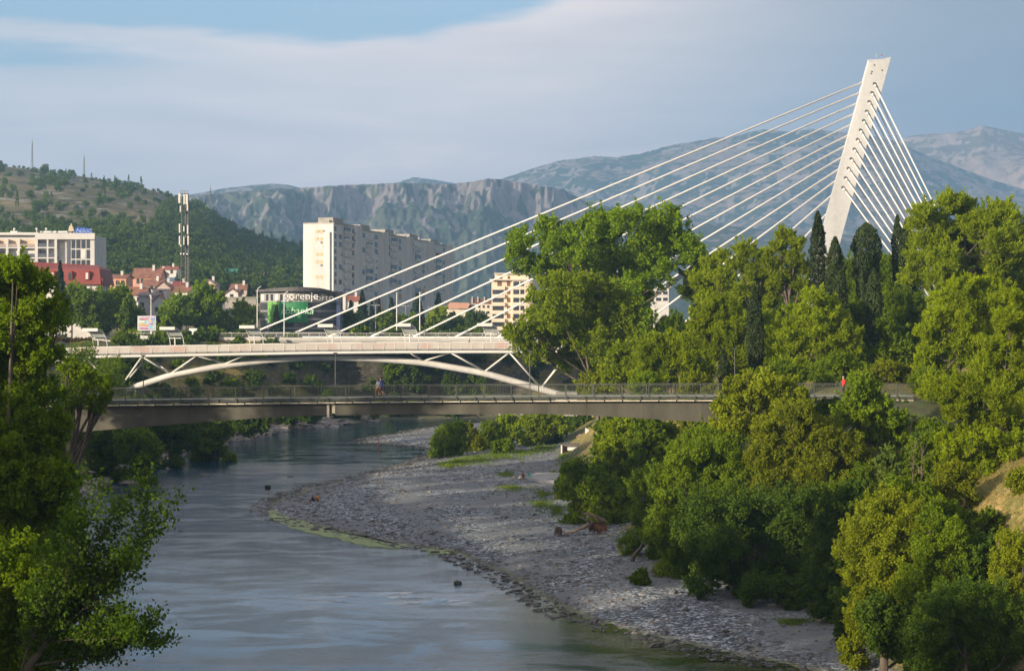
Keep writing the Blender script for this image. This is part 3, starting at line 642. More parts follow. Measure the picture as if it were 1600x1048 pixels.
T('pine_tree', 'largest bright pine with a towering rounded crown at the right', 'pine', 'pine', 'pine', 250, 1510,
  [(1445, 335, 22), (1432, 352, 16), (1490, 318, 24), (1512, 322, 22), (1470, 340, 20), (1540, 338, 24), (1575, 325, 18), (1562, 345, 22), (1525, 358, 30), (1490, 365, 32), (1455, 378, 28), (1555, 380, 32), (1590, 375, 24), (1520, 400, 34), (1475, 408, 32), (1440, 402, 20), (1430, 425, 16), (1560, 415, 34), (1600, 410, 30), (1455, 438, 24), (1500, 440, 30), (1545, 450, 30), (1590, 450, 28), (1420, 440, 14), (1620, 360, 25)], r0=.4)
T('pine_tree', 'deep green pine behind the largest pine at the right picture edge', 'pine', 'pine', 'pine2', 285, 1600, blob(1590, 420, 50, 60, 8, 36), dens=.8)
T('pine_tree', 'bright pine in the middle of the wood left of the red jacket walker', 'pine', 'pine', 'pine', 222, 1262,
  [(1272, 468, 20), (1290, 482, 22), (1250, 492, 24), (1312, 500, 20), (1275, 508, 30), (1238, 522, 26), (1300, 530, 30), (1255, 545, 32), (1222, 552, 24), (1325, 548, 22), (1285, 565, 32), (1240, 578, 30), (1210, 585, 20), (1335, 522, 14), (1318, 575, 22)], r0=.28)
T('pine_tree', 'bright pine with layered boughs left of the middle cypress', 'pine', 'pine', 'pine', 228, 1135,
  [(1118, 480, 22), (1140, 486, 20), (1100, 498, 22), (1128, 508, 28), (1155, 512, 22), (1098, 525, 22), (1140, 535, 30), (1160, 555, 24), (1115, 552, 26), (1085, 512, 14), (1150, 580, 24)])
T('pine_tree', 'low spreading bright pine behind the railing right of the poplars', 'pine', 'pine', 'pine', 215, 1050,
  [(1020, 545, 22), (1045, 538, 20), (1070, 548, 24), (1010, 568, 24), (1040, 568, 28), (1075, 575, 26), (1100, 585, 24), (1025, 592, 24), (1062, 598, 24), (1000, 590, 20)])
T('broadleaf_tree', 'yellowish broadleaf tree behind the railing close beside the poplar trunk', 'tree', 'broad', 'poplar2', 235, 985, [(970, 560, 24), (992, 548, 18), (985, 580, 24), (960, 590, 20), (1008, 560, 16)])
T('broadleaf_tree', 'shaded broadleaf tree between the lower cypress and the right pines', 'tree', 'broad', 'bush', 225, 1395, [(1385, 520, 26), (1405, 545, 24), (1380, 560, 28), (1415, 575, 24), (1395, 590, 22), (1355, 585, 22)])
T('broadleaf_tree', 'dark broadleaf tree behind the walker in red', 'tree', 'broad', 'bush', 240, 1345, blob(1345, 545, 36, 40, 7, 28))
for i, (px, w, lf, lab) in enumerate([(1180, 34, 'bush', 'shrub behind the footbridge railing below the middle cypress'), (1090, 30, 'olive', 'light shrub behind the railing left of the footbridge lamp post'), (1235, 32, 'olive', 'olive shrub behind the railing left of the walker in red'), (1290, 22, 'bush', 'shrub just behind and left of the walker in red'), (1350, 26, 'olive', 'golden shrub behind the railing right of the walker in red'), (1405, 26, 'bush', 'shrub behind the right end of the footbridge railing'), (940, 40, 'olive', 'wide shrub behind the railing at the foot of the leaning poplar'), (1010, 30, 'bush', 'shrub behind the railing under the low spreading pine')]):
    T('shrub', lab, 'bush', 'bush' if px > 960 else 'broad', lf, 198 + 4 * (i % 3) if px > 960 else 255, px, [(px - w * .5, 606, w * .5), (px, 598, w * .6), (px + w * .5, 607, w * .5)], dens=1.1)
T('pine_tree', 'bright pine with heavy layered boughs at the right end of the footbridge', 'pine', 'pine', 'pine', 192, 1500,
  [(1495, 452, 20), (1520, 445, 18), (1548, 448, 18), (1478, 470, 22), (1510, 475, 26), (1540, 480, 24), (1462, 495, 20), (1495, 502, 28), (1525, 515, 26), (1470, 525, 24), (1445, 520, 14), (1500, 540, 28), (1455, 550, 22), (1482, 572, 26), (1520, 560, 28), (1440, 565, 14), (1550, 530, 22), (1450, 590, 20)], r0=.3)
T('pine_tree', 'bright pine at the right picture edge above the dry grass slope', 'pine', 'pine', 'pine', 165, 1590,
  [(1580, 465, 18), (1600, 485, 24), (1570, 500, 24), (1595, 525, 30), (1560, 545, 28), (1595, 570, 32), (1545, 575, 24), (1575, 605, 32), (1530, 600, 24), (1600, 625, 32), (1620, 540, 30)], r0=.25)
T('pine_tree', 'lowest bright pine whose boughs hang over the dry grass slope', 'pine', 'pine', 'pine', 150, 1560,
  [(1500, 600, 22), (1478, 618, 20), (1515, 630, 28), (1545, 622, 26), (1490, 645, 20), (1530, 658, 28), (1565, 655, 28), (1595, 665, 26), (1510, 678, 20), (1550, 688, 24), (1585, 695, 24), (1610, 690, 25)], r0=.2)
# in front of, or under, the footbridge
T('broadleaf_tree', 'olive green tree rising in front of the footbridge railing', 'tree', 'broad', 'olive', 166, 1175,
  [(1150, 608, 18), (1175, 600, 18), (1200, 606, 22), (1228, 606, 18), (1130, 640, 20), (1158, 632, 28), (1190, 636, 30), (1225, 634, 26), (1250, 618, 14), (1125, 668, 18), (1155, 668, 30), (1195, 672, 28)])
T('broadleaf_tree', 'round broadleaf tree in front of the railing right of the walker in red', 'tree', 'broad', 'bush', 160, 1360,
  [(1345, 600, 16), (1360, 612, 22), (1335, 625, 22), (1375, 635, 22), (1350, 648, 28), (1320, 652, 22), (1385, 662, 26), (1412, 660, 18), (1360, 680, 28), (1405, 690, 22)])
T('broadleaf_tree', 'yellow green tree below the footbridge with upright golden shoots', 'tree', 'bush', 'olive', 155, 1265,
  [(1235, 655, 22), (1255, 640, 15), (1268, 662, 24), (1300, 672, 20), (1205, 682, 24), (1240, 690, 30), (1280, 700, 30), (1320, 700, 26), (1195, 715, 26), (1230, 730, 32), (1275, 740, 34), (1320, 740, 30), (1350, 720, 22), (1345, 760, 26)])
T('broadleaf_tree', 'green tree left of the golden one below the footbridge', 'tree', 'bush', 'bush', 160, 1100,
  [(1110, 690, 22), (1140, 700, 26), (1085, 710, 24), (1060, 725, 24), (1115, 730, 32), (1155, 735, 30), (1040, 755, 28), (1080, 765, 34), (1130, 775, 34), (1175, 770, 30)])
T('broadleaf_tree', 'sunlit tree under the girder right of the white concrete platform', 'tree', 'broad', 'poplar2', 205, 985,
  [(960, 676, 16), (978, 668, 20), (1005, 672, 22), (1035, 676, 22), (950, 700, 16), (968, 700, 24), (1000, 705, 28), (1040, 706, 26), (1070, 690, 22), (1100, 680, 18), (938, 735, 16), (958, 732, 24), (990, 738, 28)])
T('shrub', 'dark shrub hanging at the edge of the gravel above the driftwood', 'bush', 'bush', 'bush', 200, 925, [(895, 735, 20), (915, 752, 26), (895, 770, 22), (930, 780, 30), (905, 800, 20), (955, 770, 28), (965, 800, 26), (940, 815, 18)])
T('shrub', 'wide shrub in the middle of the bank between gravel and golden tree', 'bush', 'bush', 'bush', 175, 1020, [(1000, 765, 24), (1020, 785, 28), (1005, 815, 22), (1035, 820, 30), (1060, 795, 30), (1065, 835, 28)])
T('broadleaf_tree', 'large dark tree on the lower bank beneath the golden tree', 'tree', 'bush', 'dark', 148, 1170,
  [(1100, 800, 32), (1145, 805, 34), (1190, 805, 34), (1235, 790, 32), (1280, 790, 30), (1080, 845, 32), (1125, 850, 38), (1175, 855, 38), (1225, 840, 38), (1275, 835, 34), (1310, 810, 24), (1150, 890, 30), (1200, 895, 34), (1250, 885, 34), (1105, 875, 24)])
T('shrub', 'dark shrub at the gravel edge right of the lone tussock', 'bush', 'bush', 'dark', 143, 1215, [(1180, 915, 22), (1215, 920, 26), (1250, 925, 26), (1285, 915, 28), (1290, 880, 28), (1235, 945, 16)])
T('shrub', 'rounded olive shrub in the right foreground with sunlit top', 'bush', 'bush', 'olive', 120, 1380,
  [(1365, 802, 26), (1395, 790, 26), (1425, 800, 24), (1340, 830, 26), (1375, 838, 34), (1415, 838, 32), (1330, 865, 26), (1365, 878, 34), (1405, 880, 34), (1440, 860, 26), (1345, 905, 24)])
T('shrub', 'leafy shrub between the rounded olive shrub and the grass slope', 'bush', 'bush', 'bush', 116, 1465, [(1460, 815, 20), (1485, 835, 26), (1455, 860, 28), (1500, 868, 28), (1475, 895, 32), (1435, 905, 28), (1510, 900, 24)])
T('shrub', 'dark low shrub at the gravel edge in the bottom right', 'bush', 'bush', 'dark', 127, 1350, [(1325, 940, 26), (1360, 935, 30), (1400, 935, 32), (1340, 975, 24), (1380, 985, 28), (1430, 960, 30), (1320, 965, 15)])
T('shrub', 'dark shrub mass in the bottom right corner', 'bush', 'bush', 'dark', 108, 1520, [(1470, 950, 34), (1515, 945, 36), (1560, 955, 36), (1445, 1000, 34), (1490, 1000, 38), (1540, 1005, 38), (1590, 1000, 38), (1600, 960, 30), (1500, 1045, 34), (1450, 1045, 30), (1560, 1050, 34)])
T('shrub', 'shrub over the grey rock at the right picture edge', 'bush', 'bush', 'olive', 112, 1590, [(1580, 850, 22), (1600, 870, 26), (1570, 885, 22), (1595, 905, 24), (1560, 905, 14)])
T('sapling', 'bright fresh green sapling with feathery leaves on the upper slope', 'sapling', 'broad', 'grass', 140, 1390, [(1392, 712, 14), (1378, 725, 14), (1402, 730, 15), (1388, 745, 16), (1410, 745, 10)], r0=.05)
T('shrub', 'olive shrub on the grassy slope left of the dry patch', 'bush', 'bush', 'olive', 132, 1490, [(1480, 742, 16), (1500, 735, 16), (1520, 745, 14), (1472, 765, 18), (1500, 765, 20), (1460, 782, 16)])
T('shrub', 'low green shrub in the dry grass below the rightmost pine', 'bush', 'bush', 'bush', 125, 1560, [(1545, 805, 12), (1560, 815, 12), (1530, 815, 10), (1515, 805, 10)])
T('shrub', 'dark creeper shrub hanging below the right footbridge abutment', 'bush', 'bush', 'dark', 150, 1450, [(1440, 690, 16), (1455, 705, 18), (1435, 712, 16), (1470, 695, 12), (1420, 715, 14)])
T('shrub', 'leafy shrub between the round tree and the sapling', 'bush', 'bush', 'bush', 146, 1345, [(1350, 745, 20), (1370, 770, 22), (1340, 780, 24), (1400, 765, 16), (1310, 775, 24), (1380, 790, 18)])
for (lab, lf, Y, px, pf) in [
 ('leafy shrub at the foot of the trees left of the golden tree', 'bush', 236, 900, [(925, 750, 16), (900, 755, 20), (878, 760, 12), (930, 765, 22)]),
 ('sunlit shrub just right of the concrete platform', 'poplar2', 210, 935, [(942, 700, 14), (950, 712, 18), (934, 728, 14), (960, 725, 24), (975, 745, 24), (940, 745, 22)]),
 ('shrub below the sunlit tree left of the large dark tree', 'bush', 170, 985, [(1010, 755, 24), (1030, 770, 26), (1050, 745, 24), (1020, 800, 24), (1045, 790, 22)]),
 ('shrub under the girder end left of the olive tree', 'bush', 172, 1100, [(1080, 690, 20), (1105, 680, 20), (1120, 700, 24), (1090, 715, 24), (1065, 705, 20), (1135, 690, 20)]),
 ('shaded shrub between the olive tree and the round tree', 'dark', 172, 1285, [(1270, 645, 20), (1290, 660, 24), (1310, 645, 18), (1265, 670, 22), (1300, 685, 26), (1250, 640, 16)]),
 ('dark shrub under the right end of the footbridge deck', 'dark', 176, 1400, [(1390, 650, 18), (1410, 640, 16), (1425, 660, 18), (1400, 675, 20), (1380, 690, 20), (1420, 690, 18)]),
 ('dark shrub low between golden tree and rounded olive shrub', 'dark', 135, 1310, [(1300, 790, 24), (1325, 800, 26), (1300, 825, 28), (1330, 770, 22), (1290, 855, 26), (1320, 880, 24)]),
 ('leafy shrub on the slope above the rounded olive shrub', 'bush', 130, 1420, [(1400, 760, 18), (1420, 775, 20), (1440, 770, 18), (1445, 790, 20), (1410, 785, 18)]),
 ('dark shrub below the dry grass patch', 'dark', 116, 1540, [(1520, 860, 20), (1545, 855, 20), (1535, 885, 26), (1560, 875, 22), (1510, 890, 24), (1540, 915, 26), (1575, 925, 24)]),
 ('creeping green shrub at the left edge of the dry grass patch', 'bush', 124, 1480, [(1465, 790, 14), (1485, 800, 16), (1500, 815, 14), (1475, 815, 16), (1450, 805, 14), (1515, 830, 14)]),
 ('small bush on the grass slope at the right picture edge', 'olive', 128, 1590, [(1585, 745, 12), (1600, 740, 12), (1595, 755, 10)]),
 ('leafy bush above the grass slope under the lowest pine boughs', 'bush', 140, 1450, [(1435, 700, 16), (1455, 690, 16), (1475, 705, 18), (1445, 720, 18), (1470, 725, 16), (1425, 715, 12)])]:
    T('shrub', lab, 'bush', 'bush', lf, Y, px, pf)
for (lab, lf, Y, px, pf) in [
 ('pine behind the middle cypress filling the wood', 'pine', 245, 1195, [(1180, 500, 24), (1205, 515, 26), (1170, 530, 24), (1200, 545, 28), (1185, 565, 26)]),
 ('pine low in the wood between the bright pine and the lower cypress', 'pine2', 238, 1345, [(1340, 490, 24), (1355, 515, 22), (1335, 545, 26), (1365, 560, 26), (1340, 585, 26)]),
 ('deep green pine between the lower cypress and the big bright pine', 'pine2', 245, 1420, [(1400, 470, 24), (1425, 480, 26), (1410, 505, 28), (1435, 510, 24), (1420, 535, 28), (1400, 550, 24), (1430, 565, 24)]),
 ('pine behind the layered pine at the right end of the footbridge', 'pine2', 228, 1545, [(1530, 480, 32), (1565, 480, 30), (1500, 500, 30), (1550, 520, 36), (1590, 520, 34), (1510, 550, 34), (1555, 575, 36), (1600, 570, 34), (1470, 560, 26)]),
 ('pine above the right footbridge end close to the dry slope', 'pine', 172, 1475, [(1460, 600, 18), (1450, 618, 16), (1480, 630, 20), (1500, 610, 22), (1520, 635, 24), (1545, 650, 24), (1570, 630, 28), (1600, 650, 28)])]:
    T('pine_tree', lab, 'pine', 'pine', lf, Y, px, pf, dens=.9)
T('shrub', 'broad sunlit shrub on the gravel edge right of the grey path', 'bush', 'bush', 'bush', 225, 905, [(890, 748, 16), (908, 750, 18), (930, 742, 18), (880, 765, 14), (900, 772, 22), (925, 770, 24), (945, 755, 22), (895, 795, 16), (915, 795, 20)])
for (lab, lf, Y, px, pf) in [
 ('shrub behind the railing just right of the olive tree', 'bush', 192, 1225, [(1205, 588, 16), (1225, 580, 18), (1245, 590, 18), (1215, 605, 16), (1240, 606, 16)]),
 ('tall shrub behind the walker in red, filling the gap under the pines', 'bush', 205, 1310, [(1285, 580, 18), (1305, 570, 18), (1325, 572, 18), (1300, 595, 18), (1345, 580, 16), (1335, 597, 14), (1265, 590, 16)]),
 ('sunlit shrub behind the railing left of the abutment', 'olive', 200, 1385, [(1365, 590, 16), (1385, 580, 18), (1405, 585, 18), (1425, 590, 16), (1375, 606, 14), (1400, 606, 14)]),
 ('dark shrub behind the abutment of the footbridge', 'bush', 188, 1445, [(1430, 600, 14), (1445, 590, 16), (1460, 605, 16), (1440, 620, 14), (1465, 625, 14)]),
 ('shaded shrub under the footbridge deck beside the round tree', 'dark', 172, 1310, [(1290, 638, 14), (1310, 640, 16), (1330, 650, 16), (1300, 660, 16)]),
 ('leafy shrub clinging to the slope left of the abutment', 'bush', 168, 1400, [(1390, 665, 16), (1410, 672, 16), (1430, 690, 16), (1400, 695, 16), (1380, 700, 16)]),
 ('green shrub on the bank below the abutment masonry', 'bush', 160, 1460, [(1440, 668, 14), (1460, 672, 16), (1480, 680, 16), (1450, 690, 16), (1475, 700, 16), (1495, 700, 14)])]:
    T('shrub', lab, 'bush', 'bush', lf, Y, px, pf)
T('shrub', 'row of green shrubs along the top of the dry grass slope', 'bush', 'bush', 'pine', 139, 1545, [(1478, 688, 15), (1505, 694, 17), (1535, 700, 17), (1565, 698, 17), (1595, 690, 18), (1550, 682, 14)])
T('shrub', 'green shrub hiding the poplar trunk just right of the concrete platform', 'bush', 'broad', 'bush', 248, 950, [(940, 672, 14), (955, 665, 16), (938, 692, 13), (958, 688, 16), (945, 710, 16), (930, 706, 8), (962, 715, 16), (940, 730, 14)], dens=1.3, bz=2)
T('shrub', 'dark green shrub on the bank behind the white stair wall', 'bush', 'broad', 'dark', 345, 915, [(900, 662, 10), (915, 658, 12), (930, 664, 12), (905, 676, 9), (925, 682, 10), (892, 678, 8)], dens=1.4)
# bare thin trees
for (px, y0, y1, Y, lab) in [(1425, 762, 690, 138, 'bare thin leafless tree beside the bright sapling'), (1438, 765, 700, 137, 'bare twiggy tree right of the other leafless one')]:
    b = W(px, y0, Y); e = empty('bare_tree', b, lab, 'tree'); mb = MB(); tp = W(px + 4, y1, Y)
    mb.tube([b - Vector((0, 0, 1)), (b + tp) / 2, tp], [.035, .022, .008], 6); mb.build('trunk', bark, e, smooth=True); mb = MB()
    for k in range(14):
        a = b.lerp(tp, rnd.uniform(.25, .9)); d = Vector((rnd.uniform(-1, 1), rnd.uniform(-1, 1), rnd.uniform(.5, 1.4))) * rnd.uniform(.3, .8); mb.tube([a, a + d * .6, a + d * 1.2 + Vector((0, 0, .1))], [.018, .012, .004], 4)
    mb.build('twigs', bark, e)
# bushes on the low terrace upstream
for (lab, lf, Y, px, pf) in [
 ('dark rounded bush at the left end of the terrace by the second gravel tongue', 'bush', 306, 700, [(690, 690, 13), (702, 680, 13), (715, 675, 12), (700, 698, 13), (718, 692, 13), (684, 700, 9)]),
 ('small golden bush next to the dark rounded terrace bush', 'olive', 316, 738, [(735, 680, 9), (742, 690, 10), (733, 694, 9), (731, 668, 6)]),
 ('dark green bush in the middle of the low terrace', 'bush', 322, 768, [(765, 672, 12), (778, 680, 12), (768, 690, 11), (758, 684, 9)]),
 ('upright light green bush in the middle of the terrace', 'poplar2', 330, 800, [(795, 660, 10), (803, 672, 12), (795, 685, 10), (812, 684, 9), (785, 662, 9)]),
 ('tall light green bush below the girder joint', 'poplar2', 324, 835, [(830, 660, 13), (848, 658, 13), (838, 675, 13), (855, 672, 12), (828, 688, 10), (845, 690, 9)]),
 ('light bush with loose leaves right of the tall terrace bush', 'poplar2', 335, 872, [(868, 658, 11), (880, 668, 12), (870, 678, 10)]),
 ('dark low bush behind the grassy path', 'dark', 330, 860, [(850, 690, 9), (862, 686, 10), (872, 692, 8)]),
 ('dark tree beyond the white platform under the girder', 'dark', 372, 905, [(895, 665, 14), (915, 660, 15), (900, 680, 12), (930, 668, 13)]),
 ('low green bush above the bright grass on the terrace', 'bush', 306, 785, [(775, 700, 7), (787, 697, 8), (797, 702, 7)])]:
    T('bush', lab, 'bush', 'bush', lf, Y, px, [(a, b, r * 1.35) for a, b, r in pf], dens=1.3)
T('bush', 'dark low bush beside the grey path near the seated person', 'bush', 'bush', 'bush', 262, 868, [(858, 748, 7), (868, 744, 8), (878, 750, 7)], dens=1.5)
T('bush', 'lone bushy tussock on the open gravel', 'bush', 'bush', 'bush', F * 21.3 / (912 - 500), 1000, [(992, 906, 9), (1003, 900, 11), (1010, 908, 8), (998, 912, 7)], dens=1.5)
T('bush', 'green bush on the gravel edge beside the driftwood root', 'bush', 'bush', 'grass', 196, 975, [(955, 838, 10), (975, 835, 12), (990, 845, 10), (968, 848, 9)], dens=1.4)

# ------------------------------------------------------------ left bank
T('plane_tree', 'large shaded tree filling the left picture edge, its top beside the red roof', 'tree', 'broad', 'near', 98, -20,
  [(30, 425, 22), (10, 440, 40), (55, 445, 26), (-40, 450, 50), (0, 500, 50), (55, 500, 38), (78, 480, 14), (20, 550, 48), (60, 560, 26), (-40, 560, 60), (10, 620, 55), (58, 620, 30), (30, 680, 54), (80, 670, 28), (-30, 700, 60), (60, 700, 34), (20, 730, 44), (60, 745, 42), (95, 745, 22), (10, 780, 55), (85, 800, 34), (40, 850, 50), (-30, 860, 55), (115, 760, 12)], r0=.42, dens=1.25, leafsc=1.1, bz=2)
T('broadleaf_tree', 'loose leafy tree reaching over the left end of the footbridge', 'tree', 'broad', 'near', 112, 60, [(105, 580, 18), (130, 592, 20), (155, 606, 18), (120, 620, 22), (150, 635, 16), (165, 622, 10), (100, 645, 20)], dens=.3, leafsc=1.1, bz=2)
T('broadleaf_tree', 'dense dark tree in the bottom left corner', 'tree', 'broad', 'near', 84, -30, [(-10, 900, 60), (50, 910, 44), (20, 980, 56), (80, 960, 36), (70, 1030, 46), (-10, 1040, 60), (110, 1010, 26), (95, 890, 22)], dens=1.1, leafsc=1.2, bz=1)
# branching tree in the lower left whose boughs reach over the water
def branching():
    Y = 80; s = Y / F; rb = W(20, 1090, Y); rb.z = 3; e = empty('overhanging_tree', rb, 'leafy tree in the lower left with thin boughs reaching over the water', 'tree')
    mb = MB(); lp = []; 
    def grow(p, d, ln, r, dep):
        pts = [Vector(p)]; rad = [r]; n = 6; d = Vector(d).normalized()
        for i in range(n):
            d = (d + Vector((rnd.uniform(-.16, .16), rnd.uniform(-.16, .16), rnd.uniform(-.12, .16)))).normalized(); pts.append(pts[-1] + d * ln / n); rad.append(r * (1 - .75 * (i + 1) / n))
        mb.tube(pts, rad, 6, cap=False)
        if dep <= 1:
            for i in range(2, n + 1):
                for _ in range(9 if dep == 0 else 5): lp.append(pts[i] + Vector((rnd.gauss(0, .20), rnd.gauss(0, .2), rnd.gauss(0, .17))))
        if dep > 0:
            for i in range(1, n + 1):
                for _ in range(2 if dep > 1 else 2):
                    d2 = (d + Vector((rnd.uniform(-.9, .9), rnd.uniform(-.8, .8), rnd.uniform(-.7, .8)))).normalized(); grow(pts[i], d2, ln * rnd.uniform(.26, .42), rad[i] * .6, dep - 1)
    trunk = [(rb), W(45, 1040, Y), W(75, 1000, Y)]
    mb.tube([Vector(q) for q in trunk], [.2, .17, .14], 8)
    for a, b in [((75, 1000), (232, 842)), ((60, 1015), (178, 808)), ((75, 1000), (205, 985)), ((45, 1040), (215, 1035)), ((60, 1020), (150, 920)), ((30, 1060), (120, 860))]:
        p, q = W(*a, Y), W(*b, Y); q.y += rnd.uniform(-2, 3); grow(p, q - p, (q - p).length, .055, 2)
    mb.build('trunk', bark, e, smooth=True)
    P = np.array([tuple(v) for v in lp]); N = rg.normal(size=P.shape); N[:, 2] += .8; N /= np.linalg.norm(N, axis=1)[:, None]
    k_ = rg.random(len(P)) < .5; P = P[k_]; N = N[k_]; q = leaf_quads(P, N, .17, .13) - np.array(rb)[None]
    link('crown', quads_mesh('crown', q, len(P)), e, [LM['near2']])
branching()
for i, (lab, lf, Y, px, pf) in enumerate([
 ('dark shrub on the left bank right below the footbridge end', 'bush', 262, 160, [(140, 690, 26), (165, 680, 26), (150, 715, 24), (185, 700, 24), (130, 665, 20)]),
 ('pale green shrub at the waterline of the left bank', 'bush', 258, 215, [(200, 705, 20), (220, 690, 20), (238, 705, 18), (212, 722, 16), (195, 680, 18)]),
 ('dark tree on the left bank under the girder with the sunlit patch', 'dark', 285, 260, [(225, 665, 24), (255, 672, 26), (285, 680, 24), (240, 695, 20), (270, 705, 18), (190, 660, 22), (150, 655, 20)]),
 ('round bush on the left bank right of the dark tree', 'bush', 300, 335, [(315, 660, 18), (340, 662, 20), (330, 680, 18), (350, 680, 14), (300, 690, 14)]),
 ('dark bush row along the far left bank under the girder', 'dark', 345, 400, [(370, 660, 16), (390, 655, 16), (412, 658, 15), (385, 675, 12), (408, 672, 10)]),
 ('dark low bush left of the girder joint at the far water edge', 'dark', 385, 465, [(435, 652, 13), (455, 650, 13), (475, 650, 12), (450, 662, 8), (495, 648, 10)]),
 ('leafy tree behind the left struts of the arch bridge', 'bush', 400, 195, [(160, 585, 14), (185, 578, 16), (205, 590, 15), (175, 600, 16), (230, 582, 13), (245, 598, 12)]),
 ('dark bush under the arch left part', 'dark', 408, 290, [(270, 595, 14), (290, 588, 13), (310, 598, 14), (335, 592, 12)]),
 ('dark tree on the slope under the first struts of the arch bridge', 'dark', 385, 170, [(140, 572, 13), (160, 568, 13), (180, 570, 13), (200, 568, 12), (150, 590, 16), (175, 585, 16), (200, 590, 16), (165, 610, 18), (195, 612, 18), (225, 612, 16)]),
 ('green tree behind the second pair of struts of the arch bridge', 'bush', 415, 250, [(225, 568, 12), (245, 566, 12), (262, 572, 12), (235, 585, 14), (258, 590, 14), (280, 585, 13), (300, 575, 11), (320, 580, 11)]),
 ('dark tree below the left end of the arch bridge', 'dark', 380, 140, [(110, 590, 18), (130, 605, 18), (150, 600, 16), (120, 625, 16)])]):
    T('shrub', lab, 'bush', 'bush', lf, Y, px, pf, dens=1.1)
# shrubs on the far bank seen below the arch bridge
g1 = 'shrubs on the shaded far bank'
k = 0
farb = [(350, 600), (385, 606), (420, 588), (445, 608), (480, 598), (520, 610), (548, 592), (575, 612), (640, 606), (690, 592), (715, 606), (745, 588), (775, 605), (800, 590), (825, 608), (850, 596), (560, 640), (610, 645), (520, 640), (490, 635), (440, 636), (650, 640), (690, 636), (730, 590), (400, 570), (460, 575), (700, 574), (760, 566), (800, 565)]
farb += [(rnd.uniform(190, 900), rnd.uniform(560, 640)) for _ in range(330)]
segs = list(zip(LB[9:14], LB[10:15]))
for px, py in farb:
    r = rnd.uniform(8, 16); (ax_0, ay_0), (bx_0, by_0) = rnd.choice(segs[:4] + segs[:3]); q_ = rnd.random(); ln = math.hypot(bx_0 - ax_0, by_0 - ay_0)
    of_ = rnd.uniform(2, 44 if ay_0 < 400 else 24); x_0 = ax_0 + (bx_0 - ax_0) * q_ - (by_0 - ay_0) / ln * of_; Y = ay_0 + (by_0 - ay_0) * q_ + (bx_0 - ax_0) / ln * of_; px = CX + x_0 * F / Y
    if not 150 < px < 900: continue
    py = HY + (CH - gz((px - CX) * Y / F, Y)) * F / Y - r * .3
    q, cents = crown([(px - r * .5, py + 2, r * .7), (px + r * .5, py, r * .8), (px, py - r * .4, r * .7)], Y, 'bush', 1.3, .5)
    bx = (px - CX) / F * Y; z = gz(bx, Y); e = W(px, py + r * .5, Y)
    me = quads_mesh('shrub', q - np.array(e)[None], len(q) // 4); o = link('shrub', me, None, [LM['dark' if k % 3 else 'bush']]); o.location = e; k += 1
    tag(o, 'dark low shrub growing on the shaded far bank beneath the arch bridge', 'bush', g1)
T('shrub', 'low dark green shrub on the gravel edge under the rounded olive shrub', 'bush', 'broad', 'dark', 117, 1385, [(1355, 965, 22), (1380, 955, 26), (1405, 965, 26), (1370, 990, 22), (1395, 995, 24), (1425, 985, 26), (1380, 1015, 20), (1410, 1020, 22)], dens=1.2)
# the row of trees along the left bank, mostly outside the frame, that shades the river
g2 = 'tall trees along the left river bank'
def proto(kind, leaf, H, Wd, n, name, label, cat, group):
    s = .35; pf = []
    e = empty(name, (0, 0, 0), label, cat, group); qs = []; cents = []
    for i in range(n):
        a = i * 2.4; hh = H * (.3 + .65 * (i + .5) / n); rr = Wd * (.5 + .2 * math.sin(i * 1.7)) * (1 - .5 * (i / n) ** 2)
        c = Vector((math.cos(a) * rr * .7, math.sin(a) * rr * .7, hh)); r = Wd * .42; cents.append((c, r))
        for j in range(8):
            d = rg.normal(size=3); d /= np.linalg.norm(d); P, D = puff_pts(np.array(c) + d * r * .6, r * .5, 60, 1, .3); qs.append(leaf_quads(P, D, s, s * .65))
    q = np.concatenate(qs); link('crown', quads_mesh('crown', q, len(q) // 4), e, [LM[leaf]])
    mb = MB(); limbs(mb, (0, 0, 0), cents, H * .02); mb.build('trunk', bark, e, smooth=True); return e
pr = proto('broad', 'near', 17, 5.5, 16, 'bank_tree', 'tall leafy tree in the row along the left river bank', 'tree', g2); first = True
for i in range(62):
    Y = (-60 + i * 13 if i < 30 else 12 + (i - 30) * 6.6) + rnd.uniform(-3, 3); back = 9 if i >= 30 else 0; xl = -back + np.interp(Y, [b for a, b in LB[:10]], [a for a, b in LB[:10]]) - rnd.uniform(13, 22)
    if 60 < Y < 128: xl -= 8
    e = pr if first else copy_tree(pr); first = False
    e.location = (xl, Y, gz(xl, Y) - .5); e.rotation_euler.z = rnd.uniform(0, 6); s_ = rnd.uniform(.8, 1.02); e.scale = (s_, s_, s_ * (.74 if Y < 112 else 0.90 if Y < 185 else .85 if Y < 215 else .85 if Y > 215 else 1))
# grass and weeds on terrace, gravel edge and slope
def tufts(name, region, n, h, label, mat):
    R_ = np.array([region() for _ in range(int(n * 1.15))]); Y = F * (CH - R_[:, 2]) / (R_[:, 1] - HY); x = (R_[:, 0] - CX) / F * Y; g_ = ground_h(x, Y)
    P = np.stack([x, Y, g_ + h * .3], -1)[g_ > .15][:n]
    N = rg.normal(size=P.shape) * .6; N[:, 2] = 0; q = leaf_quads(P, N, h, h * .22, 2.4)
    tag(link(name, quads_mesh(name, q, len(P)), None, [mat]), label, 'grass', kind='stuff')
def reg(spots, z):
    def f():
        a, b, rx, ry = rnd.choice(spots); an = rnd.uniform(0, 6.28); d = abs(rnd.gauss(0, .6)) * (1 + .4 * math.sin(an * 3 + a) + .25 * math.sin(an * 7 + b)); return a + rx * d * math.cos(an), b + ry * d * math.sin(an), z
    return f
tufts('grass', reg([(715, 720, 22, 6), (745, 716, 30, 8), (780, 712, 34, 8), (820, 706, 30, 5), (850, 700, 20, 5), (700, 725, 14, 4)], .8), 9000, .45, 'bright sunlit grass on the low river terrace', LM['grass'])
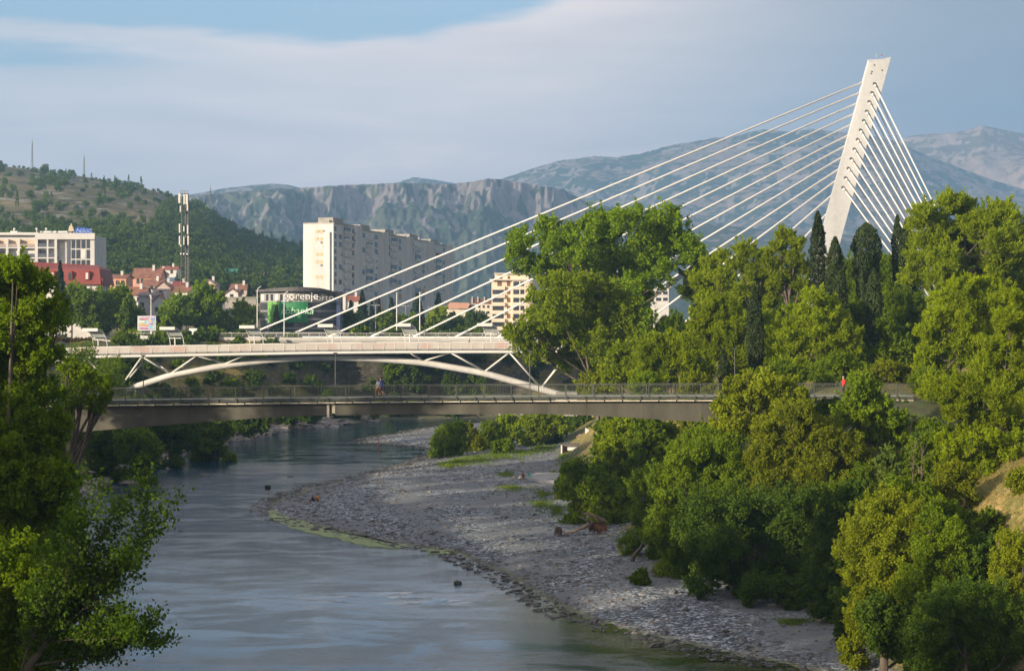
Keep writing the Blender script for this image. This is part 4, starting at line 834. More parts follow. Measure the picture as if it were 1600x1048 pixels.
tufts('weeds', reg([(800, 765, 34, 6), (845, 790, 22, 10), (870, 800, 16, 10), (850, 775, 14, 5), (650, 692, 28, 3), (985, 838, 20, 8), (900, 735, 20, 12), (790, 742, 14, 4), (1240, 968, 25, 4), (880, 720, 14, 10)], .8), 8000, .35, 'green weeds sprouting between the gravel stones', LM['grass'])
Y = rg.uniform(100, 165, 26000); x = rg.uniform(22, 45, 26000); g_ = ground_h(x, Y, True)
P = np.stack([x, Y, g_[0] + .12], -1)[g_[3] > .5][:18000]
N = rg.normal(size=P.shape) * .6; q = leaf_quads(P, N, .42, .05, 1.8)
tag(link('slope_grass', quads_mesh('slope_grass', q, len(P)), None, [leafmat('dry_grass', (.13, .12, .03), (.34, .23, .07), (.46, .30, .13))]), 'dry golden and green grass covering the right slope', 'grass', kind='stuff')

# ------------------------------------------------------------ trees of the town
gt = None
def TT(name, label, cat, kind, leaf, Y, px, pf, **k): return T(name, label, cat, kind, leaf, Y, px, pf, dens=k.pop('dens', 1.5), leafsc=.8, **k)
for (lab, lf, Y, cx_, cy_, rx, ry, n, r) in [
 ('green tree behind the left end of the arch bridge deck, next to the near tree', 'bush', 455, 112, 478, 26, 30, 9, 17),
 ('round tree in front of the red roofed building corner', 'bush', 470, 150, 492, 24, 30, 9, 17),
 ('bright pine like tree left of the billboard below the salmon house', 'poplar', 460, 182, 482, 26, 28, 10, 16),
 ('dark bushy tree directly left of the billboard', 'bush', 462, 205, 505, 18, 24, 7, 14),
 ('low bright bush below the billboard', 'poplar2', 448, 213, 528, 11, 10, 4, 9),
 ('bushy tree behind the second shelter right of the billboard', 'bush', 490, 258, 520, 16, 18, 6, 11),
 ('large bright pine in front of the lattice mast foot', 'poplar', 492, 322, 478, 24, 26, 9, 17),
 ('large dense tree left of the mast foot in front of the grey house', 'poplar', 488, 282, 488, 24, 24, 8, 16),
 ('lower dark tree between the mast trees and the car park', 'bush', 494, 335, 510, 24, 15, 7, 12),
 ('bright tree left of the office with the curved roof', 'poplar2', 500, 382, 492, 20, 15, 7, 12),
 ('dark tree below the bright one beside the curved roof office', 'bush', 496, 372, 514, 22, 10, 5, 10),
 ('dark round tree in the park right of the office', 'dark', 520, 545, 508, 16, 18, 6, 11),
 ('bright round shrub right of the third shelter', 'poplar2', 500, 562, 522, 12, 7, 4, 7),
 ('green tree below the apartment tower left of a tall lamp pole', 'bush', 560, 606, 510, 18, 16, 6, 11),
 ('bright green tree between the two tall white lamp poles', 'poplar', 560, 640, 508, 18, 14, 6, 10),
 ('bright tree right of the tall white pole near the fourth shelter', 'poplar2', 570, 682, 500, 18, 14, 6, 10),
 ('dark round tree under the right cedars', 'bush', 575, 712, 507, 18, 15, 6, 11),
 ('dark tree left of the cream apartment block', 'dark', 570, 745, 505, 18, 17, 6, 11),
 ('low bright shrub behind the bridge deck near the fifth shelter', 'poplar2', 480, 672, 521, 14, 6, 4, 6),
 ('round shrub in front of the cream apartment block', 'bush', 560, 742, 523, 20, 7, 4, 7)]:
    TT('town_tree' if ry > 8 else 'shrub', lab, 'tree' if ry > 8 else 'bush', 'broad', lf, Y, cx_, blob(cx_, cy_, rx, ry, n, r))
def conifer(label, Y, px, yt, yb, hw, leaf, tiers=9):
    s = Y / F; bx = (px - CX) * s; z = gz(bx, Y); top = CH - (yt - HY) * s; bot = CH - (yb - HY) * s; e = empty('conifer_tree', (bx, Y, z), label, 'conifer', None); qs = []
    n = int(2.6 * hw * (yb - yt)); t2 = rg.random(n) ** .8; tier = .75 + .4 * np.abs(((t2 * tiers) % 1) - .1); rr = hw * s * (1 - t2) ** .85 * tier * (.5 + .5 * rg.random(n)); an = rg.uniform(0, 2 * PI, n)
    P = np.stack([rr * np.cos(an), rr * np.sin(an), t2 * (top - bot) + bot - z], -1); D = np.stack([np.cos(an), np.sin(an), np.full(n, .3)], -1)
    q = leaf_quads(P, D, 4.5 * s, 2 * s, .1); link('crown', quads_mesh('crown', q, n), e, [LM[leaf]])
    mb = MB(); mb.tube([(bx, Y, min(z, bot) - .3), (bx, Y, top - .5)], [hw * s * .1, .03], 7); mb.build('trunk', bark, e)
conifer('dark pointed conifer in front of the green banner', 500, 432, 478, 524, 12, 'cedar')
conifer('tall dark cedar left of the apartment tower foot', 560, 566, 454, 524, 17, 'cedar')
conifer('narrow reddish brown conifer beside a lamp post', 565, 592, 466, 524, 8, 'brown', 3)
conifer('slim dark conifer left of the reddish brown one', 575, 581, 470, 522, 8, 'cedar', 4)
conifer('grey green cedar in front of the apartment tower middle', 600, 612, 466, 522, 14, 'cedar', 6)
conifer('broad dark cedar left of the second tall white pole', 610, 652, 458, 520, 20, 'cedar', 5)
conifer('broad dark cedar below the right end of the tower', 615, 685, 458, 520, 18, 'cedar', 5)
conifer('dark cedar between lamp posts left of the cream block', 600, 735, 478, 522, 18, 'cedar', 5)
conifer('dark conifer rising beside the curved roof office', 540, 389, 445, 500, 10, 'cedar', 4)
conifer('small dark conifer in front of the red roof', 440, 94, 408, 470, 12, 'cedar', 4)
conifer('dark conifer right of the office in front of red roofs', 545, 548, 470, 520, 12, 'cedar', 5)
conifer('small dark conifer beside the grey gabled house', 520, 250, 482, 512, 7, 'cedar', 4)
# trees on the hill
fl = LM['far']
def hill_proto(kind):
    qs = []
    if kind == 'cyp':
        n = 110; t2 = rg.random(n); an = rg.uniform(0, 6.28, n); rr = .9 * np.minimum(1, (1 - t2) * 2) * rg.uniform(.6, 1, n)
        P = np.stack([rr * np.cos(an), rr * np.sin(an), .5 + t2 * 8.5], -1); qs.append(leaf_quads(P, P * [1, 1, 0], 1.2, .6, 1))
    else:
        for i in range(6):
            c = (rnd.uniform(-1.2, 1.2), rnd.uniform(-1.2, 1.2), rnd.uniform(2.4, 5.0) if kind == 'pine' else rnd.uniform(1.2, 3.4)); P, D = puff_pts(c, rnd.uniform(1.2, 2.1), 30, .75, .5); qs.append(leaf_quads(P, D, 1.1, .7))
    q = np.concatenate(qs); nq = len(q) // 4; me = quads_mesh('hill_tree', q, nq); me.materials.append(fl); return me, q
def wood_density(px, T_):
    """how wooded the hillside is at this place"""
    y = CH + 0; d = 0.0
    d = sst(430, 250, 700 * T_ + (300 - px) * .0)  # low slopes
    return d
protos = [hill_proto('pine'), hill_proto('pine'), hill_proto('bush'), hill_proto('cyp')]
labs = ['rounded pine on the left hill', 'spreading pine on the left hill', 'low bush on the left hill', 'narrow cypress on the left hill']
gr_ = ['pines on the hill', 'spreading pines on the hill', 'bushes on the hill', 'cypresses on the hill']
nh = 0
def put_hill(k, px, T_, sc):
    global nh
    p_ = on_hill(px, T_); o = bpy.data.objects.new(['hill_pine', 'hill_pine', 'hill_bush', 'hill_cypress'][k], protos[k][0]); col.objects.link(o)
    o.location = p_ - Vector((0, 0, .4)); o.rotation_euler.z = rnd.uniform(0, 6); o.scale = (sc, sc, sc * rnd.uniform(.85, 1.15)); tag(o, labs[k], ['pine', 'pine', 'bush', 'cypress'][k], gr_[k]); nh += 1
for px in [2, 22, 30, 37, 44, 52, 58, 66, 74, 84, 94, 108, 118, 131, 145, 150, 156, 163, 170, 182, 187, 195, 205, 217, 222, 240, 247, 253, 262, 268, 275, 287, 296, 308, 318, 326, 338, 347, 362, 376, 385, 399, 406, 418, 429, 441, 452, 462, 470]:
    k = rnd.choice([0, 0, 1, 2, 2]); put_hill(k, px, rnd.uniform(.97, 1.0), rnd.uniform(.45, .95) * (1.3 if px in (131, 182, 187, 308, 385) else 1))
for i in range(230):
    px = rnd.uniform(-10, 475); T_ = rnd.uniform(.12, .95); put_hill(rnd.choice([0, 1, 1, 2, 2, 3]), px, T_, rnd.uniform(.6, 1.25))
# the closed wood on the slope: one mass
N_ = 5200; PXs = rg.uniform(-20, 620, N_ * 4); Ts = rg.random(N_ * 4) ** 1.1
scr = profile_at(silH, PXs); X_, Y_, Z_ = hill_z(PXs, Ts); PY = HY - (Z_ - CH) * F / Y_
lim = np.interp(PXs, [-20, 60, 120, 180, 230, 300, 360, 480, 620], [352, 350, 345, 352, 345, 318, 350, 395, 440]) + 14 * (vn(PXs / 18, Ts * 9) - .5) * 2
dens_ = sst(-8, 30, PY - lim); dens_ = np.maximum(dens_, .16 * (vn(PXs / 24 + 7, PY / 14) > .62)); dens_ *= (PY < 462) * np.where(vn(PXs / 30 + 3, PY / 16) < .24, .25, 1)
k = np.where((rg.random(N_ * 4) < dens_) & (Ts < .97))[0][:N_]
print('wood', len(k), 'dens')
Q = []
for pi in range(4):
    kk = k[(np.arange(len(k)) % 8) == pi] if pi == 3 else k[(np.arange(len(k)) % 8 % 3 == pi) & ((np.arange(len(k)) % 8) != 3)]
    if len(kk) == 0: continue
    b = protos[pi][1]; sc_ = rg.uniform(.65, 1.35, len(kk)) * np.interp(Y_[kk], [640, 1700], [.8, 1.15]); a = rg.uniform(0, 6.28, len(kk))
    R = np.stack([np.cos(a), np.sin(a)], -1)
    x = b[None, :, 0] * R[:, :1] - b[None, :, 1] * R[:, 1:]; y = b[None, :, 0] * R[:, 1:] + b[None, :, 1] * R[:, :1]
    V = np.stack([x, y, np.broadcast_to(b[None, :, 2], x.shape)], -1) * sc_[:, None, None] + np.stack([X_[kk], Y_[kk], Z_[kk] - .5], -1)[:, None, :]
    Q.append(V.reshape(-1, 3))
Q = np.concatenate(Q); tag(link('hill_wood', quads_mesh('hill_wood', Q, len(Q) // 4), None, [fl]), 'closed pine wood covering the lower hillside', 'wood', kind='stuff')
# ------------------------------------------------------------ dark footbridge
mgird = M('painted_girder', (.090, .085, .066), .55, .22, .5, .1, streak=True); mdark = M('dark_steel', (.07, .075, .07), .5, .15, 2, .1)
mrail = M('green_grey_rail', (.085, .09, .075), .5, .12, 2, .05); mcream = M('cream_pipe', (.62, .56, .46), .5, .2, .8, .1); mconc = M('concrete', (.36, .34, .31), .85, .2, .6, .4)
mdeck = M('deck_concrete', (.24, .26, .22), .9, .2, .7, .3)
FY = 180.0
def fz(x): return 14.80 + .0075 * x * .6 - .00012 * (x - 5) ** 2 + .08     # deck level along the bridge
fx0, fx1 = -62.0, 37.6
fb = empty('footbridge', (0, FY, 14.8), 'long dark steel footbridge with thin railings crossing the river in front', 'bridge')
N = 60; xs_ = [fx0 + (fx1 - fx0) * i / N for i in range(N + 1)]
def strip(mb, xs_, f0, f1, y0, y1):
    for a, b in zip(xs_[:-1], xs_[1:]):
        p = [(a, y0, f0(a)), (b, y0, f0(b)), (b, y0, f1(b)), (a, y0, f1(a))]; q = [(x, y1, z) for x, _, z in p]
        mb.add(p + q, [(0, 1, 2, 3), (7, 6, 5, 4), (3, 2, 6, 7), (0, 4, 5, 1)])
    a, b = xs_[0], xs_[-1]
    mb.add([(a, y0, f0(a)), (a, y1, f0(a)), (a, y1, f1(a)), (a, y0, f1(a))], [(3, 2, 1, 0)]); mb.add([(b, y0, f0(b)), (b, y1, f0(b)), (b, y1, f1(b)), (b, y0, f1(b))], [(0, 1, 2, 3)])
mb = MB(); strip(mb, xs_, lambda x: fz(x) - .32, lambda x: fz(x), FY - .1, FY + 3.1); mb.build('deck', mdeck, fb)
mb = MB(); strip(mb, xs_, lambda x: fz(x) - .30, lambda x: fz(x) - .06, FY - .22, FY - .105)
for i in range(58): x = fx0 + i * 1.72; mb.bb(x, x + .12, FY - .34, FY - .221, fz(x) - .42, fz(x) - .02)
mb.build('edge_beam', mdark, fb)
mb = MB(); i = 0; x = fx0
while x < 22.5:
    L = rnd.choice([1.55, 1.55, 1.6]); mb.bb(x, x + L, FY - .26, FY - .06, fz(x) - .52, fz(x) - .42); x += L + .12
mb.build('conduit', mcream, fb)
def gdep(x): return 1.12 + 1.15 * max(0, (x - 2) / 20) ** 1.35 * (x < 22) + (1.5 if x >= 22 else 0) * 0 + (1.6 * min(1, max(0, (-19 - x) / 26)) ** 1.2)
def gbot(x): return fz(x) - .56 - (gdep(x) if x < 22 else gdep(21.99) - .02 * (x - 22))
gx = [fx0 + i * .8 for i in range(int((-17.4 - fx0) / .8) + 1)]
mb = MB(); strip(mb, gx + [-17.4], gbot, lambda x: fz(x) - .56, FY + .45, FY + 2.4); mb.build('girder', mgird, fb)
gx = [-16.6 + i * .8 for i in range(int((fx1 - 1 + 16.6) / .8))]
mb = MB(); strip(mb, gx, gbot, lambda x: fz(x) - .56, FY + .25, FY + 2.4)
for x in (-14.6, 6.9, 19.2, -3.0): mb.bb(x, x + .05, FY + .225, FY + .249, gbot(x) + .02, fz(x) - .6)
mb.build('girder', mgird, fb)
mb = MB(); mb.bb(-17.38, -17.15, FY + .2, FY + 2.6, fz(-17) - 1.85, fz(-17) - .56); mb.bb(-16.9, -16.62, FY + .3, FY + 2.4, fz(-17) - 1.5, fz(-17) - .57); mb.build('hinge_plate', mcream, fb)
for x0, xb in ((21.5, 27.0), (-45, -52)):
    mb = MB(); mb.bar((x0, FY + 1.3, gbot(min(x0, 21)) + .1), (xb, FY + 1.3, gz(xb, FY) - 1.5), 1.8, 1.0); mb.build('leg', mconc, fb)
mb = MB(); mb.bb(35.9, 37.5, FY - .8, FY + 3.8, 8.5, fz(37) - .34); mb.build('abutment', M('old_masonry', (.33, .27, .22), .9, .3, .8, .6), fb)
def railing(yr):
    mb = MB(); top = MB()
    x = fx0
    while x < fx1: mb.bb(x - .009, x + .009, yr - .009, yr + .009, fz(x) + .1, fz(x) + 1.0); x += .155
    for a, b in zip(xs_[:-1], xs_[1:]):
        top.bar((a, yr, fz(a) + 1.03), (b, yr, fz(b) + 1.03), .06, .05); top.bar((a, yr, fz(a) + .10), (b, yr, fz(b) + .10), .04, .03)
    x = fx0
    while x < fx1: top.bb(x - .035, x + .035, yr - .05, yr + .05, fz(x) - .1, fz(x) + 1.06); x += 2.58
    o = mb.build('railing', mrail, fb); top.build('rail_frame', mrail, o)
railing(FY - .15); railing(FY + 3.05)
def lamp_post(px, ytop, Y, zb, label, name='lamp_post', mat=None, r=.055, head='cap', group=None):
    s = Y / F; x = (px - CX) * s; zt = CH - (ytop - HY) * s; e = empty(name, (x, Y, zb), label, 'lamp post', group); mat = mat or mdark
    mb = MB(); mb.tube([(x, Y, zb), (x, Y, zt)], [r, r * .7], 8); mb.build('pole', mat, e)
    mb = MB()
    if head == 'cap': mb.box((x, Y - .05, zt + .05), (.42, .22, .08)); mb.box((x, Y - .05, zt - .02), (.25, .14, .06))
    elif head == 'arm':
        mb.tube([(x, Y, zt - .02), (x + .25, Y, zt + .5), (x + 1.1, Y, zt + .8), (x + 1.8, Y, zt + .85)], r * .6, 6); mb.box((x + 2.0, Y, zt + .83), (.6, .25, .1))
    elif head == 'double':
        mb.bar((x - .9, Y, zt), (x + .9, Y, zt), .07, .07); mb.box((x - .95, Y, zt + .05), (.7, .3, .12)); mb.box((x + .95, Y, zt + .05), (.7, .3, .12))
    elif head == 'flood': mb.box((x - .15, Y - .1, zt + .02), (.5, .3, .25)); mb.box((x, Y - .1, zt - .45), (.4, .3, .25))
    mb.build('lamp_head', mat if head != 'double' else M('lamp_white', (.6, .6, .6), .4), e)
for px, yt, lab in [(224, 556, 'thin dark lamp post on the footbridge at the left struts of the arch'), (524, 552, 'thin dark lamp post on the footbridge below the arch crown'), (828, 549, 'thin dark lamp post on the footbridge at the right arch foot'), (1148, 545, 'thin dark lamp post on the footbridge in front of the pines')]:
    x = (px - CX) * (FY + 3.25) / F; lamp_post(px, yt, FY + 3.25, fz(x) - .1, lab)
    mb = MB(); mb.bb(x - .08, x + .08, FY + 3.1, FY + 3.35, fz(x) - .3, fz(x) - .02); mb.build('bracket', mdark, fb)

# ------------------------------------------------------------ white arch footbridge
mwhite = M('white_paint', (.68, .665, .64), .45, .05, .3, .03); mwhite2 = M('white_paint_worn', (.62, .605, .58), .5, .12, .25, .05, streak=True)
AY = 365.0; AW = 6.6
def az_(px):      # deck underside tube level from the photograph
    y = np.interp(px, [20, 75, 150, 220, 300, 400, 500, 620, 760, 900, 1010], [563, 560, 557.3, 556, 554.6, 552.8, 551, 550, 549.5, 550.2, 551.5]); return CH - (y - HY) * AY / F
def ax_(px): return (px - CX) * AY / F
ab = empty('arch_bridge', (0, AY, 15.5), 'white steel arch footbridge with V struts behind the dark footbridge', 'bridge')
pts = list(range(30, 1001, 12))
for yy, nm in ((AY, 'edge_tube'), (AY + AW, 'edge_tube')):
    mb = MB(); mb.tube([(ax_(p), yy, az_(p)) for p in pts], .30, 10); mb.build(nm, mwhite, ab, smooth=True)
mb = MB()
X_ = [ax_(p) for p in pts]; zf = lambda x: float(az_(x * F / AY + CX))
strip(mb, X_, lambda x: zf(x) + .36, lambda x: zf(x) + .62, AY - .35, AY + AW + .35); mb.build('deck', M('deck_grey', (.25, .24, .23), .8, .15, .5), ab)
# perforated parapet panels
def parapet(yy, tilt):
    mpan, t, out = (None, None, None)
    if 'parapet_panel' not in _mc:
        mpan, t, out = newmat('parapet_panel'); p = t.pos()
        n_ = t.noise(t.scale(p, (.35, .35, .1)), .8, 2, .5); c = t.ramp(n_, [(.38, (.60, .57, .53)), (.52, (.55, .50, .46)), (.62, (.56, .40, .35))])
        pr_ = t.node('ShaderNodeBsdfPrincipled'); t.l.new(c, pr_.inputs[0]); pr_.inputs['Roughness'].default_value = .6
        tp = t.node('ShaderNodeBsdfTransparent'); mx = t.node('ShaderNodeMixShader'); mx.inputs[0].default_value = .25; t.l.new(pr_.outputs[0], mx.inputs[1]); t.l.new(tp.outputs[0], mx.inputs[2]); t.l.new(mx.outputs[0], out.inputs[0]); _mc['parapet_panel'] = mpan
    mb = MB(); fr_ = MB(); x = X_[0]; i = 0; posts = []
    while x < X_[-1] - 2.2:
        a, b = x + .05, x + 2.05; za, zb_ = zf(a) + .72, zf(b) + .72
        mb.add([(a, yy, za), (b, yy, zb_), (b, yy - tilt, zb_ + 1.05), (a, yy - tilt, za + 1.05), (a, yy + .03, za), (b, yy + .03, zb_), (b, yy - tilt + .03, zb_ + 1.05), (a, yy - tilt + .03, za + 1.05)], [(0, 1, 2, 3), (7, 6, 5, 4), (3, 2, 6, 7), (0, 4, 5, 1)])
        if i % 3 == 0:
            fr_.bar((x - .03, yy - .03, za - .2), (x - .03, yy - tilt - .03, za + 1.12), .07, .07); fr_.bar((x + .38, yy - tilt - .02, za + 1.08), (x + .05, yy - .04, za), .04, .04)
        else: fr_.bar((x - .03, yy - .03, za - .2), (x - .03, yy - tilt - .03, za + 1.12), .06, .06)
        fr_.bb(x - .08, x + .06, yy - .2, yy + .02, za - .22, za - .05)
        if yy < AY: posts.append(fr_); fr_ = MB()
        x += 2.1; i += 1
    fr2 = MB(); fr3 = MB()
    for a, b in zip(X_[:-1], X_[1:]): fr2.bar((a, yy - tilt, zf(a) + 1.83), (b, yy - tilt, zf(b) + 1.83), .09, .07); fr3.bar((a, yy + .01, zf(a) + .66), (b, yy + .01, zf(b) + .66), .05, .06)
    o = mb.build('parapet', _mc['parapet_panel'], ab); fr2.build('handrail', mwhite, o); fr3.build('bottom_rail', mwhite, o)
    for m_ in posts: m_.build('parapet_post', mwhite2, o)
    if not posts: fr_.build('parapet_post', mwhite2, o)['kind'] = 'stuff'
parapet(AY - .35, .12); parapet(AY + AW + .35, -.12)
# arch: one curved tube in the middle of the deck, splitting to two feet
arch = [(140, 626), (158, 620), (182, 612), (197, 606), (228, 596), (266, 584), (300, 577), (349, 568.5), (400, 562), (450, 557.5), (500, 555.5), (545, 556), (600, 558.5), (659, 563.5), (700, 570), (755, 580), (800, 592), (840, 603.5), (871, 612.5), (890, 619)]
AYm = AY + AW / 2
def amid(a, b): return ((a - CX) * AYm / F, AYm, CH - (b - HY) * AYm / F)
ap = [amid(*q) for q in arch]
sm = []
for i in range(len(ap) - 1):
    p0, p1, p2, p3 = (Vector(ap[max(i - 1, 0)]), Vector(ap[i]), Vector(ap[i + 1]), Vector(ap[min(i + 2, len(ap) - 1)]))
    for k in range(4):
        q = k / 4; sm.append(.5 * ((2 * p1) + (p2 - p0) * q + (2 * p0 - 5 * p1 + 4 * p2 - p3) * q * q + (3 * p1 - p0 - 3 * p2 + p3) * q ** 3))
sm.append(Vector(ap[-1])); sm = [v - Vector((0, 0, .35)) for v in sm]
mb = MB(); mb.tube(sm, [.62 - .0 * i for i in range(len(sm))], 16); mb.build('arch_tube', mwhite2, ab, smooth=True)
def az_arch(px): return np.interp(px, [a for a, b in arch], [b for a, b in arch])
def deckpt(px, side): return Vector(((px - CX) * AYm / F, AY if side == 0 else AY + AW, float(az_(px)) - .1))
dn = [133, 222, 308, 384, 640, 704, 796, 890]; an_ = {133: [184], 222: [184, 266], 308: [266, 352], 384: [352], 640: [661], 704: [661, 757], 796: [757, 844], 890: [846]}
for d_ in dn:
    for a_ in an_[d_]:
        for side in (0, 1):
            q = Vector(amid(a_, az_arch(a_))); dp = Vector((ax_(d_), AY if side == 0 else AY + AW, float(az_(d_)) - .1))
            mb = MB(); mb.tube([dp, q], .17, 8); mb.build('strut', mwhite, ab, smooth=True)
for side in (0, 1):
    yy = AY if side == 0 else AY + AW
    mb = MB(); mb.tube([(ax_(133), yy, float(az_(133))), (ax_(122 + side * 4), yy, 9.5), (ax_(118 + side * 4), yy, gz(ax_(118), yy))], .2, 8); mb.build('pier', mwhite, ab, smooth=True)
mb = MB(); mb.bb(ax_(20), ax_(78), AY - .6, AY + AW + .6, 10, zf(ax_(70)) - .35); mb.build('abutment', mconc, ab)
for px in (146, 885): mb = MB(); x, y, z = amid(px, az_arch(min(px, 871))); mb.box((x, y, z - 2.2), (4, 6, 4.5)); mb.build('foundation', mconc, ab)
# curved white shell wall at the left bridge end
e = empty('curved_wall', (ax_(90), AY - 2, 12), 'curved white wall lit by the sun below the left end of the arch bridge', 'wall')
mb = MB(); pl_ = [W(86, 563, AY - 2), W(98, 563, AY - 2), W(112, 568, AY - 2), W(118, 574, AY - 2), W(112, 576, AY - 2), W(98, 574, AY - 2), W(86, 572, AY - 2)]; mb.prism(pl_, (0, 1.2, 0)); mb.build('shell', mwhite, e)
# shelters on the arch bridge
mglass = M('tinted_glass', (.35, .38, .36), .15, .1, 1, 0, spec=.8)
sh_lab = ['first white shelter from the left, in front of the park trees', 'second white shelter from the left, near the billboard', 'third white shelter, at the foot of the longest cable by the curved office', 'fourth white shelter, below the apartment tower', 'fifth white shelter, beside the tall white pole', 'rightmost white shelter, next to the poplar leaves']
def shelter(label):
    e = empty('shelter', (0, 0, 0), label, 'shelter', 'white curved shelters on the arch bridge')
    def rib(x):
        mb = MB(); mb.tube([(x + .9, .5, 0), (x + .85, .45, 1.2), (x + .65, .25, 2.2), (x + .25, -.15, 2.95), (x - .35, -.75, 3.35), (x - .7, -1.1, 3.42)], .07, 7); mb.build('rib', mwhite, e, smooth=True)
    rib(-1.1); rib(1.5)
    mb = MB()
    for (xa, ya, za), (xb, yb, zb_) in zip([(-.7, -1.1, 3.44), (-.35, -.75, 3.38), (.25, -.15, 2.98)], [(-.35, -.75, 3.38), (.25, -.15, 2.98), (.65, .25, 2.23)]):
        mb.add([(xa - 1.1, ya, za + .08), (xa + 1.5, ya, za + .08), (xb + 1.5, yb, zb_ + .08), (xb - 1.1, yb, zb_ + .08), (xa - 1.1, ya, za + .12), (xa + 1.5, ya, za + .12), (xb + 1.5, yb, zb_ + .12), (xb - 1.1, yb, zb_ + .12)], [(0, 1, 2, 3), (7, 6, 5, 4), (0, 4, 5, 1), (3, 2, 6, 7), (1, 5, 6, 2), (0, 3, 7, 4)])
    mb.build('glass_roof', mglass, e)
    mb = MB(); mb.box((-.55, -1.2, 3.42), (2.9, .5, .45)); mb.build('canopy', mwhite, e)
    mb = MB(); mb.box((.9, .2, .45), (2.2, .5, .08)); mb.box((.2, .2, .2), (.1, .4, .4)); mb.box((1.6, .2, .2), (.1, .4, .4)); mb.build('bench', mwhite2, e)
    mb = MB(); mb.tube([(.7, .3, 0), (.65, .2, 2.1)], .12, 7); mb.box((.7, .2, 2.0), (2.3, .1, .12)); mb.build('post', mwhite, e)
    return e
shp = shelter(sh_lab[0])
for i, px in enumerate([148, 268, 392, 514, 635, 762]):
    e = shp if i == 0 else copy_tree(shp); e['label'] = sh_lab[i]; e.scale = (1.0, 1.0, 1.32); x = (px - CX) * (AY + 2) / F; e.location = (x, AY + 1.8, zf(ax_(px)) + .63)

# ------------------------------------------------------------ cable stayed bridge
B0, B1 = Vector((-66, 441.5, 0)), Vector((110, 406.5, 0)); bd = (B1 - B0); blen = bd.length; bd.normalize(); bn = Vector((bd.y, -bd.x, 0))  # bn towards the camera
def bp(px, off=0):       # point on the bridge axis seen at column px
    k = (px - CX) / F; # x = k*y on the line through B0,B1
    tt_ = (k * B0.y - B0.x) / (bd.x - k * bd.y); return B0 + bd * tt_ + bn * off
cb = empty('cable_stayed_bridge', (60, 415, 17), 'large white cable stayed road bridge with one leaning pylon', 'bridge')
zd = 17.75
def bstrip(mb, a, b, prof, n=30):
    """sweep a closed section [(offset towards camera, z)] from column a to b"""
    P = []
    for i in range(n + 1):
        c = B0 + bd * (a + (b - a) * i / n); P.append([c + bn * o + Vector((0, 0, z)) for o, z in prof])
    m = len(prof); vs = [p for r in P for p in r]; fs = [(i * m + k, (i + 1) * m + k, (i + 1) * m + (k + 1) % m, i * m + (k + 1) % m) for i in range(n) for k in range(m)]
    fs += [tuple(range(m)), tuple(n * m + k for k in range(m - 1, -1, -1))]; mb.add(vs, fs)
s0 = (bp(222) - B0).dot(bd); s1 = blen + 30
mb = MB(); bstrip(mb, s0, s1, [(12.0, zd), (12.2, zd - .1), (11.6, zd - .75), (9.0, zd - 1.3), (4, zd - 2.9), (-4, zd - 2.9), (-9, zd - 1.3), (-12.2, zd - .4), (-12.0, zd)]); mb.build('deck', mwhite2, cb)
mb = MB(); bstrip(mb, s0, s1, [(10.4, zd + .004), (10.4, zd + .05), (1.6, zd + .05), (1.6, zd + .004)]); bstrip(mb, s0, s1, [(-1.6, zd + .004), (-1.6, zd + .05), (-10.4, zd + .05), (-10.4, zd + .004)]); mb.build('road_surface', M('asphalt', (.06, .06, .062), .85, .15, 1, .2), cb)
mb = MB(); bstrip(mb, s0, s1, [(12.06, zd + .001), (12.4, zd + .35), (12.3, zd + .42), (11.95, zd + .1)]); bstrip(mb, s0, s1, [(1.5, zd), (1.5, zd + .55), (-1.5, zd + .55), (-1.5, zd)]); mb.build('kerb', mwhite, cb)
mb = MB()
for off in (12.1, -12.0):
    bstrip(mb, s0, s1, [(off + .25, zd + 1.28), (off + .25, zd + 1.36), (off + .15, zd + 1.36), (off + .15, zd + 1.28)]); bstrip(mb, s0, s1, [(off + .2, zd + .85), (off + .2, zd + .88), (off + .15, zd + .88), (off + .15, zd + .85)])
    q = s0
    while q < s1: c = B0 + bd * q; mb.bar(c + bn * (off - .1) + Vector((0, 0, zd)), c + bn * (off + .2) + bd * .25 + Vector((0, 0, zd + 1.3)), .10, .10); q += 2.6
mb.build('railing', M('rail_grey', (.50, .49, .47), .4, .05, 1, 0, .3), cb)
# approach walls left of the span
mb = MB(); c = B0 + bd * (s0 - 9); mb.box((c.x + 1, c.y - 8, 16.2), (22, 1.2, 2.6), math.atan2(bd.y, bd.x)); mb.build('abutment', mconc, cb)
# pylon: leaning slab with bevelled top
PYb = bp(1264); py_ = PYb.y
def pp_(a, b, dy=0): v = W(a, b, py_); v.y += dy; return v
mb = MB(); dep = 3.2
Lf = [(1358, 97.5), (1289.5, 342), (1233, 560)]; Rf = [(1393.5, 88.5), (1338, 290), (1315.5, 376), (1270, 560)]
v = [pp_(1358, 97.8), pp_(1392.2, 89), pp_(1337, 290), pp_(1313.5, 376), pp_(1266, 560), pp_(1230, 560), pp_(1289, 342)]
bk = [pp_(1360, 90.3, dep), pp_(1393.2, 88.6, dep)] + [p + Vector((.35, dep, 0)) for p in v[2:]]
fs = [(0, 6, 5, 4, 3, 2, 1)] + [(7 + k for k in range(0))] if 0 else []
nv = len(v); vs = v + bk
faces = [(0, 6, 3, 2, 1), (6, 5, 4, 3), (7, 8, 9, 10, 13), (13, 10, 11, 12), (0, 1, 8, 7)] + [(k, (k + 1) % nv, nv + (k + 1) % nv, nv + k) for k in range(1, nv)]
mb.add(vs, faces)
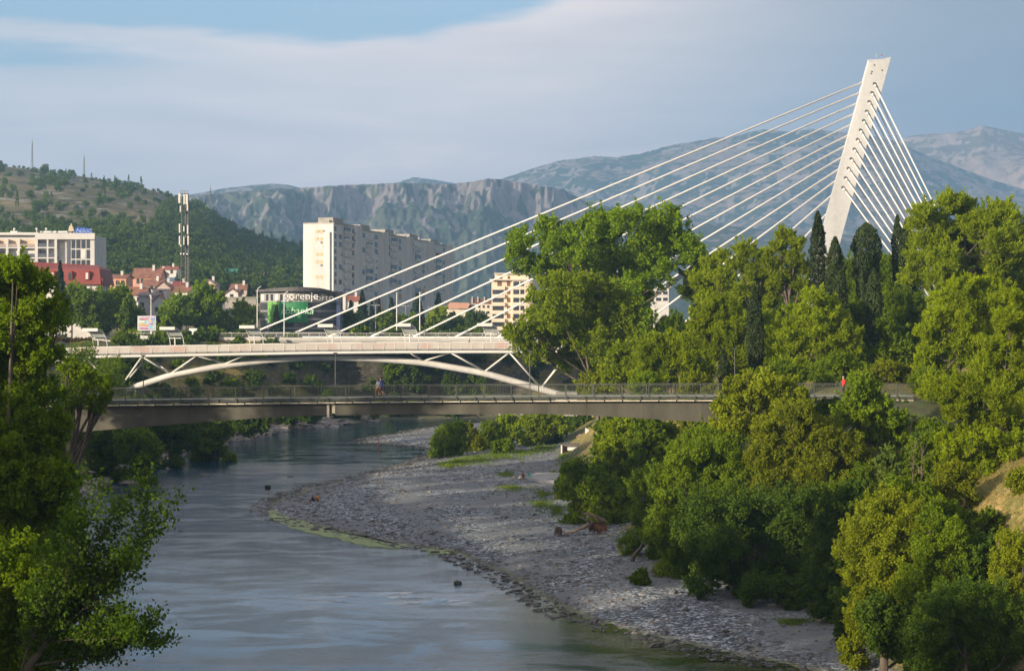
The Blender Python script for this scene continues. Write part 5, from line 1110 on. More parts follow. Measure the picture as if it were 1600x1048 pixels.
# panel joints and small sockets
pyl = mb.build('pylon', M('pylon_paint', (.52, .525, .53), .5, .13, .12, .04, streak=True), cb)
mb = MB()
for a, b in [(1366, 102), (1378, 110), (1362, 112), (1361, 115)]: p = pp_(a, b, -.03); mb.ball(p, .16, 7, 5)
mb.build('fitting', mdark, pyl)
mb = MB(); p = pp_(1371, 89, 1.2); mb.tube([p, p + Vector((0, 0, .9))], .03, 5); mb.build('antenna', mwhite, pyl)
mb = MB(); p = pp_(1379, 88.6, 1.0); mb.tube([p, p + Vector((0, 0, .35))], .1, 6); mb.ball(p + Vector((0, 0, .4)), .18, 8, 6); mb.build('beacon', M('beacon_red', (.4, .03, .02), .4), pyl)
ca_top = [(1350, 126), (1345, 142.5), (1341, 159), (1336, 175.6), (1332, 192), (1326.7, 209), (1322, 225.5), (1317, 243), (1312, 261.5), (1306, 280), (1301, 301.5), (1293.6, 329)]
for i, (a, b) in enumerate(ca_top):
    p = pp_(a + 5, b - 1, dep * .5); q = bp(381 + i * 66.2); q.z = zd + .5
    mb = MB(); mb.tube([p, q], .20, 8); d = (p - q).normalized(); mb.tube([q, q + d * 3.2], .24, 8); mb.build('span_cable', mwhite, cb, smooth=True)
fr_top = [(1366, 131), (1362, 145), (1357.5, 159), (1353.5, 174), (1348.8, 188.5), (1344, 203.3), (1339.3, 218), (1334.3, 233), (1329.5, 248.3), (1325, 263), (1320.7, 278), (1316.6, 293)]
for i, (a, b) in enumerate(fr_top):
    f_ = 1 - i / 11
    for side in (0, 1):
        if side == 0: p = pp_(a, b, -.05); gx_ = 1488 + 74 * f_ ** .9; Yg = py_ - 9
        else: p = pp_(a + 4, b + 2, dep + .1); gx_ = 1484 + 60 * f_; Yg = py_ + 24
        q = W(gx_, 526, Yg); mb = MB(); mb.tube([p, q], .15 if side == 0 else .13, 7); d = (q - p).normalized(); mb.tube([p, p + d * .9], .26, 7); o = mb.build('back_stay', mwhite, cb, smooth=True)
        if side == 0: mb = MB(); mb.ball(p, .34, 8, 6); mb.build('socket', mdark, o)
mb = MB(); c0 = W(1470, 530, py_ - 9); c1 = W(1580, 530, py_ - 9); mb.bb(c0.x, c1.x, py_ - 12, py_ + 27, 10, 18.2); mb.build('counterweight', mconc, cb)
# poles on and behind the bridge
mpole = M('pole_white', (.66, .65, .63), .4, .05, 1, 0)
def bz(px, off): c = bp(px, off); return c
for px, yt, head, lab in [(236, 462, 'flood', 'white pole with a camera in front of the billboard'), (402, 454, 'arm', 'tall white lamp pole with bent top left of the green banner'), (444, 462, 'arm', 'tall white lamp pole crossing the green banner'), (620, 458, 'cap', 'left of two tall white poles below the apartment tower'), (656, 457, 'cap', 'right of two tall white poles below the apartment tower'), (1078, 478, 'cap', 'white pole partly hidden between poplar and bright pine'), (826, 500, 'cap', 'white pole at the cream apartment block foot behind the leaves')]:
    c = bp(px, -11.0); lamp_post(px, yt, c.y, zd, lab, 'lamp_pole', mpole, .13, head if head != 'arm' else 'cap')
    if head == 'arm':
        x = (px - CX) * c.y / F; zt = CH - (yt - HY) * c.y / F; mb = MB(); mb.tube([(x, c.y, zt), (x + .25, c.y, zt + .6), (x + .9, c.y, zt + 1.0)], .09, 6)
        mb.build('arm', mpole, [o for o in bpy.data.objects if o.get('label') == lab][0])
for px, yt, Y, lab in [(587, 477, 560, 'double headed lamp beside the reddish brown conifer'), (634, 478, 620, 'double headed lamp between the two tall white poles'), (692, 481, 590, 'double headed lamp right of the second tall pole'), (708.5, 483, 600, 'double headed lamp in the middle of the car park trees'), (724, 484.5, 610, 'double headed lamp third from the cream block'), (738, 485, 620, 'double headed lamp nearest the cream block'), (674, 480, 640, 'double headed lamp just right of the tower foot'), (516, 478, 545, 'double headed lamp in front of the office right part')]:
    lamp_post(px, yt, Y, gz((px - CX) * Y / F, Y), lab, 'street_lamp', M('lamp_pole_grey', (.4, .41, .42), .5), .09, 'double')

# ------------------------------------------------------------ buildings
mcreamw = M('cream_render', (.66, .60, .50), .8, .08, .25, .1, streak=True); mgreyw = M('grey_panel_wall', (.60, .585, .565), .85, .12, .2, .15, streak=True)
mwin = M('window_glass', (.03, .038, .05), .12, .3, .6, 0, spec=.7); mblind = M('roller_blind', (.62, .60, .58), .7, .12, .4, 0); mbal = M('balcony_panel', (.60, .58, .56), .75, .12, .3, .1)
mtile = M('roof_tiles', (.27, .125, .085), .85, .25, .8, .4); mbrown = M('brown_shutter', (.20, .10, .06), .7, .2, 1, 0)
# apartment tower of stepped sections
A_ = Vector((-74.6, 708, 0)); L_ = Vector((-30.0, 872, 0)); ld = (L_ - A_); ll = ld.length; ld.normalize(); ln_ = Vector((ld.y, -ld.x, 0))     # ln_: long face normal (right / camera)
ed = Vector((ln_.x, ln_.y, 0)); 
tb = empty('apartment_tower', (-66, 715, 17), 'tall pale panel apartment block with many balconies and stepped roof', 'building')
endL = 11.7                                                              # width of the end face
zg0 = 12.0; ztop = 57.6
P0 = W(521, 400, 714); P0.z = 0                                           # near right corner of the end face
secs = [(0, 30, 0, 57.8), (30, 62, .0, 56.6), (62, 96, -.8, 56.2), (96, 128, -1.6, 55.8), (128, 158, -2.4, 55.0)]
def lp(s, off, z): return P0 + ld * s + ln_ * off + Vector((0, 0, z))
rz_ = math.atan2(ld.y, ld.x)
def obx(mb, s0, s1, o0, o1, z0, z1):
    mb.add([lp(s0, o0, z0), lp(s1, o0, z0), lp(s1, o1, z0), lp(s0, o1, z0), lp(s0, o0, z1), lp(s1, o0, z1), lp(s1, o1, z1), lp(s0, o1, z1)], [(0, 1, 2, 3), (7, 6, 5, 4), (0, 4, 5, 1), (1, 5, 6, 2), (2, 6, 7, 3), (3, 7, 4, 0)])
nwin = 0; wins = []; stuff = MB(); ac = MB(); awn = []
for si, (s0_, s1_, off, zt) in enumerate(secs):
    mb = MB(); obx(mb, s0_ + .0, s1_ - .05, off, off - 12.0, zg0, zt)
    obx(mb, s1_ - 7, s1_ - .06, off + .001, off + .55, zg0, zt + .6)                      # protruding stair fin
    if si == 0: obx(mb, -.8, -.01, -1.2, -11, zg0, zt - 3)
    w_ = mb.build('wall', mgreyw, tb); obr = MB()
    obx(obr, s0_ + .2, s1_ - 7.2, off + .2, off - 12.2, zt + .01, zt + .5); obx(obr, s0_ + 5, s0_ + 16, off - 2, off - 8, zt + .5, zt + 2.6); obr.build('roof', mconc, w_)
    for k in range(6): ch = MB(); q = rnd.uniform(s0_ + 1, s1_ - 2); o_ = rnd.uniform(-9, -1); obx(ch, q, q + .8, off + o_, off + o_ - .6, zt + .5, zt + rnd.uniform(1.2, 2.4)); ch.build('chimney', mconc, w_)
    for fl_ in range(15):
        z = zt - 3.1 - fl_ * 2.82
        if z < zg0 + 1: break
        cols_ = [(1.5, 5.2, 'w'), (6.2, 14.5, 'b'), (16, 20, 'w')] if si else [(.8, 3.4, 'n'), (5.5, 9, 'w'), (11, 19, 'b'), (20, 22.6, 'w')]
        for a, b, tp in cols_:
            a += s0_; b += s0_; r_ = rnd.random()
            mt = mwin if r_ < .54 else (mblind if r_ < .86 else rnd.choice([mbrown, mbal, M('orange_awning', (.60, .28, .06), .7), M('green_netting', (.05, .09, .06), .8), M('beige_blind', (.55, .45, .28), .7)]))
            if tp == 'b':
                m1 = MB(); obx(m1, a, b, off + .002, off + .42, z - .15, z); obx(m1, a, b, off + .36, off + .42, z, z + 1.0); wins.append(('balcony', m1, mbal, z, si))
                h2 = 2.5 if rnd.random() < .55 else 1.6
                m2 = MB(); sp_ = rnd.uniform(.3, .7)
                for (aa, bb_) in ((a + .2, a + (b - a) * sp_), (a + (b - a) * sp_ + .3, b - .2)): obx(m2, aa, bb_, off + .003, off + .06 + (.2 if rnd.random() < .6 else 0), z + .9, z + min(h2, 2.4))
                wins.append(('window', m2, rnd.choice([mblind, mblind, mblind, mwin, mwin, mt]), z, si))
            else:
                m1 = MB(); obx(m1, a + .3, b - .3, off + .003, off + .08, z + .5, z + 2.25); wins.append(('window', m1, mt, z, si))
            if rnd.random() < .3: q = rnd.uniform(a, b); obx(ac, q, q + .9, off + .004, off + .45, z + .1, z + .75)
# end face windows
for fl_ in range(15):
    z = 57 - 3.3 - fl_ * 2.82
    if z < zg0 + 1: break
    if rnd.random() < .85:
        m1 = MB(); o_ = -5.2; obx(m1, -.89, -.801, o_, o_ + 1.3, z + .6, z + 1.9); obx(m1, -.89, -.801, o_ - 1.6, o_ - .4, z + .6, z + 1.9); wins.append(('window', m1, rnd.choice([mblind, M('beige_blind'), mwin, M('beige_blind')]), z, -1))
    if rnd.random() < .6: obx(ac, -1.25, -.802, -4.9, -4.2, z - .3, z + .3)
wins.sort(key=lambda w: -(w[3] - 6 * max(w[4], 0)))
rest = {}
for i, (nm, m_, mt, z, si) in enumerate(wins):
    if i < 96: m_.build(nm, mt, tb)
    else:
        key = (nm, mt.name)
        if key not in rest: rest[key] = MB()
        rest[key].add(m_.v, m_.f)
# the remaining ones join into one window part and one balcony part
for nm in ('window', 'balcony'):
    mm = MB(); mats = []
    for (n2, mn_), m_ in rest.items():
        if n2 == nm: mm.add(m_.v, m_.f, len(mats)); mats.append(_mc[mn_])
    if mats: o = mm.build(nm, mats if len(mats) > 1 else mats[0], tb); o['kind'] = 'stuff'
ac.build('air_conditioner', M('ac_unit', (.30, .30, .31), .6, .3, 1, 0), tb)['kind'] = 'stuff'

def facade_building(name, label, x0, x1, Y, zb, zt, dep, wall, rows, colsx, glass=mwin, roof=None, extra=None):
    """axis aligned block; rows [(z0,z1)], colsx [(xa,xb)]"""
    e = empty(name, ((x0 + x1) / 2, Y, zb), label, 'building'); mb = MB(); mb.bb(x0, x1, Y, Y + dep, zb, zt); mb.build('wall', wall, e)
    if roof: mb = MB(); mb.bb(x0 - .6, x1 + .6, Y - .6, Y + dep + .6, zt + .001, zt + .4); mb.build('roof', roof, e)
    n_ = 0
    for (z0, z1) in rows:
        for (a, b) in colsx:
            if n_ > 95: break
            mb = MB(); mb.bb(a, b, Y - .06, Y - .003, z0, z1); w_ = mb.build('window', glass if rnd.random() < .7 else mbrown if glass is mwin and roof is mtile else glass, e); n_ += 1
            mf = MB(); mf.bb(a - .08, b + .08, Y - .12, Y - .004, z0 - .14, z0 - .01); mf.build('sill', mbal, w_)
    return e
def X(px, Y): return (px - CX) * Y / F
def Z(py, Y): return CH - (py - HY) * Y / F
# cream apartment block with rounded corner on the right
Y = 650; zb = 16.5
e = empty('apartment_block', (X(795, Y), Y, zb), 'six storey cream apartment block with brown windows beside the poplar', 'building')
mb = MB(); mb.bb(X(768, Y), X(800, Y), Y, Y + 16, zb, Z(438, Y)); 
cyl = []
for k in range(13): a = -PI / 2 + PI * k / 12; cyl.append((X(822, Y) + 4.2 * math.cos(a), Y + 4.2 + 4.2 * math.sin(a), zb))
mb.prism([(X(800, Y), Y - 1.0, zb)] + [(x, y - 1, z) for x, y, z in cyl] + [(X(800, Y), Y + 8, zb)], (0, 0, Z(438, Y) - zb)); mb.build('wall', M('cream_stone', (.74, .62, .48), .8, .07, .3, .1), e)
mb = MB(); mb.bb(X(773, Y), X(826, Y), Y + 1, Y + 14, Z(438, Y), Z(428, Y)); mb.build('penthouse', _mc['cream_stone'], e)
mb = MB(); mb.bb(X(765, Y), X(826, Y), Y - 1.6, Y + 17, Z(438, Y) + .01, Z(436, Y)); mb.bb(X(772, Y), X(828, Y), Y, Y + 15, Z(428, Y) + .01, Z(426.5, Y)); mb.build('roof', mcreamw, e)
for r_ in range(6):
    zz = Z(447 + r_ * 12.6, Y)
    for a, b, w2 in [(769.5, 787, mwin), (792, 797.5, mbrown), (802, 811, mwin), (813, 819, mwin)]:
        if r_ == 0 and a == 769.5: a, b, w2 = 777, 784, mbrown
        yy = Y - 1.0 if a > 800 else Y
        mb = MB(); mb.bb(X(a, Y), X(b, Y), yy - .06, yy - .003, zz, zz + 1.55); mb.build('window', w2, e)
    mb = MB(); mb.bb(X(768, Y), X(789, Y), Y - .9, Y - .004, zz - 1.25, zz - .1); mb.build('balcony', _mc['cream_stone'], e)
for a in (781, 793): mb = MB(); mb.bb(X(a, Y), X(a + 4, Y), Y + .94, Y + .99, Z(436, Y), Z(431, Y)); mb.build('window', mbrown, e)
mb = MB(); mb.bb(X(770, Y), X(806, Y), Y - .2, Y - .01, zb, zb + 1.6); mb.build('shop_front', mwin, e)
facade_building('low_building', 'low cream building left of the cream apartment block', X(743, 670), X(770, 670), 670, 16, Z(474, 670), 14, mcreamw, [(Z(490, 670), Z(486, 670)), (Z(481, 670), Z(477, 670))], [(X(a, 670), X(a + 3.6, 670)) for a in (747, 754, 761)], roof=mbrown)
e = empty('terrace_house', (X(745, 700), 700, 17), 'dark roof terrace house with three white poles left of the cream block', 'house')
mb = MB(); mb.bb(X(736, 700), X(766, 700), 700, 712, 16, Z(473, 700)); mb.build('wall', mcreamw, e); mb = MB(); mb.bb(X(735, 700), X(767, 700), 699, 713, Z(473, 700) + .01, Z(466, 700)); mb.build('roof', M('dark_tiles', (.16, .10, .09), .85, .2, 1, .2), e)
for a in (738, 747, 757): mb = MB(); mb.tube([(X(a, 700), 698.5, Z(474, 700)), (X(a, 700), 698.5, Z(463.5, 700))], .15, 6); mb.build('mast', mpole, e)
facade_building('white_building', 'small white building seen through the gap right of the dark poplar', X(1021, 560), X(1045, 560), 560, 16, Z(449, 560), 12, mbal, [(Z(460, 560), Z(455, 560)), (Z(470, 560), Z(465, 560))], [(X(1025, 560), X(1033, 560)), (X(1036, 560), X(1043, 560))], roof=mbal)
# long orange roofed hall
e = empty('long_hall', (X(716, 690), 690, 17), 'low hall with a salmon roof right of the apartment tower', 'house'); mb = MB(); mb.bb(X(698, 690), X(738, 690), 690, 704, 16, Z(482, 690)); mb.build('wall', mcreamw, e)
mb = MB(); mb.prism([(X(696, 690), 689, Z(482, 690)), (X(740, 690), 689, Z(482, 690)), (X(732, 690), 696, Z(473, 690)), (X(702, 690), 696, Z(472, 690))], (0, 12, -.2)); mb.build('roof', M('salmon_roof', (.62, .33, .22), .85, .1, 1, .2), e)

# white hotel block on the left
Y = 535; x0, x1 = -150 + 0, X(147, Y)
e = empty('hotel_building', (X(60, Y), Y, 17), 'white flat roofed building with loggias and blue rooftop sign at the left edge', 'building')
zt = Z(366, Y); mb = MB(); mwh = M('hotel_white', (.56, .55, .54), .75, .07, .3, .05)
mb.bb(X(-60, Y), X(107, Y), Y + 1.6, Y + 16, 17, zt); mb.bb(X(107, Y), x1, Y + .5, Y + 16, 17, Z(368, Y)); mb.build('wall', mwh, e)
mb = MB(); mb.bb(X(-60, Y), X(60, Y), Y, Y + 1.59, zt - .2, zt + .5); mb.bb(X(55, Y), X(148, Y), Y - .1, Y + 1.59, Z(374, Y), zt + .3); mb.build('cornice', mwh, e)
fl_y = [365, 386, 403, 420]
for (ya, yb) in [(388, 386), (404, 402)]: mb = MB(); mb.bb(X(-60, Y), X(89, Y), Y, Y + 1.59, Z(ya, Y), Z(yb, Y)); mb.build('floor_slab', mwh, e)
for a, b in [(9, 13), (27, 31), (54.5, 59), (73, 75.5), (85, 89), (-10, -6), (-30, -26)]: mb = MB(); mb.bb(X(a, Y), X(b, Y), Y + .01, Y + 1.585, 17, Z(374, Y)); mb.build('pillar', mwh, e)
for (ya, yb) in [(386, 374), (402, 389), (420, 405)]:
    for a, b in [(-25, -11), (-5, 8), (14, 26), (32, 54), (60, 72), (76, 84.5)]:
        if ya == 386 and b < 58: continue
        mb = MB(); mb.bb(X(a, Y), X(b, Y), Y + 1.5, Y + 1.597, Z(ya - 1, Y), Z(yb + 2, Y)); w_ = mb.build('window', mblind if rnd.random() < .6 else mwin, e)
        mb = MB(); mb.bb(X(a, Y), X(b, Y), Y + .1, Y + .2, Z(ya - .3, Y), Z(ya - 5.8, Y)); mb.build('balcony_rail', M('smoked_glass', (.10, .11, .14), .25, .1, 1, 0), e)
mb = MB(); mb.bb(X(-20, Y), X(54, Y), Y + 1.4, Y + 1.59, Z(384, Y), Z(374, Y)); mb.build('penthouse_wall', M('warm_wall', (.62, .48, .36), .8, .1, .5), e)
mb = MB(); mb.bb(X(-20, Y), X(54, Y), Y + .1, Y + .2, Z(385.5, Y), Z(381, Y)); mb.build('terrace_rail', M('rail_brown', (.35, .28, .25), .6), e)
for (ya, yb) in [(388, 374), (404, 390), (418, 406), (432, 420)]:
    for a, b, mt in [(91, 101, mblind), (111, 117, mwin), (118.5, 125, mwin), (126.5, 133, mwin if ya != 404 else mblind), (134.5, 140, mwin)]:
        mb = MB(); yy = Y + .5 if a > 105 else Y + 1.6; mb.bb(X(a, Y), X(b, Y), yy - .06, yy - .003, Z(ya, Y), Z(yb, Y)); mb.build('window', mt, e)
mb = MB(); mb.bb(X(104, Y), X(109, Y), Y + .35, Y + .49, 17, Z(374, Y)); mb.build('glass_strip', M('smoked_glass'), e)
for a, b in [(13, 24), (60, 85), (88, 102)]: mb = MB(); mb.bb(X(a, Y), X(b, Y), Y + 2, Y + 8, zt + .51, zt + 1.0); mb.build('roof_box', mwhite, e)
for a in (21, 56, 71): mb = MB(); mb.tube([(X(a, Y), Y + 1, zt + .4), (X(a, Y), Y + 1, zt + 1.4)], .12, 6); mb.ball((X(a, Y), Y + 1, zt + 1.5), .35, 7, 5); mb.build('roof_lamp', mwhite, e)
def text(s, name, size, mat, parent, loc, rot=(PI / 2, 0, 0), ext=.05, align='LEFT', sx=1, shear=0):
    cu = bpy.data.curves.new(name, 'FONT'); cu.body = s; cu.size = size; cu.extrude = ext; cu.align_x = align; cu.shear = shear
    tmp = bpy.data.objects.new('tmp', cu); col.objects.link(tmp); dg_ = bpy.context.evaluated_depsgraph_get(); me = bpy.data.meshes.new_from_object(tmp.evaluated_get(dg_)); bpy.data.objects.remove(tmp)
    me.name = name; o = link(name, me, parent, [mat]); o.location = Vector(loc) - (root_off(parent) if parent else Vector((0, 0, 0))); o.rotation_euler = rot; o.scale = (sx, 1, 1); return o
sg = empty('rooftop_sign', (X(125, Y), Y + 1, zt + .4), 'blue rooftop sign with pale lettering and a cream emblem on a strut frame', 'sign')
mb = MB(); mb.prism([(X(116, Y), Y + .8, Z(363.5, Y)), (X(141.5, Y), Y + .8, Z(365, Y)), (X(141.5, Y), Y + .8, Z(359, Y)), (X(136, Y), Y + .8, Z(356, Y)), (X(120, Y), Y + .8, Z(355, Y)), (X(116, Y), Y + .8, Z(357, Y))], (0, .2, 0)); pnl = mb.build('panel', M('sign_blue', (.02, .09, .42), .5, .05), sg)
text('Nikić', 'lettering', 1.55, M('sign_pale', (.35, .45, .80), .5), sg, (X(117.5, Y), Y + .72, Z(363, Y)), sx=1.25, shear=.2)
mb = MB(); mb.prism([(X(105.5, Y), Y + .8, Z(361, Y)), (X(114.5, Y), Y + .8, Z(361, Y)), (X(113.5, Y), Y + .8, Z(356, Y)), (X(111.5, Y), Y + .8, Z(352.5, Y)), (X(107, Y), Y + .8, Z(352.5, Y))], (0, .3, 0)); mb.bb(X(109, Y), X(111, Y), Y + .85, Y + 1.05, Z(352.5, Y), Z(349, Y)); mb.build('emblem', M('emblem_cream', (.55, .47, .33), .7, .1), sg)
mb = MB()
for k in range(14): a = 104 + k * 2.7; mb.bar((X(a, Y), Y + .9, Z(366.5, Y)), (X(a + (2.2 if k % 2 else -1.2) + 1, Y), Y + .9, Z(361 + .1 * k, Y)), .2, .2)
mb.build('strut_frame', _mc['emblem_cream'], sg)

# red mansard building
Y = 480; e = empty('red_roof_building', (X(70, Y), Y, 17), 'long building with a red mansard roof and round headed dormers', 'building')
mred = M('red_metal_roof', (.22, .042, .032), .6, .12, .4, .1, streak=True)
mb = MB(); mb.bb(X(-80, Y), X(152, Y), Y + 1, Y + 15, 17, Z(444, Y)); mb.build('wall', mbal, e)
mb = MB(); xl, xr = X(-80, Y), X(158, Y); xr2 = X(154, Y); xr3 = X(143, Y)
z0, z1, z2 = Z(444.5, Y), Z(420, Y), Z(407, Y)
vs = [(xl, Y, z0), (xr, Y, z0), (xr2, Y + 1.0, z1), (xl, Y + 1.0, z1), (xr3, Y + 8, z2 - 1.0), (xl, Y + 8, z2 + 1), (xr, Y + 16, z0), (xr2, Y + 15, z1), (xl, Y + 16, z0), (xl, Y + 15, z1)]
mb.add(vs, [(0, 1, 2, 3), (3, 2, 4, 5), (1, 6, 7, 2), (2, 7, 4), (6, 8, 9, 7), (7, 9, 5, 4), (0, 8, 6, 1), (0, 3, 5, 9, 8)]); rf = mb.build('roof', mred, e)
for a in (50, 79, 106, 133, 22, -5):
    mb = MB(); pl_ = [(X(a, Y), Y - .1, Z(437, Y)), (X(a + 7, Y), Y - .1, Z(437, Y)), (X(a + 7, Y), Y - .1, Z(427, Y)), (X(a + 5.5, Y), Y - .1, Z(423.5, Y)), (X(a + 1.5, Y), Y - .1, Z(423.5, Y)), (X(a, Y), Y - .1, Z(427, Y))]
    mb.prism(pl_, (0, 1.6, 0)); d_ = mb.build('dormer', M('dormer_red', (.26, .05, .04), .6), rf)
    mb = MB(); mb.bb(X(a + 1, Y), X(a + 5, Y), Y - .2, Y - .11, Z(436, Y), Z(426, Y)); mb.build('pane', mblind if a % 2 else mwin, d_)
for a in (114, 121, 128, 135): mb = MB(); mb.bb(X(a, Y), X(a + 5, Y), Y + .9, Y + .997, Z(458, Y), Z(447, Y)); mb.build('window', mblind if a % 2 else mwin, e)
mb = MB(); mb.bb(X(154, Y), X(160, Y), Y + .5, Y + 2, Z(447, Y), Z(435, Y)); mb.build('side_panel', mred, e)

# houses at the hill foot
def house(label, xl, xr, yb, ye, yr, Y, wall, roof, dep=9, ridge='x', rz=0, wins_=((.25, .55), (.7, .55)), chim=True, wcol=None, arch=False):
    xm = (X(xl, Y) + X(xr, Y)) / 2; w = X(xr, Y) - X(xl, Y); zb, ze, zr = Z(yb, Y), Z(ye, Y), Z(yr, Y)
    e = empty('house', (xm, Y, zb), label, 'house', None, 0); hw = w / 2; mb = MB(); m2 = MB(); o = .45; th = .25
    if ridge == 'x':
        mb.bb(xm - hw, xm + hw, Y, Y + dep, zb - 6, ze); mb.prism([(xm - hw, Y, ze), (xm - hw, Y + dep, ze), (xm - hw, Y + dep / 2, zr - .1)], (w, 0, 0))
        for sgn in (0, 1):
            ya, yb_ = (Y - o, Y + dep / 2) if sgn == 0 else (Y + dep + o, Y + dep / 2); m2.prism([(xm - hw - o, ya, ze - .15), (xm - hw - o, yb_, zr), (xm - hw - o, yb_, zr + th), (xm - hw - o, ya, ze + th - .15)], (w + 2 * o, 0, 0))
    else:
        mb.bb(xm - hw, xm + hw, Y, Y + dep, zb - 6, ze); mb.prism([(xm - hw, Y, ze), (xm + hw, Y, ze), (xm, Y, zr - .1)], (0, dep, 0))
        for sgn in (-1, 1): m2.prism([(xm + sgn * (hw + o), Y - o, ze - .25), (xm, Y - o, zr), (xm, Y - o, zr + th), (xm + sgn * (hw + o), Y - o, ze + th - .25)], (0, dep + 2 * o, 0))
    mb.build('wall', wall, e); rf = m2.build('roof', roof, e)
    if chim: mb = MB(); mb.bb(xm + hw * .3, xm + hw * .3 + .8, Y + dep * .35, Y + dep * .35 + .8, ze, zr + 1.3); mb.build('chimney', mbal, rf)
    for fx, fz_ in wins_:
        cx_ = xm - hw + w * fx; cz = zb + (ze - zb) * fz_; mb = MB(); mb.bb(cx_ - .55, cx_ + .55, Y - .05, Y - .003, cz - .7, cz + .7)
        if arch: mb.ball((cx_, Y - .02, cz + .7), .55, 10, 6, (1, .05, 1))
        w_ = mb.build('window', wcol or mwin, e); mb = MB(); mb.bb(cx_ - .7, cx_ + .7, Y - .12, Y - .004, cz - .85, cz - .72); mb.build('sill', mbal, w_)
    return e
msal = M('salmon_render', (.60, .31, .20), .8, .08, .3, .1); mwhr = M('white_render', (.66, .63, .60), .8, .08, .3, .1); mgrr = M('grey_render', (.42, .43, .46), .8, .08, .3, .1); mpink = M('pink_render', (.50, .41, .38), .8, .1, .3, .1)
house('salmon cube shaped house with a low tiled roof beside the red mansard building', 162, 197, 453, 434, 429, 620, msal, mtile, 11, 'x', wins_=((.18, .7), (.18, .25), (.62, .6), (.85, .6), (.62, .2)))
house('house with big brown tiled roof and two arched windows above the others', 207, 250, 448, 434, 419, 700, msal, mtile, 12, 'x', wins_=((.2, .55), (.35, .55), (.75, .5)), arch=True)
house('house with red roof highest of the row below the wood', 250, 276, 428, 421, 416, 780, mwhr, M('bright_red_roof', (.30, .10, .07), .8, .15, 1, .2), 9, 'x', wins_=((.7, .5),))
house('small white gabled house between two red roofs in the upper row', 240, 258, 436, 428, 421, 760, mwhr, mtile, 8, 'y', wins_=((.5, .5),))
house('white house with a low red roof and open balcony left of the grey house', 193, 227, 474, 461, 449, 585, mwhr, mtile, 9, 'x', wins_=((.3, .5), (.7, .5)))
house('tall grey walled house behind the billboard', 216, 246, 510, 462, 458, 560, mgrr, M('grey_tiles', (.25, .20, .19), .85, .2, 1, .2), 9, 'x', wins_=((.85, .55), (.85, .35), (.2, .7)))
house('grey gabled house with a white trimmed gable right of the billboard', 236, 262, 512, 474, 461, 550, mgrr, mtile, 9, 'y', wins_=((.35, .75), (.35, .4)))
house('pinkish gabled house in the centre of the cluster', 240, 268, 462, 452, 440, 640, mpink, mtile, 10, 'y', wins_=((.4, .5), (.65, .5)))
house('dark red hipped roof house behind the pinkish gable', 222, 252, 452, 446, 437, 670, mpink, mtile, 10, 'x', wins_=((.5, .5),))
house('white walled house with steep red roof left of the mast', 272, 296, 474, 456, 447, 600, mwhr, mtile, 9, 'x', wins_=((.3, .5),))
house('small red roofed house behind the mast legs', 270, 290, 452, 446, 440, 690, mpink, M('dark_red_roof', (.25, .06, .05), .8, .2, 1, .2), 8, 'x', wins_=((.5, .5),))
house('blue roofed shed left of the mast among bushes', 258, 270, 443, 438, 434, 720, mgrr, M('blue_sheet_roof', (.12, .18, .25), .6, .1, 1, 0), 6, 'x', wins_=(), chim=False)
house('house with pale beige wall and dark roof right of the mast', 315, 336, 458, 445, 437, 650, M('beige_render', (.62, .48, .38), .8, .1, .3), M('weathered_roof', (.30, .22, .19), .85, .2, 1, .2), 10, 'y', wins_=((.6, .5),))
house('white gabled house with dark eaves left of the curved roof office', 352, 372, 468, 458, 451, 600, mwhr, mtile, 9, 'y', wins_=((.5, .5),))
house('long red roofed house above the white gabled one', 360, 386, 458, 452, 444, 640, mpink, mtile, 9, 'x', wins_=((.3, .5), (.7, .5)))
house('low house with a bright tiled roof beside the park trees', 336, 360, 474, 467, 461, 610, mwhr, M('bright_red_roof'), 8, 'x', wins_=((.5, .5),), chim=False)
house('house with a green sheet roof at the edge of the wood', 340, 368, 434, 428, 420, 860, mwhr, M('green_sheet_roof', (.06, .28, .22), .6, .1, 1, 0), 9, 'x', wins_=((.7, .5),), chim=False)
house('gabled house with red roof alone among the scrub right of the green roof', 384, 410, 435, 431, 426, 880, mwhr, mtile, 10, 'x', wins_=((.6, .5),), chim=False)
house('small red roofed house behind the curved roof office', 540, 560, 480, 470, 462, 640, mwhr, M('bright_red_roof'), 8, 'x', wins_=((.5, .5),))
house('narrow house with steep salmon roof right of the office', 520, 540, 475, 463, 456, 620, mwhr, M('salmon_roof'), 8, 'y', wins_=((.5, .5),), chim=False)
# small wall below trees
e = tag(MB().build('tmp', mconc), 'x', 'x'); bpy.data.objects.remove(e)
mb = MB(); Y = 520; mb.bb(X(352, Y), X(400, Y), Y, Y + .4, 17, Z(466, Y)); mb.bb(X(350, Y), X(402, Y), Y - .3, Y + .6, Z(466, Y) + .01, Z(464, Y)); tag(mb.build('garden_wall', mconc), 'grey concrete wall with coping left of the curved roof office', 'wall')

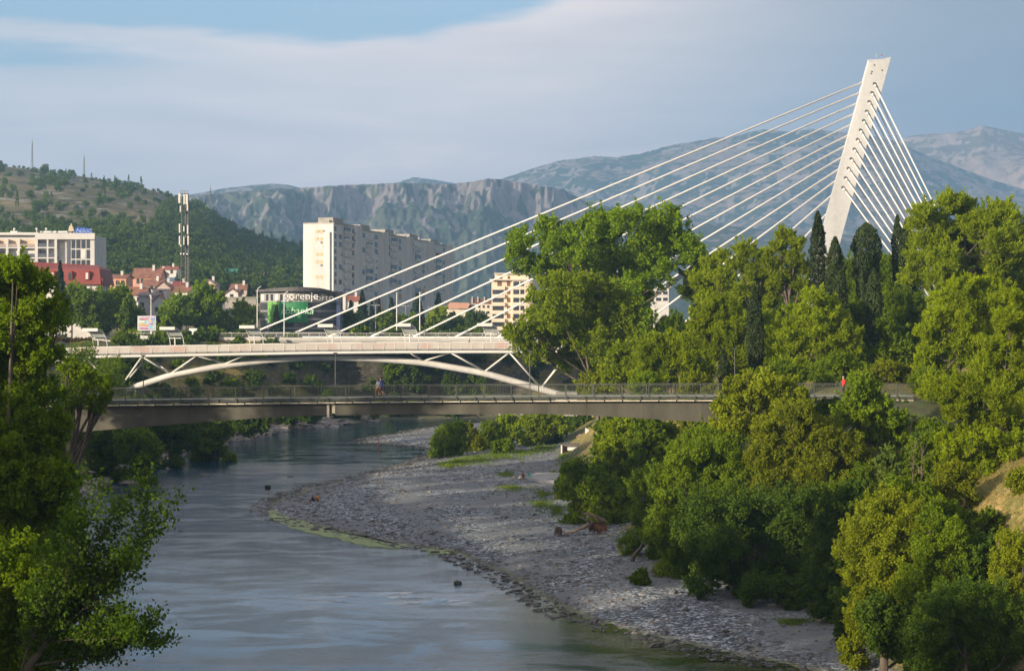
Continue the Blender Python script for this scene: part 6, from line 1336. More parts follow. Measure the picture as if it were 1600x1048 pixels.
# office with curved dark roof, green banner
Y = 505; e = empty('office_building', (X(465, Y), Y, 17), 'rounded glass office with a dark overhanging roof, green banner and lettering', 'building')
arc = [(402 + (532 - 402) * k / 16, -5.0 * math.sin(PI * k / 16)) for k in range(17)]
def arcwall(mb, ins, z0, z1, a0=0, a1=16, th=.3):
    P = [(X(p, Y) * 1.0, Y + 6 + d * 1.2 + ins) for p, d in arc[a0:a1 + 1]]
    for (xa, ya), (xb, yb_) in zip(P[:-1], P[1:]):
        mb.add([(xa, ya, z0), (xb, yb_, z0), (xb, yb_, z1), (xa, ya, z1), (xa, ya + th, z0), (xb, yb_ + th, z0), (xb, yb_ + th, z1), (xa, ya + th, z1)], [(0, 1, 2, 3), (7, 6, 5, 4), (3, 2, 6, 7), (0, 4, 5, 1)])
    return P
mb = MB(); arcwall(mb, .5, 16.5, Z(455, Y)); mb.build('glass_wall', M('office_glass', (.055, .06, .065), .2, .35, .35, 0, spec=.6), e)
mb = MB()
for zz in (Z(472.5, Y), Z(487, Y), Z(500, Y), Z(514, Y)): mb = MB(); arcwall(mb, .38, zz, zz + .45, th=.115); mb.build('spandrel', M('spandrel_grey', (.22, .22, .24), .6, .1, 1, 0), e)
mb = MB(); P = arcwall(mb, .3, Z(471, Y), Z(458, Y), th=.15); mb.build('upper_wall', M('office_upper', (.33, .32, .31), .7, .12, .6), e)
for k in range(15):
    a, b = P[k], P[k + 1]; f0, f1 = .2, .75; m_ = MB(); pa = Vector((a[0] + (b[0] - a[0]) * f0, a[1] + (b[1] - a[1]) * f0 - .03, Z(469.5, Y))); pb_ = Vector((a[0] + (b[0] - a[0]) * f1, a[1] + (b[1] - a[1]) * f1 - .03, Z(469.5, Y)))
    m_.prism([pa, pb_, pb_ + Vector((0, 0, 1.7)), pa + Vector((0, 0, 1.7))], (0, .02, 0)); m_.build('window', mwin if k % 3 else mblind, e)
mb = MB(); rp = [(X(p, Y) + (0 if 0 < i < 16 else (-1 if i == 0 else 1.2)), Y + 4.6 + d * 1.25, 0) for i, (p, d) in enumerate(arc)]
yroof = lambda i: Z(456 - 7.5 * math.sin(PI * min(1, (i + 2) / 16) * .9), Y) if i < 16 else Z(457, Y)
n_ = len(rp); vs = []; 
for i, (x, y, _) in enumerate(rp):
    zt_ = Z(np.interp(i, [0, 2, 8, 12, 16], [452.5, 450.5, 448, 450, 458]), Y); zl = Z(np.interp(i, [0, 8, 12, 16], [455.5, 455, 456, 460.5]), Y)
    vs += [(x, y, zl), (x, y, zt_), (x, Y + 14, zt_), (x, Y + 14, zl)]
fs = [(4 * i + k, 4 * i + 4 + k, 4 * i + 4 + (k + 1) % 4, 4 * i + (k + 1) % 4) for i in range(n_ - 1) for k in range(4)] + [(0, 1, 2, 3), (4 * n_ - 1, 4 * n_ - 2, 4 * n_ - 3, 4 * n_ - 4)]
mb.add(vs, fs); mb.build('roof', M('roof_dark', (.075, .07, .068), .6, .15, .6), e)
mb = MB(); mb.bb(X(524, Y), X(530, Y), Y + 3.0, Y + 6, 16.5, Z(468, Y)); mb.build('corner_panel', M('blue_panel', (.04, .06, .13), .4, .1, 1, 0), e)
# banner follows the curved wall
gb = MB(); P2 = [(X(p, Y), Y + 6 + d * 1.2 + .1) for p, d in arc]
def at_px(p): 
    xs2 = [q[0] for q in P2]; return (X(p, Y), float(np.interp(X(p, Y), xs2, [q[1] for q in P2])))
for k in range(10):
    a, b = at_px(415 + 6.6 * k), at_px(415 + 6.6 * (k + 1)); gb.add([(a[0], a[1], Z(504, Y)), (b[0], b[1], Z(504, Y)), (b[0], b[1], Z(471.2, Y)), (a[0], a[1], Z(471.2, Y)), (a[0], a[1] + .12, Z(504, Y)), (b[0], b[1] + .12, Z(504, Y)), (b[0], b[1] + .12, Z(471.2, Y)), (a[0], a[1] + .12, Z(471.2, Y))], [(0, 1, 2, 3), (7, 6, 5, 4), (3, 2, 6, 7), (0, 4, 5, 1)], 0 if k < 3 else 1)
bn_ = gb.build('banner', [M('banner_light', (.13, .34, .07), .6, .04, .5, 0), M('banner_green', (.015, .17, .06), .6, .05, .3, 0)], e)
yb2 = at_px(455)[1] - .35
text('robanka', 'banner_lettering', 1.62 * 1.55, M('letter_pale', (.42, .72, .45), .6), bn_, (X(438.5, Y), at_px(466)[1] - .25, Z(490.3, Y)), sx=1.05, shear=.25)
text('gorenje', 'lettering', 2.65, M('letter_white', (.78, .76, .76), .5), e, (X(443.5, Y), yb2 - .3, Z(467.5, Y)), sx=1.13)
text('porto', 'lettering', 2.2, M('letter_grey', (.30, .29, .30), .6), e, (X(485.5, Y), at_px(467)[1] - .3, Z(469.0, Y)), sx=1.2)
# billboard
Y = 446; e = empty('billboard', (X(229, Y), Y, 17.3), 'colourful advertising billboard on a post at the left end of the bridge', 'billboard')
mb = MB(); mb.bb(X(215, Y), X(243.3, Y), Y, Y + .5, Z(516.5, Y), Z(493.5, Y)); mb.build('frame', mwhite, e)
mb = MB(); mb.tube([(X(219, Y), Y + .6, 16.9), (X(219, Y), Y + .6, Z(510, Y))], .25, 8); mb.tube([(X(236, Y), Y + .6, 16.9), (X(236, Y), Y + .6, Z(510, Y))], .25, 8); mb.build('post', mpole, e)
mp, t, out = newmat('poster'); p = t.pos(); n1 = t.noise(t.scale(p, (1, 1, 1.2)), .9, 3, .6, out=1); s_ = t.node('ShaderNodeHueSaturation'); s_.inputs['Saturation'].default_value = 2.4; s_.inputs['Value'].default_value = .9; t.l.new(n1, s_.inputs['Color'])
prin(t, out, t.mix(.35, s_.outputs[0], (.35, .42, .75)), .5)
mb = MB(); mb.bb(X(216, Y), X(242, Y), Y - .05, Y - .003, Z(515.5, Y), Z(494.5, Y)); po = mb.build('poster', mp, e)
for i, (za, zb_, a, b, c_) in enumerate([(497.5, 499.5, 218, 229, (.6, .12, .10)), (501, 504, 216.5, 226, (.8, .75, .7)), (505, 508, 217, 223, (.8, .55, .05)), (507, 509.5, 222, 232, (.75, .3, .1)), (512, 514, 219, 231, (.55, .08, .2)), (500, 505, 235, 238, (.75, .5, .25)), (505.5, 507.5, 236, 239.5, (.55, .05, .4)), (497, 500, 236, 241, (.15, .35, .7))]):
    mb = MB(); x = a
    while x < b - .6: w2 = rnd.uniform(.9, 1.7); mb.bb(X(x, Y), X(min(x + w2, b), Y), Y - .09, Y - .054, Z(zb_, Y), Z(za, Y)); x += w2 + .35
    mb.build('print', M('print%d' % i, c_, .5, .05), po)
# lattice antenna mast
Y = 610; e = empty('antenna_mast', (X(290, Y), Y, 20), 'tall lattice antenna mast with white panel antennas', 'mast')
zb, zt = 18, Z(303, Y); legs = [(X(283.7, Y), Y - 1.0), (X(292, Y), Y + 1.6), (X(295.8, Y), Y - .6)]
mb = MB()
def tap(l, z): q = (z - zb) / (zt - zb); cx_, cy_ = X(290, Y), Y; return (cx_ + (l[0] - cx_) * (1.15 - .35 * q), cy_ + (l[1] - cy_) * (1.15 - .35 * q), z)
for l in legs: mb.tube([tap(l, zb), tap(l, zt)], .13, 6)
z = zb; k = 0
while z < zt - 1.6:
    for i in range(3): a, b = legs[i], legs[(i + 1) % 3]; mb.bar(tap(a, z), tap(b, z + 1.6), .07, .07); mb.bar(tap(b, z), tap(a, z + 1.6), .07, .07)
    z += 1.6
mb.build('lattice', M('galvanised', (.13, .125, .12), .6, .1, 1), e)
mb = MB(); 
for o_ in (-.35, .25): mb.tube([(X(292.5, Y) + o_, Y - .4, zb), (X(292.5, Y) + o_, Y - .4, zt)], .32, 6)
mb.build('cable_ladder', mdark, e)
for a, y0, y1, w_ in [(282, 303, 318, 3), (289.5, 304, 320, 2.2), (293.5, 304, 320, 3.4), (294.5, 320, 330, 2), (283.5, 322, 332, 1.6), (282.3, 350, 364, 2), (294.8, 352, 366, 2), (289, 354, 362, 1.6), (282.3, 369, 383, 2), (295.6, 369, 383, 2), (289, 370, 383, 1.6)]:
    mb = MB(); mb.bb(X(a - w_ / 2, Y), X(a + w_ / 2, Y), Y - 2.2, Y - 1.8, Z(y1, Y), Z(y0, Y)); mb.build('antenna_panel', M('antenna_cream', (.66, .62, .55), .5, .05), e)
for a, b in [(284.5, 384.5), (284.5, 397), (289, 397), (294.5, 397.5)]: mb = MB(); mb.ball((X(a, Y), Y - 2, Z(b, Y)), .32, 8, 6); mb.build('dish', mwhite, e)
mb = MB(); mb.bb(X(283, Y), X(294, Y), Y - 1.5, Y + 1.5, zt, zt + .12)
for a in (283, 286.5, 290, 294): mb.bb(X(a, Y) - .05, X(a, Y) + .05, Y - 1.5, Y - 1.4, zt, zt + 1.0)
mb.bb(X(283, Y), X(294, Y), Y - 1.5, Y - 1.4, zt + .9, zt + 1.0); mb.build('platform', M('galvanised'), e)
# small red and white mast and masts on the ridge
Y = 620; e = empty('small_mast', (X(155, Y), Y, 22), 'thin red and white mast beside the white hotel block', 'mast'); mb = MB(); m2 = MB()
for k in range(9): (mb if k % 2 else m2).tube([(X(155.5, Y), Y, Z(440 - 6.2 * k, Y)), (X(155.2, Y), Y, Z(440 - 6.2 * (k + 1), Y))], .28 if k < 7 else .4, 6)
mb.build('white_band', mpole, e); m2.build('red_band', M('mast_red', (.45, .10, .08), .6), e)
for px, yt, T_, lab in [(50.5, 222, .99, 'tall transmitter mast on the hill crest, the left one'), (131.5, 245, .99, 'shorter transmitter mast on the hill crest beside a tree'), (329, 294, .985, 'faint thin mast low on the hill crest right of the antenna tower')]:
    p_ = on_hill(px, T_); e = empty('ridge_mast', p_, lab, 'mast'); zt_ = CH + (HY - yt) * p_.y / F; mb = MB()
    w_ = 1.1
    for sx, sy in ((-1, -1), (1, -1), (0, 1)): mb.bar((p_.x + sx * w_, p_.y + sy * w_, p_.z - 1), (p_.x + sx * .15, p_.y + sy * .15, zt_), .28, .28)
    z = p_.z; 
    while z < zt_ - 2:
        q = 1 - (z - p_.z) / (zt_ - p_.z); mb.bar((p_.x - w_ * q, p_.y - w_ * q, z), (p_.x + w_ * q, p_.y - w_ * q, z + 2), .16, .16); z += 2
    mb.build('lattice', M('galvanised'), e); mb = MB(); mb.tube([(p_.x, p_.y, zt_ - 1), (p_.x, p_.y, zt_ + 3)], .12, 5); mb.build('tip', M('galvanised'), e)

# ------------------------------------------------------------ vehicles
def car(name, label, cat, px, Y, zb, L, H, paint, rot=0, van=False):
    x = X(px, Y); e = empty(name, (x, Y, zb), label, cat, None, rot); Wd = 1.75 if not van else 1.9; hl = L / 2
    if van: side = [(-hl, .35), (-hl, H - .1), (-hl + .15, H), (hl - 1.75, H), (hl - .9, 1.15), (hl - .1, .95), (hl, .35)]
    else: side = [(-hl, .35), (-hl, .85), (-hl + .35, .95), (-hl + .95, H - .03), (hl - 1.9, H), (hl - 1.05, .95), (hl - .15, .8), (hl, .35)]
    mb = MB(); mb.prism([(a, -Wd / 2, b) for a, b in side], (0, Wd, 0)); mb.v = [tuple(v_) for v_ in mb.v]
    def loc_build(mb, nm, mt, par):
        me = bpy.data.meshes.new(nm); me.from_pydata([tuple(v_) for v_ in mb.v], [], mb.f); me.update(); return link(nm, me, par, [mt])
    loc_build(mb, 'body', paint, e)
    for s_ in (-1, 1):
        mb = MB(); yy = s_ * (Wd / 2 + .01)
        if van: pl_ = [(hl - 1.95, yy, 1.15), (hl - 1.05, yy, 1.15), (hl - 1.75, yy, H - .15), (hl - 1.95, yy, H - .15)]
        else: pl_ = [(-hl + .75, yy, .98), (hl - 1.2, yy, .98), (hl - 1.95, yy, H - .1), (-hl + 1.05, yy, H - .1)]
        mb.prism(pl_, (0, -s_ * .02, 0)); loc_build(mb, 'side_window', mwin, e)
        for wx in (-hl + .75, hl - .8):
            mb = MB(); mb.tube([(wx, s_ * (Wd / 2 - .2), .32), (wx, s_ * (Wd / 2 + .02), .32)], .32, 14); wq = loc_build(mb, 'wheel', M('tyre', (.02, .02, .02), .9), e)
            mb = MB(); mb.tube([(wx, s_ * (Wd / 2 + .021), .32), (wx, s_ * (Wd / 2 + .035), .32)], .19, 10); loc_build(mb, 'rim', M('rim', (.4, .4, .42), .3, metal=.6), wq)
        mb = MB(); mb.box((hl - .03, s_ * (Wd / 2 - .3), .68), (.12, .3, .16)); loc_build(mb, 'headlight', mwhite, e)
        mb = MB(); mb.box((-hl + .0, s_ * (Wd / 2 - .2), .75), (.1, .2, .22)); loc_build(mb, 'tail_light', M('tail_red', (.35, .02, .02), .4), e)
    mb = MB()
    if van: mb.prism([(hl - 1.72, -Wd / 2 + .12, H - .06), (hl - .95, -Wd / 2 + .12, 1.2), (hl - .95, Wd / 2 - .12, 1.2), (hl - 1.72, Wd / 2 - .12, H - .06)], (.03, 0, .02))
    else: mb.prism([(hl - 1.87, -Wd / 2 + .12, H - .03), (hl - 1.08, -Wd / 2 + .12, 1.0), (hl - 1.08, Wd / 2 - .12, 1.0), (hl - 1.87, Wd / 2 - .12, H - .03)], (.03, 0, .02))
    loc_build(mb, 'windscreen', mwin, e); return e
pw = M('car_white', (.72, .72, .73), .3, .02, 1, 0); pb = M('car_blue', (.04, .07, .20), .3, .02, 1, 0); pd = M('car_dark', (.04, .04, .05), .3, .02, 1, 0); pr_ = M('car_red', (.35, .04, .03), .3, .02, 1, 0); ps = M('car_silver', (.42, .43, .45), .3, .02, 1, 0)
c = bp(313, -6); car('van', 'white delivery van driving on the road bridge', 'van', 313, c.y, zd + .06, 5.0, 2.25, pw, 0, True)
c = bp(339, -6); car('car', 'white car behind the van on the road bridge', 'car', 339, c.y, zd + .06, 4.3, 1.5, pw)
car('car', 'blue car parked in the shade under the left park trees', 'car', 86, 432, gz(X(86, 432), 432), 4.2, 1.5, pb); car('car', 'dark car parked next to the blue one under the left park trees', 'car', 97, 436, gz(X(97, 436), 436), 4.2, 1.5, pd)
for i, (px, pt, lab) in enumerate([(690, ps, 'silver car parked beyond the bridge, leftmost of the row'), (698, pb, 'blue car parked beyond the bridge right of the silver one'), (706, pd, 'dark car in the middle of the parked row beyond the bridge'), (716, ps, 'grey car parked beyond the bridge right of the dark one'), (726, pw, 'white car parked beyond the bridge near the cream block'), (736, pb, 'dark blue car at the right end of the parked row')]): car('car', lab, 'car', px, 520 + i * 2, 17.0 + .6, 4.2, 1.5, pt, .4)
car('car', 'silver car behind the shelters left of the office', 'car', 352, 452, zd - .7, 4.3, 1.5, ps)
# reddish hedge at the left bridge end
q, cents = crown([(78 + 9 * k, 535, 7) for k in range(8)], 420, 'bush', 2.2, .3); e0 = W(110, 540, 420); o = link('hedge', quads_mesh('hedge', q - np.array(e0)[None], len(q) // 4), None, [LM['brown']]); o.location = e0; tag(o, 'reddish brown clipped hedge behind the left end of the arch bridge', 'hedge')

# ------------------------------------------------------------ things on the river bed and bank
Y = F * (CH - .5) / (768 - HY); 
Y = 256; e = empty('concrete_platform', (X(890, 300), 300, 3), 'white concrete platform frame standing in the bank below the girder', 'platform'); Y = 300
mb = MB(); mb.bb(X(876.3, Y), X(878.3, Y), Y - .5, Y + .1, Z(718, Y), Z(695, Y)); mb.build('post', mwhite, e)
mb = MB(); mb.bb(X(886.5, Y), X(935, Y), Y - .6, Y - .2, Z(703, Y), Z(698, Y)); mb.build('beam', mwhite, e)
mb = MB(); mb.bb(X(878.5, Y), X(940, Y), Y - .15, Y + 4, Z(697, Y), Z(694.5, Y)); mb.build('slab', M('stained_slab', (.14, .12, .11), .9, .2, 1), e)
mb = MB(); mb.bb(X(879, Y), X(886, Y), Y + .11, Y + 3.9, Z(716, Y), Z(697.1, Y)); mb.bb(X(886.1, Y), X(940, Y), Y + .3, Y + 3.9, Z(716, Y), Z(697.1, Y)); mb.build('base', M('stained_slab'), e)
Y = 320; e = empty('stair_wall', (X(918, Y), Y, 6), 'white angular stair wall above the concrete platform', 'wall'); mb = MB(); mb.prism([(X(914.5, Y), Y, Z(683, Y)), (X(920, Y), Y, Z(683.5, Y)), (X(920, Y), Y, Z(671, Y)), (X(914.5, Y), Y, Z(668, Y))], (0, .6, 0)); mb.bb(X(920.1, Y), X(940, Y), Y + .1, Y + .5, Z(680, Y), Z(675, Y)); mb.build('parapet', mwhite, e)
mb = MB(); 
for k in range(3): mb.bb(X(901 + k * 2, Y), X(914, Y), Y + .1 + k * .5, Y + 2, Z(684 - k * 1.6, Y), Z(682.2 - k * 1.6, Y))
mb.build('step', M('stained_slab2', (.34, .25, .20), .9, .2, 1), e)
# board on a pole in the water
p = W(421.5, 784, F * CH / (784 - HY)); e = empty('warning_board', p, 'dark square board on a thin pole standing in the river', 'board'); s = p.y / F
mb = MB(); mb.tube([p - Vector((0, 0, .5)), p + Vector((-.22, 0, 20.5 * s))], .035, 6); mb.build('pole', M('galvanised'), e)
mb = MB(); c = p + Vector((-.22, -.06, 22.5 * s)); mb.box(c, (9 * s, .06, 7.5 * s)); mb.v = [tuple(v_) for v_ in mb.v]; mb.build('board', M('board_black', (.02, .02, .025), .6), e)
# red marker pole at the second gravel tongue
p = W(591, 696, F * 21.8 / (696 - HY)); e = empty('marker_pole', p, 'thin red marker pole at the tip of the second gravel tongue', 'pole'); mb = MB(); mb.tube([p - Vector((0, 0, .3)), p + Vector((0, 0, 1.5))], .07, 6); mb.build('pole', M('marker_red', (.30, .08, .07), .7), e)
# driftwood: fallen trunk with its root plate
Y = F * 21.2 / (836 - HY); b0, b1 = W(880, 833, Y), W(932, 815, Y + 3); e = empty('driftwood', b0, 'fallen tree trunk with torn root plate stranded at the gravel edge', 'driftwood'); mwood = M('bleached_wood', (.34, .25, .18), .85, .25, 3, .5)
mb = MB(); mb.tube([b0, W(898, 830, Y), W(913, 823, Y + 1), W(926, 816, Y + 2)], [.10, .13, .18, .26], 8); mb.tube([W(905, 806, Y), W(915, 812, Y + .5), W(924, 816, Y + 2)], [.04, .07, .14], 6); mb.tube([W(912, 803, Y + 1), W(930, 806, Y + 2), W(947, 815, Y + 2)], [.05, .14, .2], 8); mb.tube([W(908, 800, Y + 1), W(922, 803, Y + 1.5), W(944, 812, Y + 2.2)], [.03, .10, .16], 7); mb.tube([W(918, 799, Y + 1.3), W(928, 806, Y + 1.5), W(940, 818, Y + 2)], [.02, .08, .14], 6); mb.build('trunk', mwood, e, smooth=True)
mb = MB(); rc = W(934, 822, Y + 2)
for k in range(80):
    a = rnd.uniform(0, 6.28); d = Vector((math.cos(a) * .9, rnd.uniform(-.6, .4), math.sin(a) * .55)); mb.tube([rc, rc + d * rnd.uniform(.5, .8), rc + d * rnd.uniform(.9, 1.3) + Vector((rnd.uniform(-.15, .15), 0, -.15))], [.09, .05, .015], 5)
mb.ball(rc, .55, 9, 7, (1.2, .7, .8), jit=.25); mb.build('root_plate', M('red_soil_root', (.13, .06, .035), .95, .3, 3, .6), e)
rock(872, 832, 14, 10, 'rounded brown stump lying at the end of the driftwood trunk', M('stump', (.12, .09, .075), .9, .3, 3, .6), .9)
rock(1134, 985, 14, 3, 'dark branch stub lying on the gravel in the right foreground', mstw, .6)
rock(905, 808, 8, 7, 'dark stone beside the weeds above the driftwood', mstw, .9)
# grey path slab beside the seated person
mb = MB(); z_ = .95
pl_ = []
for a, b in [(838, 738), (900, 738), (900, 750), (845, 750), (824, 744)]: Yp = F * (CH - 1.35) / (b - HY); pl_.append(((a - CX) / F * Yp, Yp, .6))
mb.prism(pl_[::-1], (0, 0, .75)); tag(mb.build('path_slab', M('path_concrete', (.36, .36, .37), .9, .1, .6, .1)), 'grey concrete slab path beside the seated person', 'path')
# ------------------------------------------------------------ people
skin = M('skin', (.48, .27, .19), .6, .06, 5, 0); 
def cmat(n, c): return M('cloth_' + n, c, .85, .08, 8, .2)
def person(label, loc, face, pose, top, bottom, hair=(.05, .03, .02), bare_arms=False, bare_legs=False, H=1.75, skirt=False, group=None):
    """face: heading angle (0 = towards +x).  local frame: x forward, y left, z up"""
    k = H / 1.75; e = empty('person', loc, label, 'person', group, face)
    J = {}; 
    if pose == 'walk':
        J = dict(pelvis=(0, 0, .93), sp=(0.01, 0, 1.12), chest=(.02, 0, 1.32), neck=(.03, 0, 1.46), chin=(.05, 0, 1.55), head=(.06, 0, 1.66),
                 shl=(.02, .17, 1.40), ell=(.12, .22, 1.14), wrl=(.27, .20, .97), shr=(.02, -.17, 1.40), elr=(-.12, -.21, 1.15), wrr=(-.14, -.22, .90),
                 hl=(0, .09, .88), kl=(.22, .09, .50), al=(.20, .09, .10), tl=(.40, .09, .035), hr=(0, -.09, .88), kr=(-.02, -.09, .48), ar=(-.34, -.09, .13), tr=(-.18, -.09, .03))
    elif pose == 'stand':
        J = dict(pelvis=(0, 0, .93), sp=(0, 0, 1.12), chest=(.0, 0, 1.32), neck=(.02, 0, 1.46), chin=(.04, 0, 1.55), head=(.05, 0, 1.66),
                 shl=(0, .18, 1.40), ell=(-.02, .24, 1.13), wrl=(.10, .22, .90), shr=(0, -.18, 1.40), elr=(-.02, -.24, 1.13), wrr=(.06, -.24, .88),
                 hl=(0, .09, .88), kl=(.04, .11, .48), al=(0, .12, .08), tl=(.18, .14, .03), hr=(0, -.09, .88), kr=(.02, -.11, .48), ar=(-.05, -.12, .08), tr=(.13, -.14, .03))
    elif pose == 'sit':
        J = dict(pelvis=(0, 0, .22), sp=(.03, 0, .40), chest=(.12, 0, .58), neck=(.17, 0, .70), chin=(.22, 0, .78), head=(.24, 0, .89),
                 shl=(.13, .17, .65), ell=(.28, .2, .45), wrl=(.45, .10, .42), shr=(.13, -.17, .65), elr=(.28, -.2, .45), wrr=(.45, -.08, .42),
                 hl=(.02, .10, .18), kl=(.40, .15, .42), al=(.58, .14, .06), tl=(.75, .15, .03), hr=(.02, -.10, .18), kr=(.42, -.14, .38), ar=(.66, -.14, .06), tr=(.82, -.15, .03))
    P = {a: Vector(b) * k for a, b in J.items()}
    names = list(P); V = [tuple(P[n]) for n in names]; R = dict(pelvis=.125, sp=.115, chest=.135, neck=.055, chin=.062, head=.098, shl=.06, ell=.042, wrl=.028, shr=.06, elr=.042, wrr=.028, hl=.095, kl=.06, al=.04, tl=.032, hr=.095, kr=.06, ar=.04, tr=.032)
    E = [('pelvis', 'sp'), ('sp', 'chest'), ('chest', 'neck'), ('neck', 'chin'), ('chin', 'head'), ('chest', 'shl'), ('shl', 'ell'), ('ell', 'wrl'), ('chest', 'shr'), ('shr', 'elr'), ('elr', 'wrr'), ('pelvis', 'hl'), ('hl', 'kl'), ('kl', 'al'), ('al', 'tl'), ('pelvis', 'hr'), ('hr', 'kr'), ('kr', 'ar'), ('ar', 'tr')]
    ix = {n: i for i, n in enumerate(names)}; ed_ = [(ix[a], ix[b]) for a, b in E]; rad = [R[n] * k for n in names]
    for s_, w, el in (('l', 'wrl', 'ell'), ('r', 'wrr', 'elr')):
        d = (P[w] - P[el]).normalized(); side = d.cross(Vector((0, 1, 0))).normalized(); palm = P[w] + d * .06 * k; V.append(tuple(palm)); rad.append(.030 * k); pi_ = len(V) - 1; ed_.append((ix[w], pi_))
        for f_ in range(4):
            off = side * (f_ - 1.5) * .021 * k; L = [.075, .085, .08, .065][f_] * k; a = palm + d * .035 * k + off; b = a + (d * .6 + Vector((0, 0, -.1))) * L
            V += [tuple(a), tuple(b)]; rad += [.0095 * k, .008 * k]; ed_ += [(pi_, len(V) - 2), (len(V) - 2, len(V) - 1)]
        a = P[w] + d * .03 * k + side * -.04 * k; b = a + (d * .8 - side * .5) * .05 * k; V += [tuple(a), tuple(b)]; rad += [.012 * k, .010 * k]; ed_ += [(ix[w], len(V) - 2), (len(V) - 2, len(V) - 1)]
    me = bpy.data.meshes.new('body'); me.from_pydata(V, ed_, []); tmp = bpy.data.objects.new('tmp', me); col.objects.link(tmp)
    md = tmp.modifiers.new('s', 'SKIN'); md.use_smooth_shade = True
    for i, sv in enumerate(me.skin_vertices[0].data): sv.radius = (rad[i], rad[i]); sv.use_root = (i == 0)
    tmp.modifiers.new('b', 'SUBSURF').levels = 1
    dg_ = bpy.context.evaluated_depsgraph_get(); bm_ = bpy.data.meshes.new_from_object(tmp.evaluated_get(dg_)); bpy.data.objects.remove(tmp); bm_.name = 'body'; bm_.materials.clear()
    body = link('body', bm_, e, [skin])
    def part(nm, tubes, mat, n=10, flat=1):
        mb = MB()
        for pts, rr in tubes: mb.tube(pts, [r * k for r in rr], n)
        me = bpy.data.meshes.new(nm); me.from_pydata([tuple(v) for v in mb.v], [], mb.f); me.polygons.foreach_set('use_smooth', [True] * len(me.polygons)); me.update(); return link(nm, me, e, [mat])
    up = Vector((0, 0, .02)) * k
    tb_ = [([P['pelvis'] - Vector((0, 0, .06)) * k, P['sp'], P['chest'], P['neck'] - up], [.165, .15, .175, .075])]
    tb_ += [([P['chest'] + Vector((0, 0, .06)) * k, P['sh' + s_], P['sh' + s_].lerp(P['el' + s_], .5)], [.12, .085, .07]) for s_ in 'lr']
    if not bare_arms: tb_ += [([P['sh' + s_], P['el' + s_], P['wr' + s_]], [.08, .062, .045]) for s_ in 'lr']
    part('jacket' if not bare_arms else 'shirt', tb_, cmat(*top))
    if skirt: tb_ = [([P['pelvis'] + Vector((0, 0, .05)) * k, (P['hl'] + P['hr']) / 2 - up, (P['kl'] + P['kr']) / 2 + Vector((0, 0, .05))], [.15, .19, .24])]
    else:
        tb_ = [([P['pelvis'] + Vector((0, 0, .05)) * k, (P['hl'] + P['hr']) / 2 - up], [.155, .16])]
        tb_ += [([P['h' + s_], P['h' + s_].lerp(P['k' + s_], .9)] + ([P['a' + s_]] if not bare_legs else []), [.115, .085] + ([.06] if not bare_legs else [])) for s_ in 'lr']
    part('skirt' if skirt else 'shorts' if bare_legs else 'trousers', tb_, cmat(*bottom))
    part('shoes', [([P['a' + s_] - Vector((.05, 0, .02)) * k, P['t' + s_]], [.055, .042]) for s_ in 'lr'], cmat('shoe', (.06, .05, .05)), 8)
    mb = MB(); hd = P['head'] + Vector((-.015, 0, .02)) * k; mb.ball((hd.x, hd.y, hd.z), .108 * k, 12, 9, (1, .9, 1.08)); keep = [f for f in mb.f if sum((mb.v[i][0] - hd.x) * .75 - (mb.v[i][2] - hd.z) for i in f) / len(f) < .028 * k]
    me = bpy.data.meshes.new('hair'); me.from_pydata(mb.v, [], keep); me.update(); link('hair', me, e, [M('hair%d' % int(hair[0] * 1000), hair, .8, .2, 20)])
    mb = MB(); fc = P['head'] + Vector((.092, 0, 0)) * k; mb.ball((fc.x + .012 * k, 0, fc.z - .015 * k), .016 * k, 6, 5, (1, .8, 1.5)); mb.ball((fc.x - .04 * k, .094 * k, fc.z - .01 * k), .02 * k, 6, 5); mb.ball((fc.x - .04 * k, -.094 * k, fc.z - .01 * k), .02 * k, 6, 5)
    me = bpy.data.meshes.new('face'); me.from_pydata(mb.v, [], mb.f); me.update(); link('face', me, e, [skin])
    mb = MB()
    for s_ in (-1, 1): mb.ball((fc.x - .008 * k, s_ * .033 * k, fc.z + .01 * k), .011 * k, 6, 5)
    mb.ball((fc.x - .006 * k, 0, fc.z - .055 * k), .012 * k, 6, 4, (.6, 2.0, .5)); me = bpy.data.meshes.new('eyes'); me.from_pydata(mb.v, [], mb.f); me.update(); link('eyes', me, e, [mdark])
    return e
def onfoot(px, off=1.2): y = FY + off; x = X(px, y); return (x, y, fz(x) + .01)
person('walking person in a white top and orange brown shorts on the footbridge', onfoot(590.5, .7), PI * .93, 'walk', ('white', (.75, .72, .70)), ('orange', (.50, .24, .07)), bare_arms=True, bare_legs=True, H=1.66, hair=(.10, .05, .03))
person('walking person in a blue shirt beside the one in a white top on the footbridge', onfoot(595.5, 1.7), PI * .95, 'walk', ('blue', (.04, .09, .35)), ('maroon', (.25, .10, .10)), bare_arms=True, bare_legs=True, H=1.80)
person('person in a bright red jacket and black trousers at the right end of the footbridge', onfoot(1318, 1.4), PI * 1.05, 'stand', ('red', (.75, .03, .03)), ('black', (.02, .02, .022)), hair=(.45, .42, .40), H=1.72)
person('person in a dark top behind the leaves at the left end of the footbridge', onfoot(160, 1.0), PI, 'walk', ('black', (.02, .02, .022)), ('grey', (.15, .15, .16)), bare_arms=True)
y_ = AY + 1; x_ = X(733, y_); person('person in dark clothes seen from the chest up behind the arch bridge parapet', (x_, y_, zf(ax_(733)) + .63 - .0), 0, 'walk', ('plum', (.10, .03, .05)), ('black', (.02, .02, .022)), H=1.75)
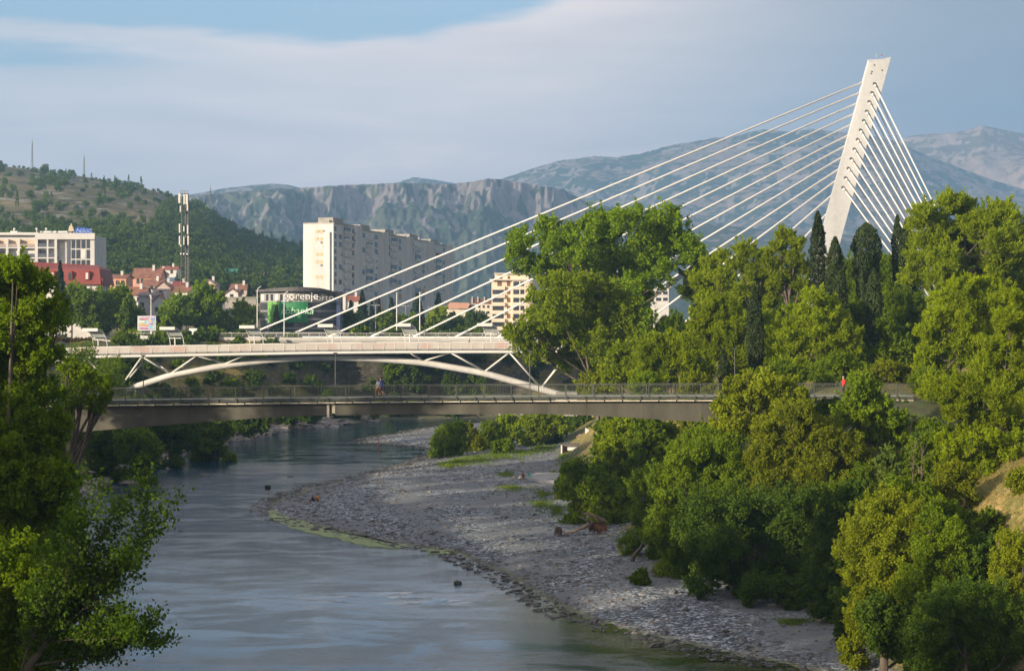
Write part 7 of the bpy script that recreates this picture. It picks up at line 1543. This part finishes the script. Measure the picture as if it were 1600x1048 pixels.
def ong(px, py, z=.5):
    for _ in range(6): Y = F * (CH - z) / (py - HY); z = gz(X(px, Y), Y)
    return (X(px, Y), Y, z + .01)
person('person in an orange top sitting at the tip of the gravel bar', ong(497.5, 783), PI * .9, 'sit', ('orange2', (.70, .28, .03)), ('brown', (.15, .06, .05)), H=1.5, hair=(.12, .02, .03))
person('person in black sitting on the gravel left of the one in orange', ong(490, 783.5), PI * 1.1, 'sit', ('black', (.02, .02, .022)), ('black', (.02, .02, .022)), H=1.35)
person('person in a brown shirt sitting on the gravel by the grey path', ong(818, 748), PI * 1.1, 'sit', ('brown', (.13, .07, .06)), ('pale', (.40, .36, .32)), H=1.8)
person('bather standing far upstream in the water in dark shorts', (X(747, 432), 432, -.5), PI * .3, 'stand', ('black', (.02, .02, .022)), ('black', (.02, .02, .022)), bare_arms=True, H=1.75)
# green folding chair
p = Vector(ong(829, 749)); e = empty('folding_chair', p, 'green folding chair standing beside the seated person on the gravel', 'chair'); mgc = M('green_canvas', (.02, .42, .26), .7, .06)
mb = MB(); mb.box(p + Vector((0, 0, .42)), (.62, .5, .06)); mb.build('seat', mgc, e); mb = MB(); mb.bar(p + Vector((-.22, .1, .45)), p + Vector((-.38, .1, 1.15)), .5, .08); mb.build('backrest', mgc, e)
for sx, sy in ((-1, -1), (1, -1), (-1, 1), (1, 1)): mb = MB(); mb.tube([p + Vector((sx * .3, sy * .2, .42)), p + Vector((-sx * .28 + sx * .5, sy * .24, -.02))], .03, 6); mb.build('leg', mgc, e)

# ------------------------------------------------------------ air
mz, t, out = newmat('haze_air'); pv = t.node('ShaderNodeVolumePrincipled'); pv.inputs['Color'].default_value = (.37, .64, 1.0, 1); pv.inputs['Density'].default_value = 1.3e-4; pv.inputs['Anisotropy'].default_value = .15; t.l.new(pv.outputs[0], out.inputs['Volume'])
mb = MB(); mb.bb(-9500, 9500, -500, 14600, -4, 1650); hz = mb.build('haze', mz); tag(hz, kind='stuff')
tag(hz, 'pale blue air haze over the whole valley', 'haze')
print('objects', len(bpy.data.objects), 'trees', ntree)
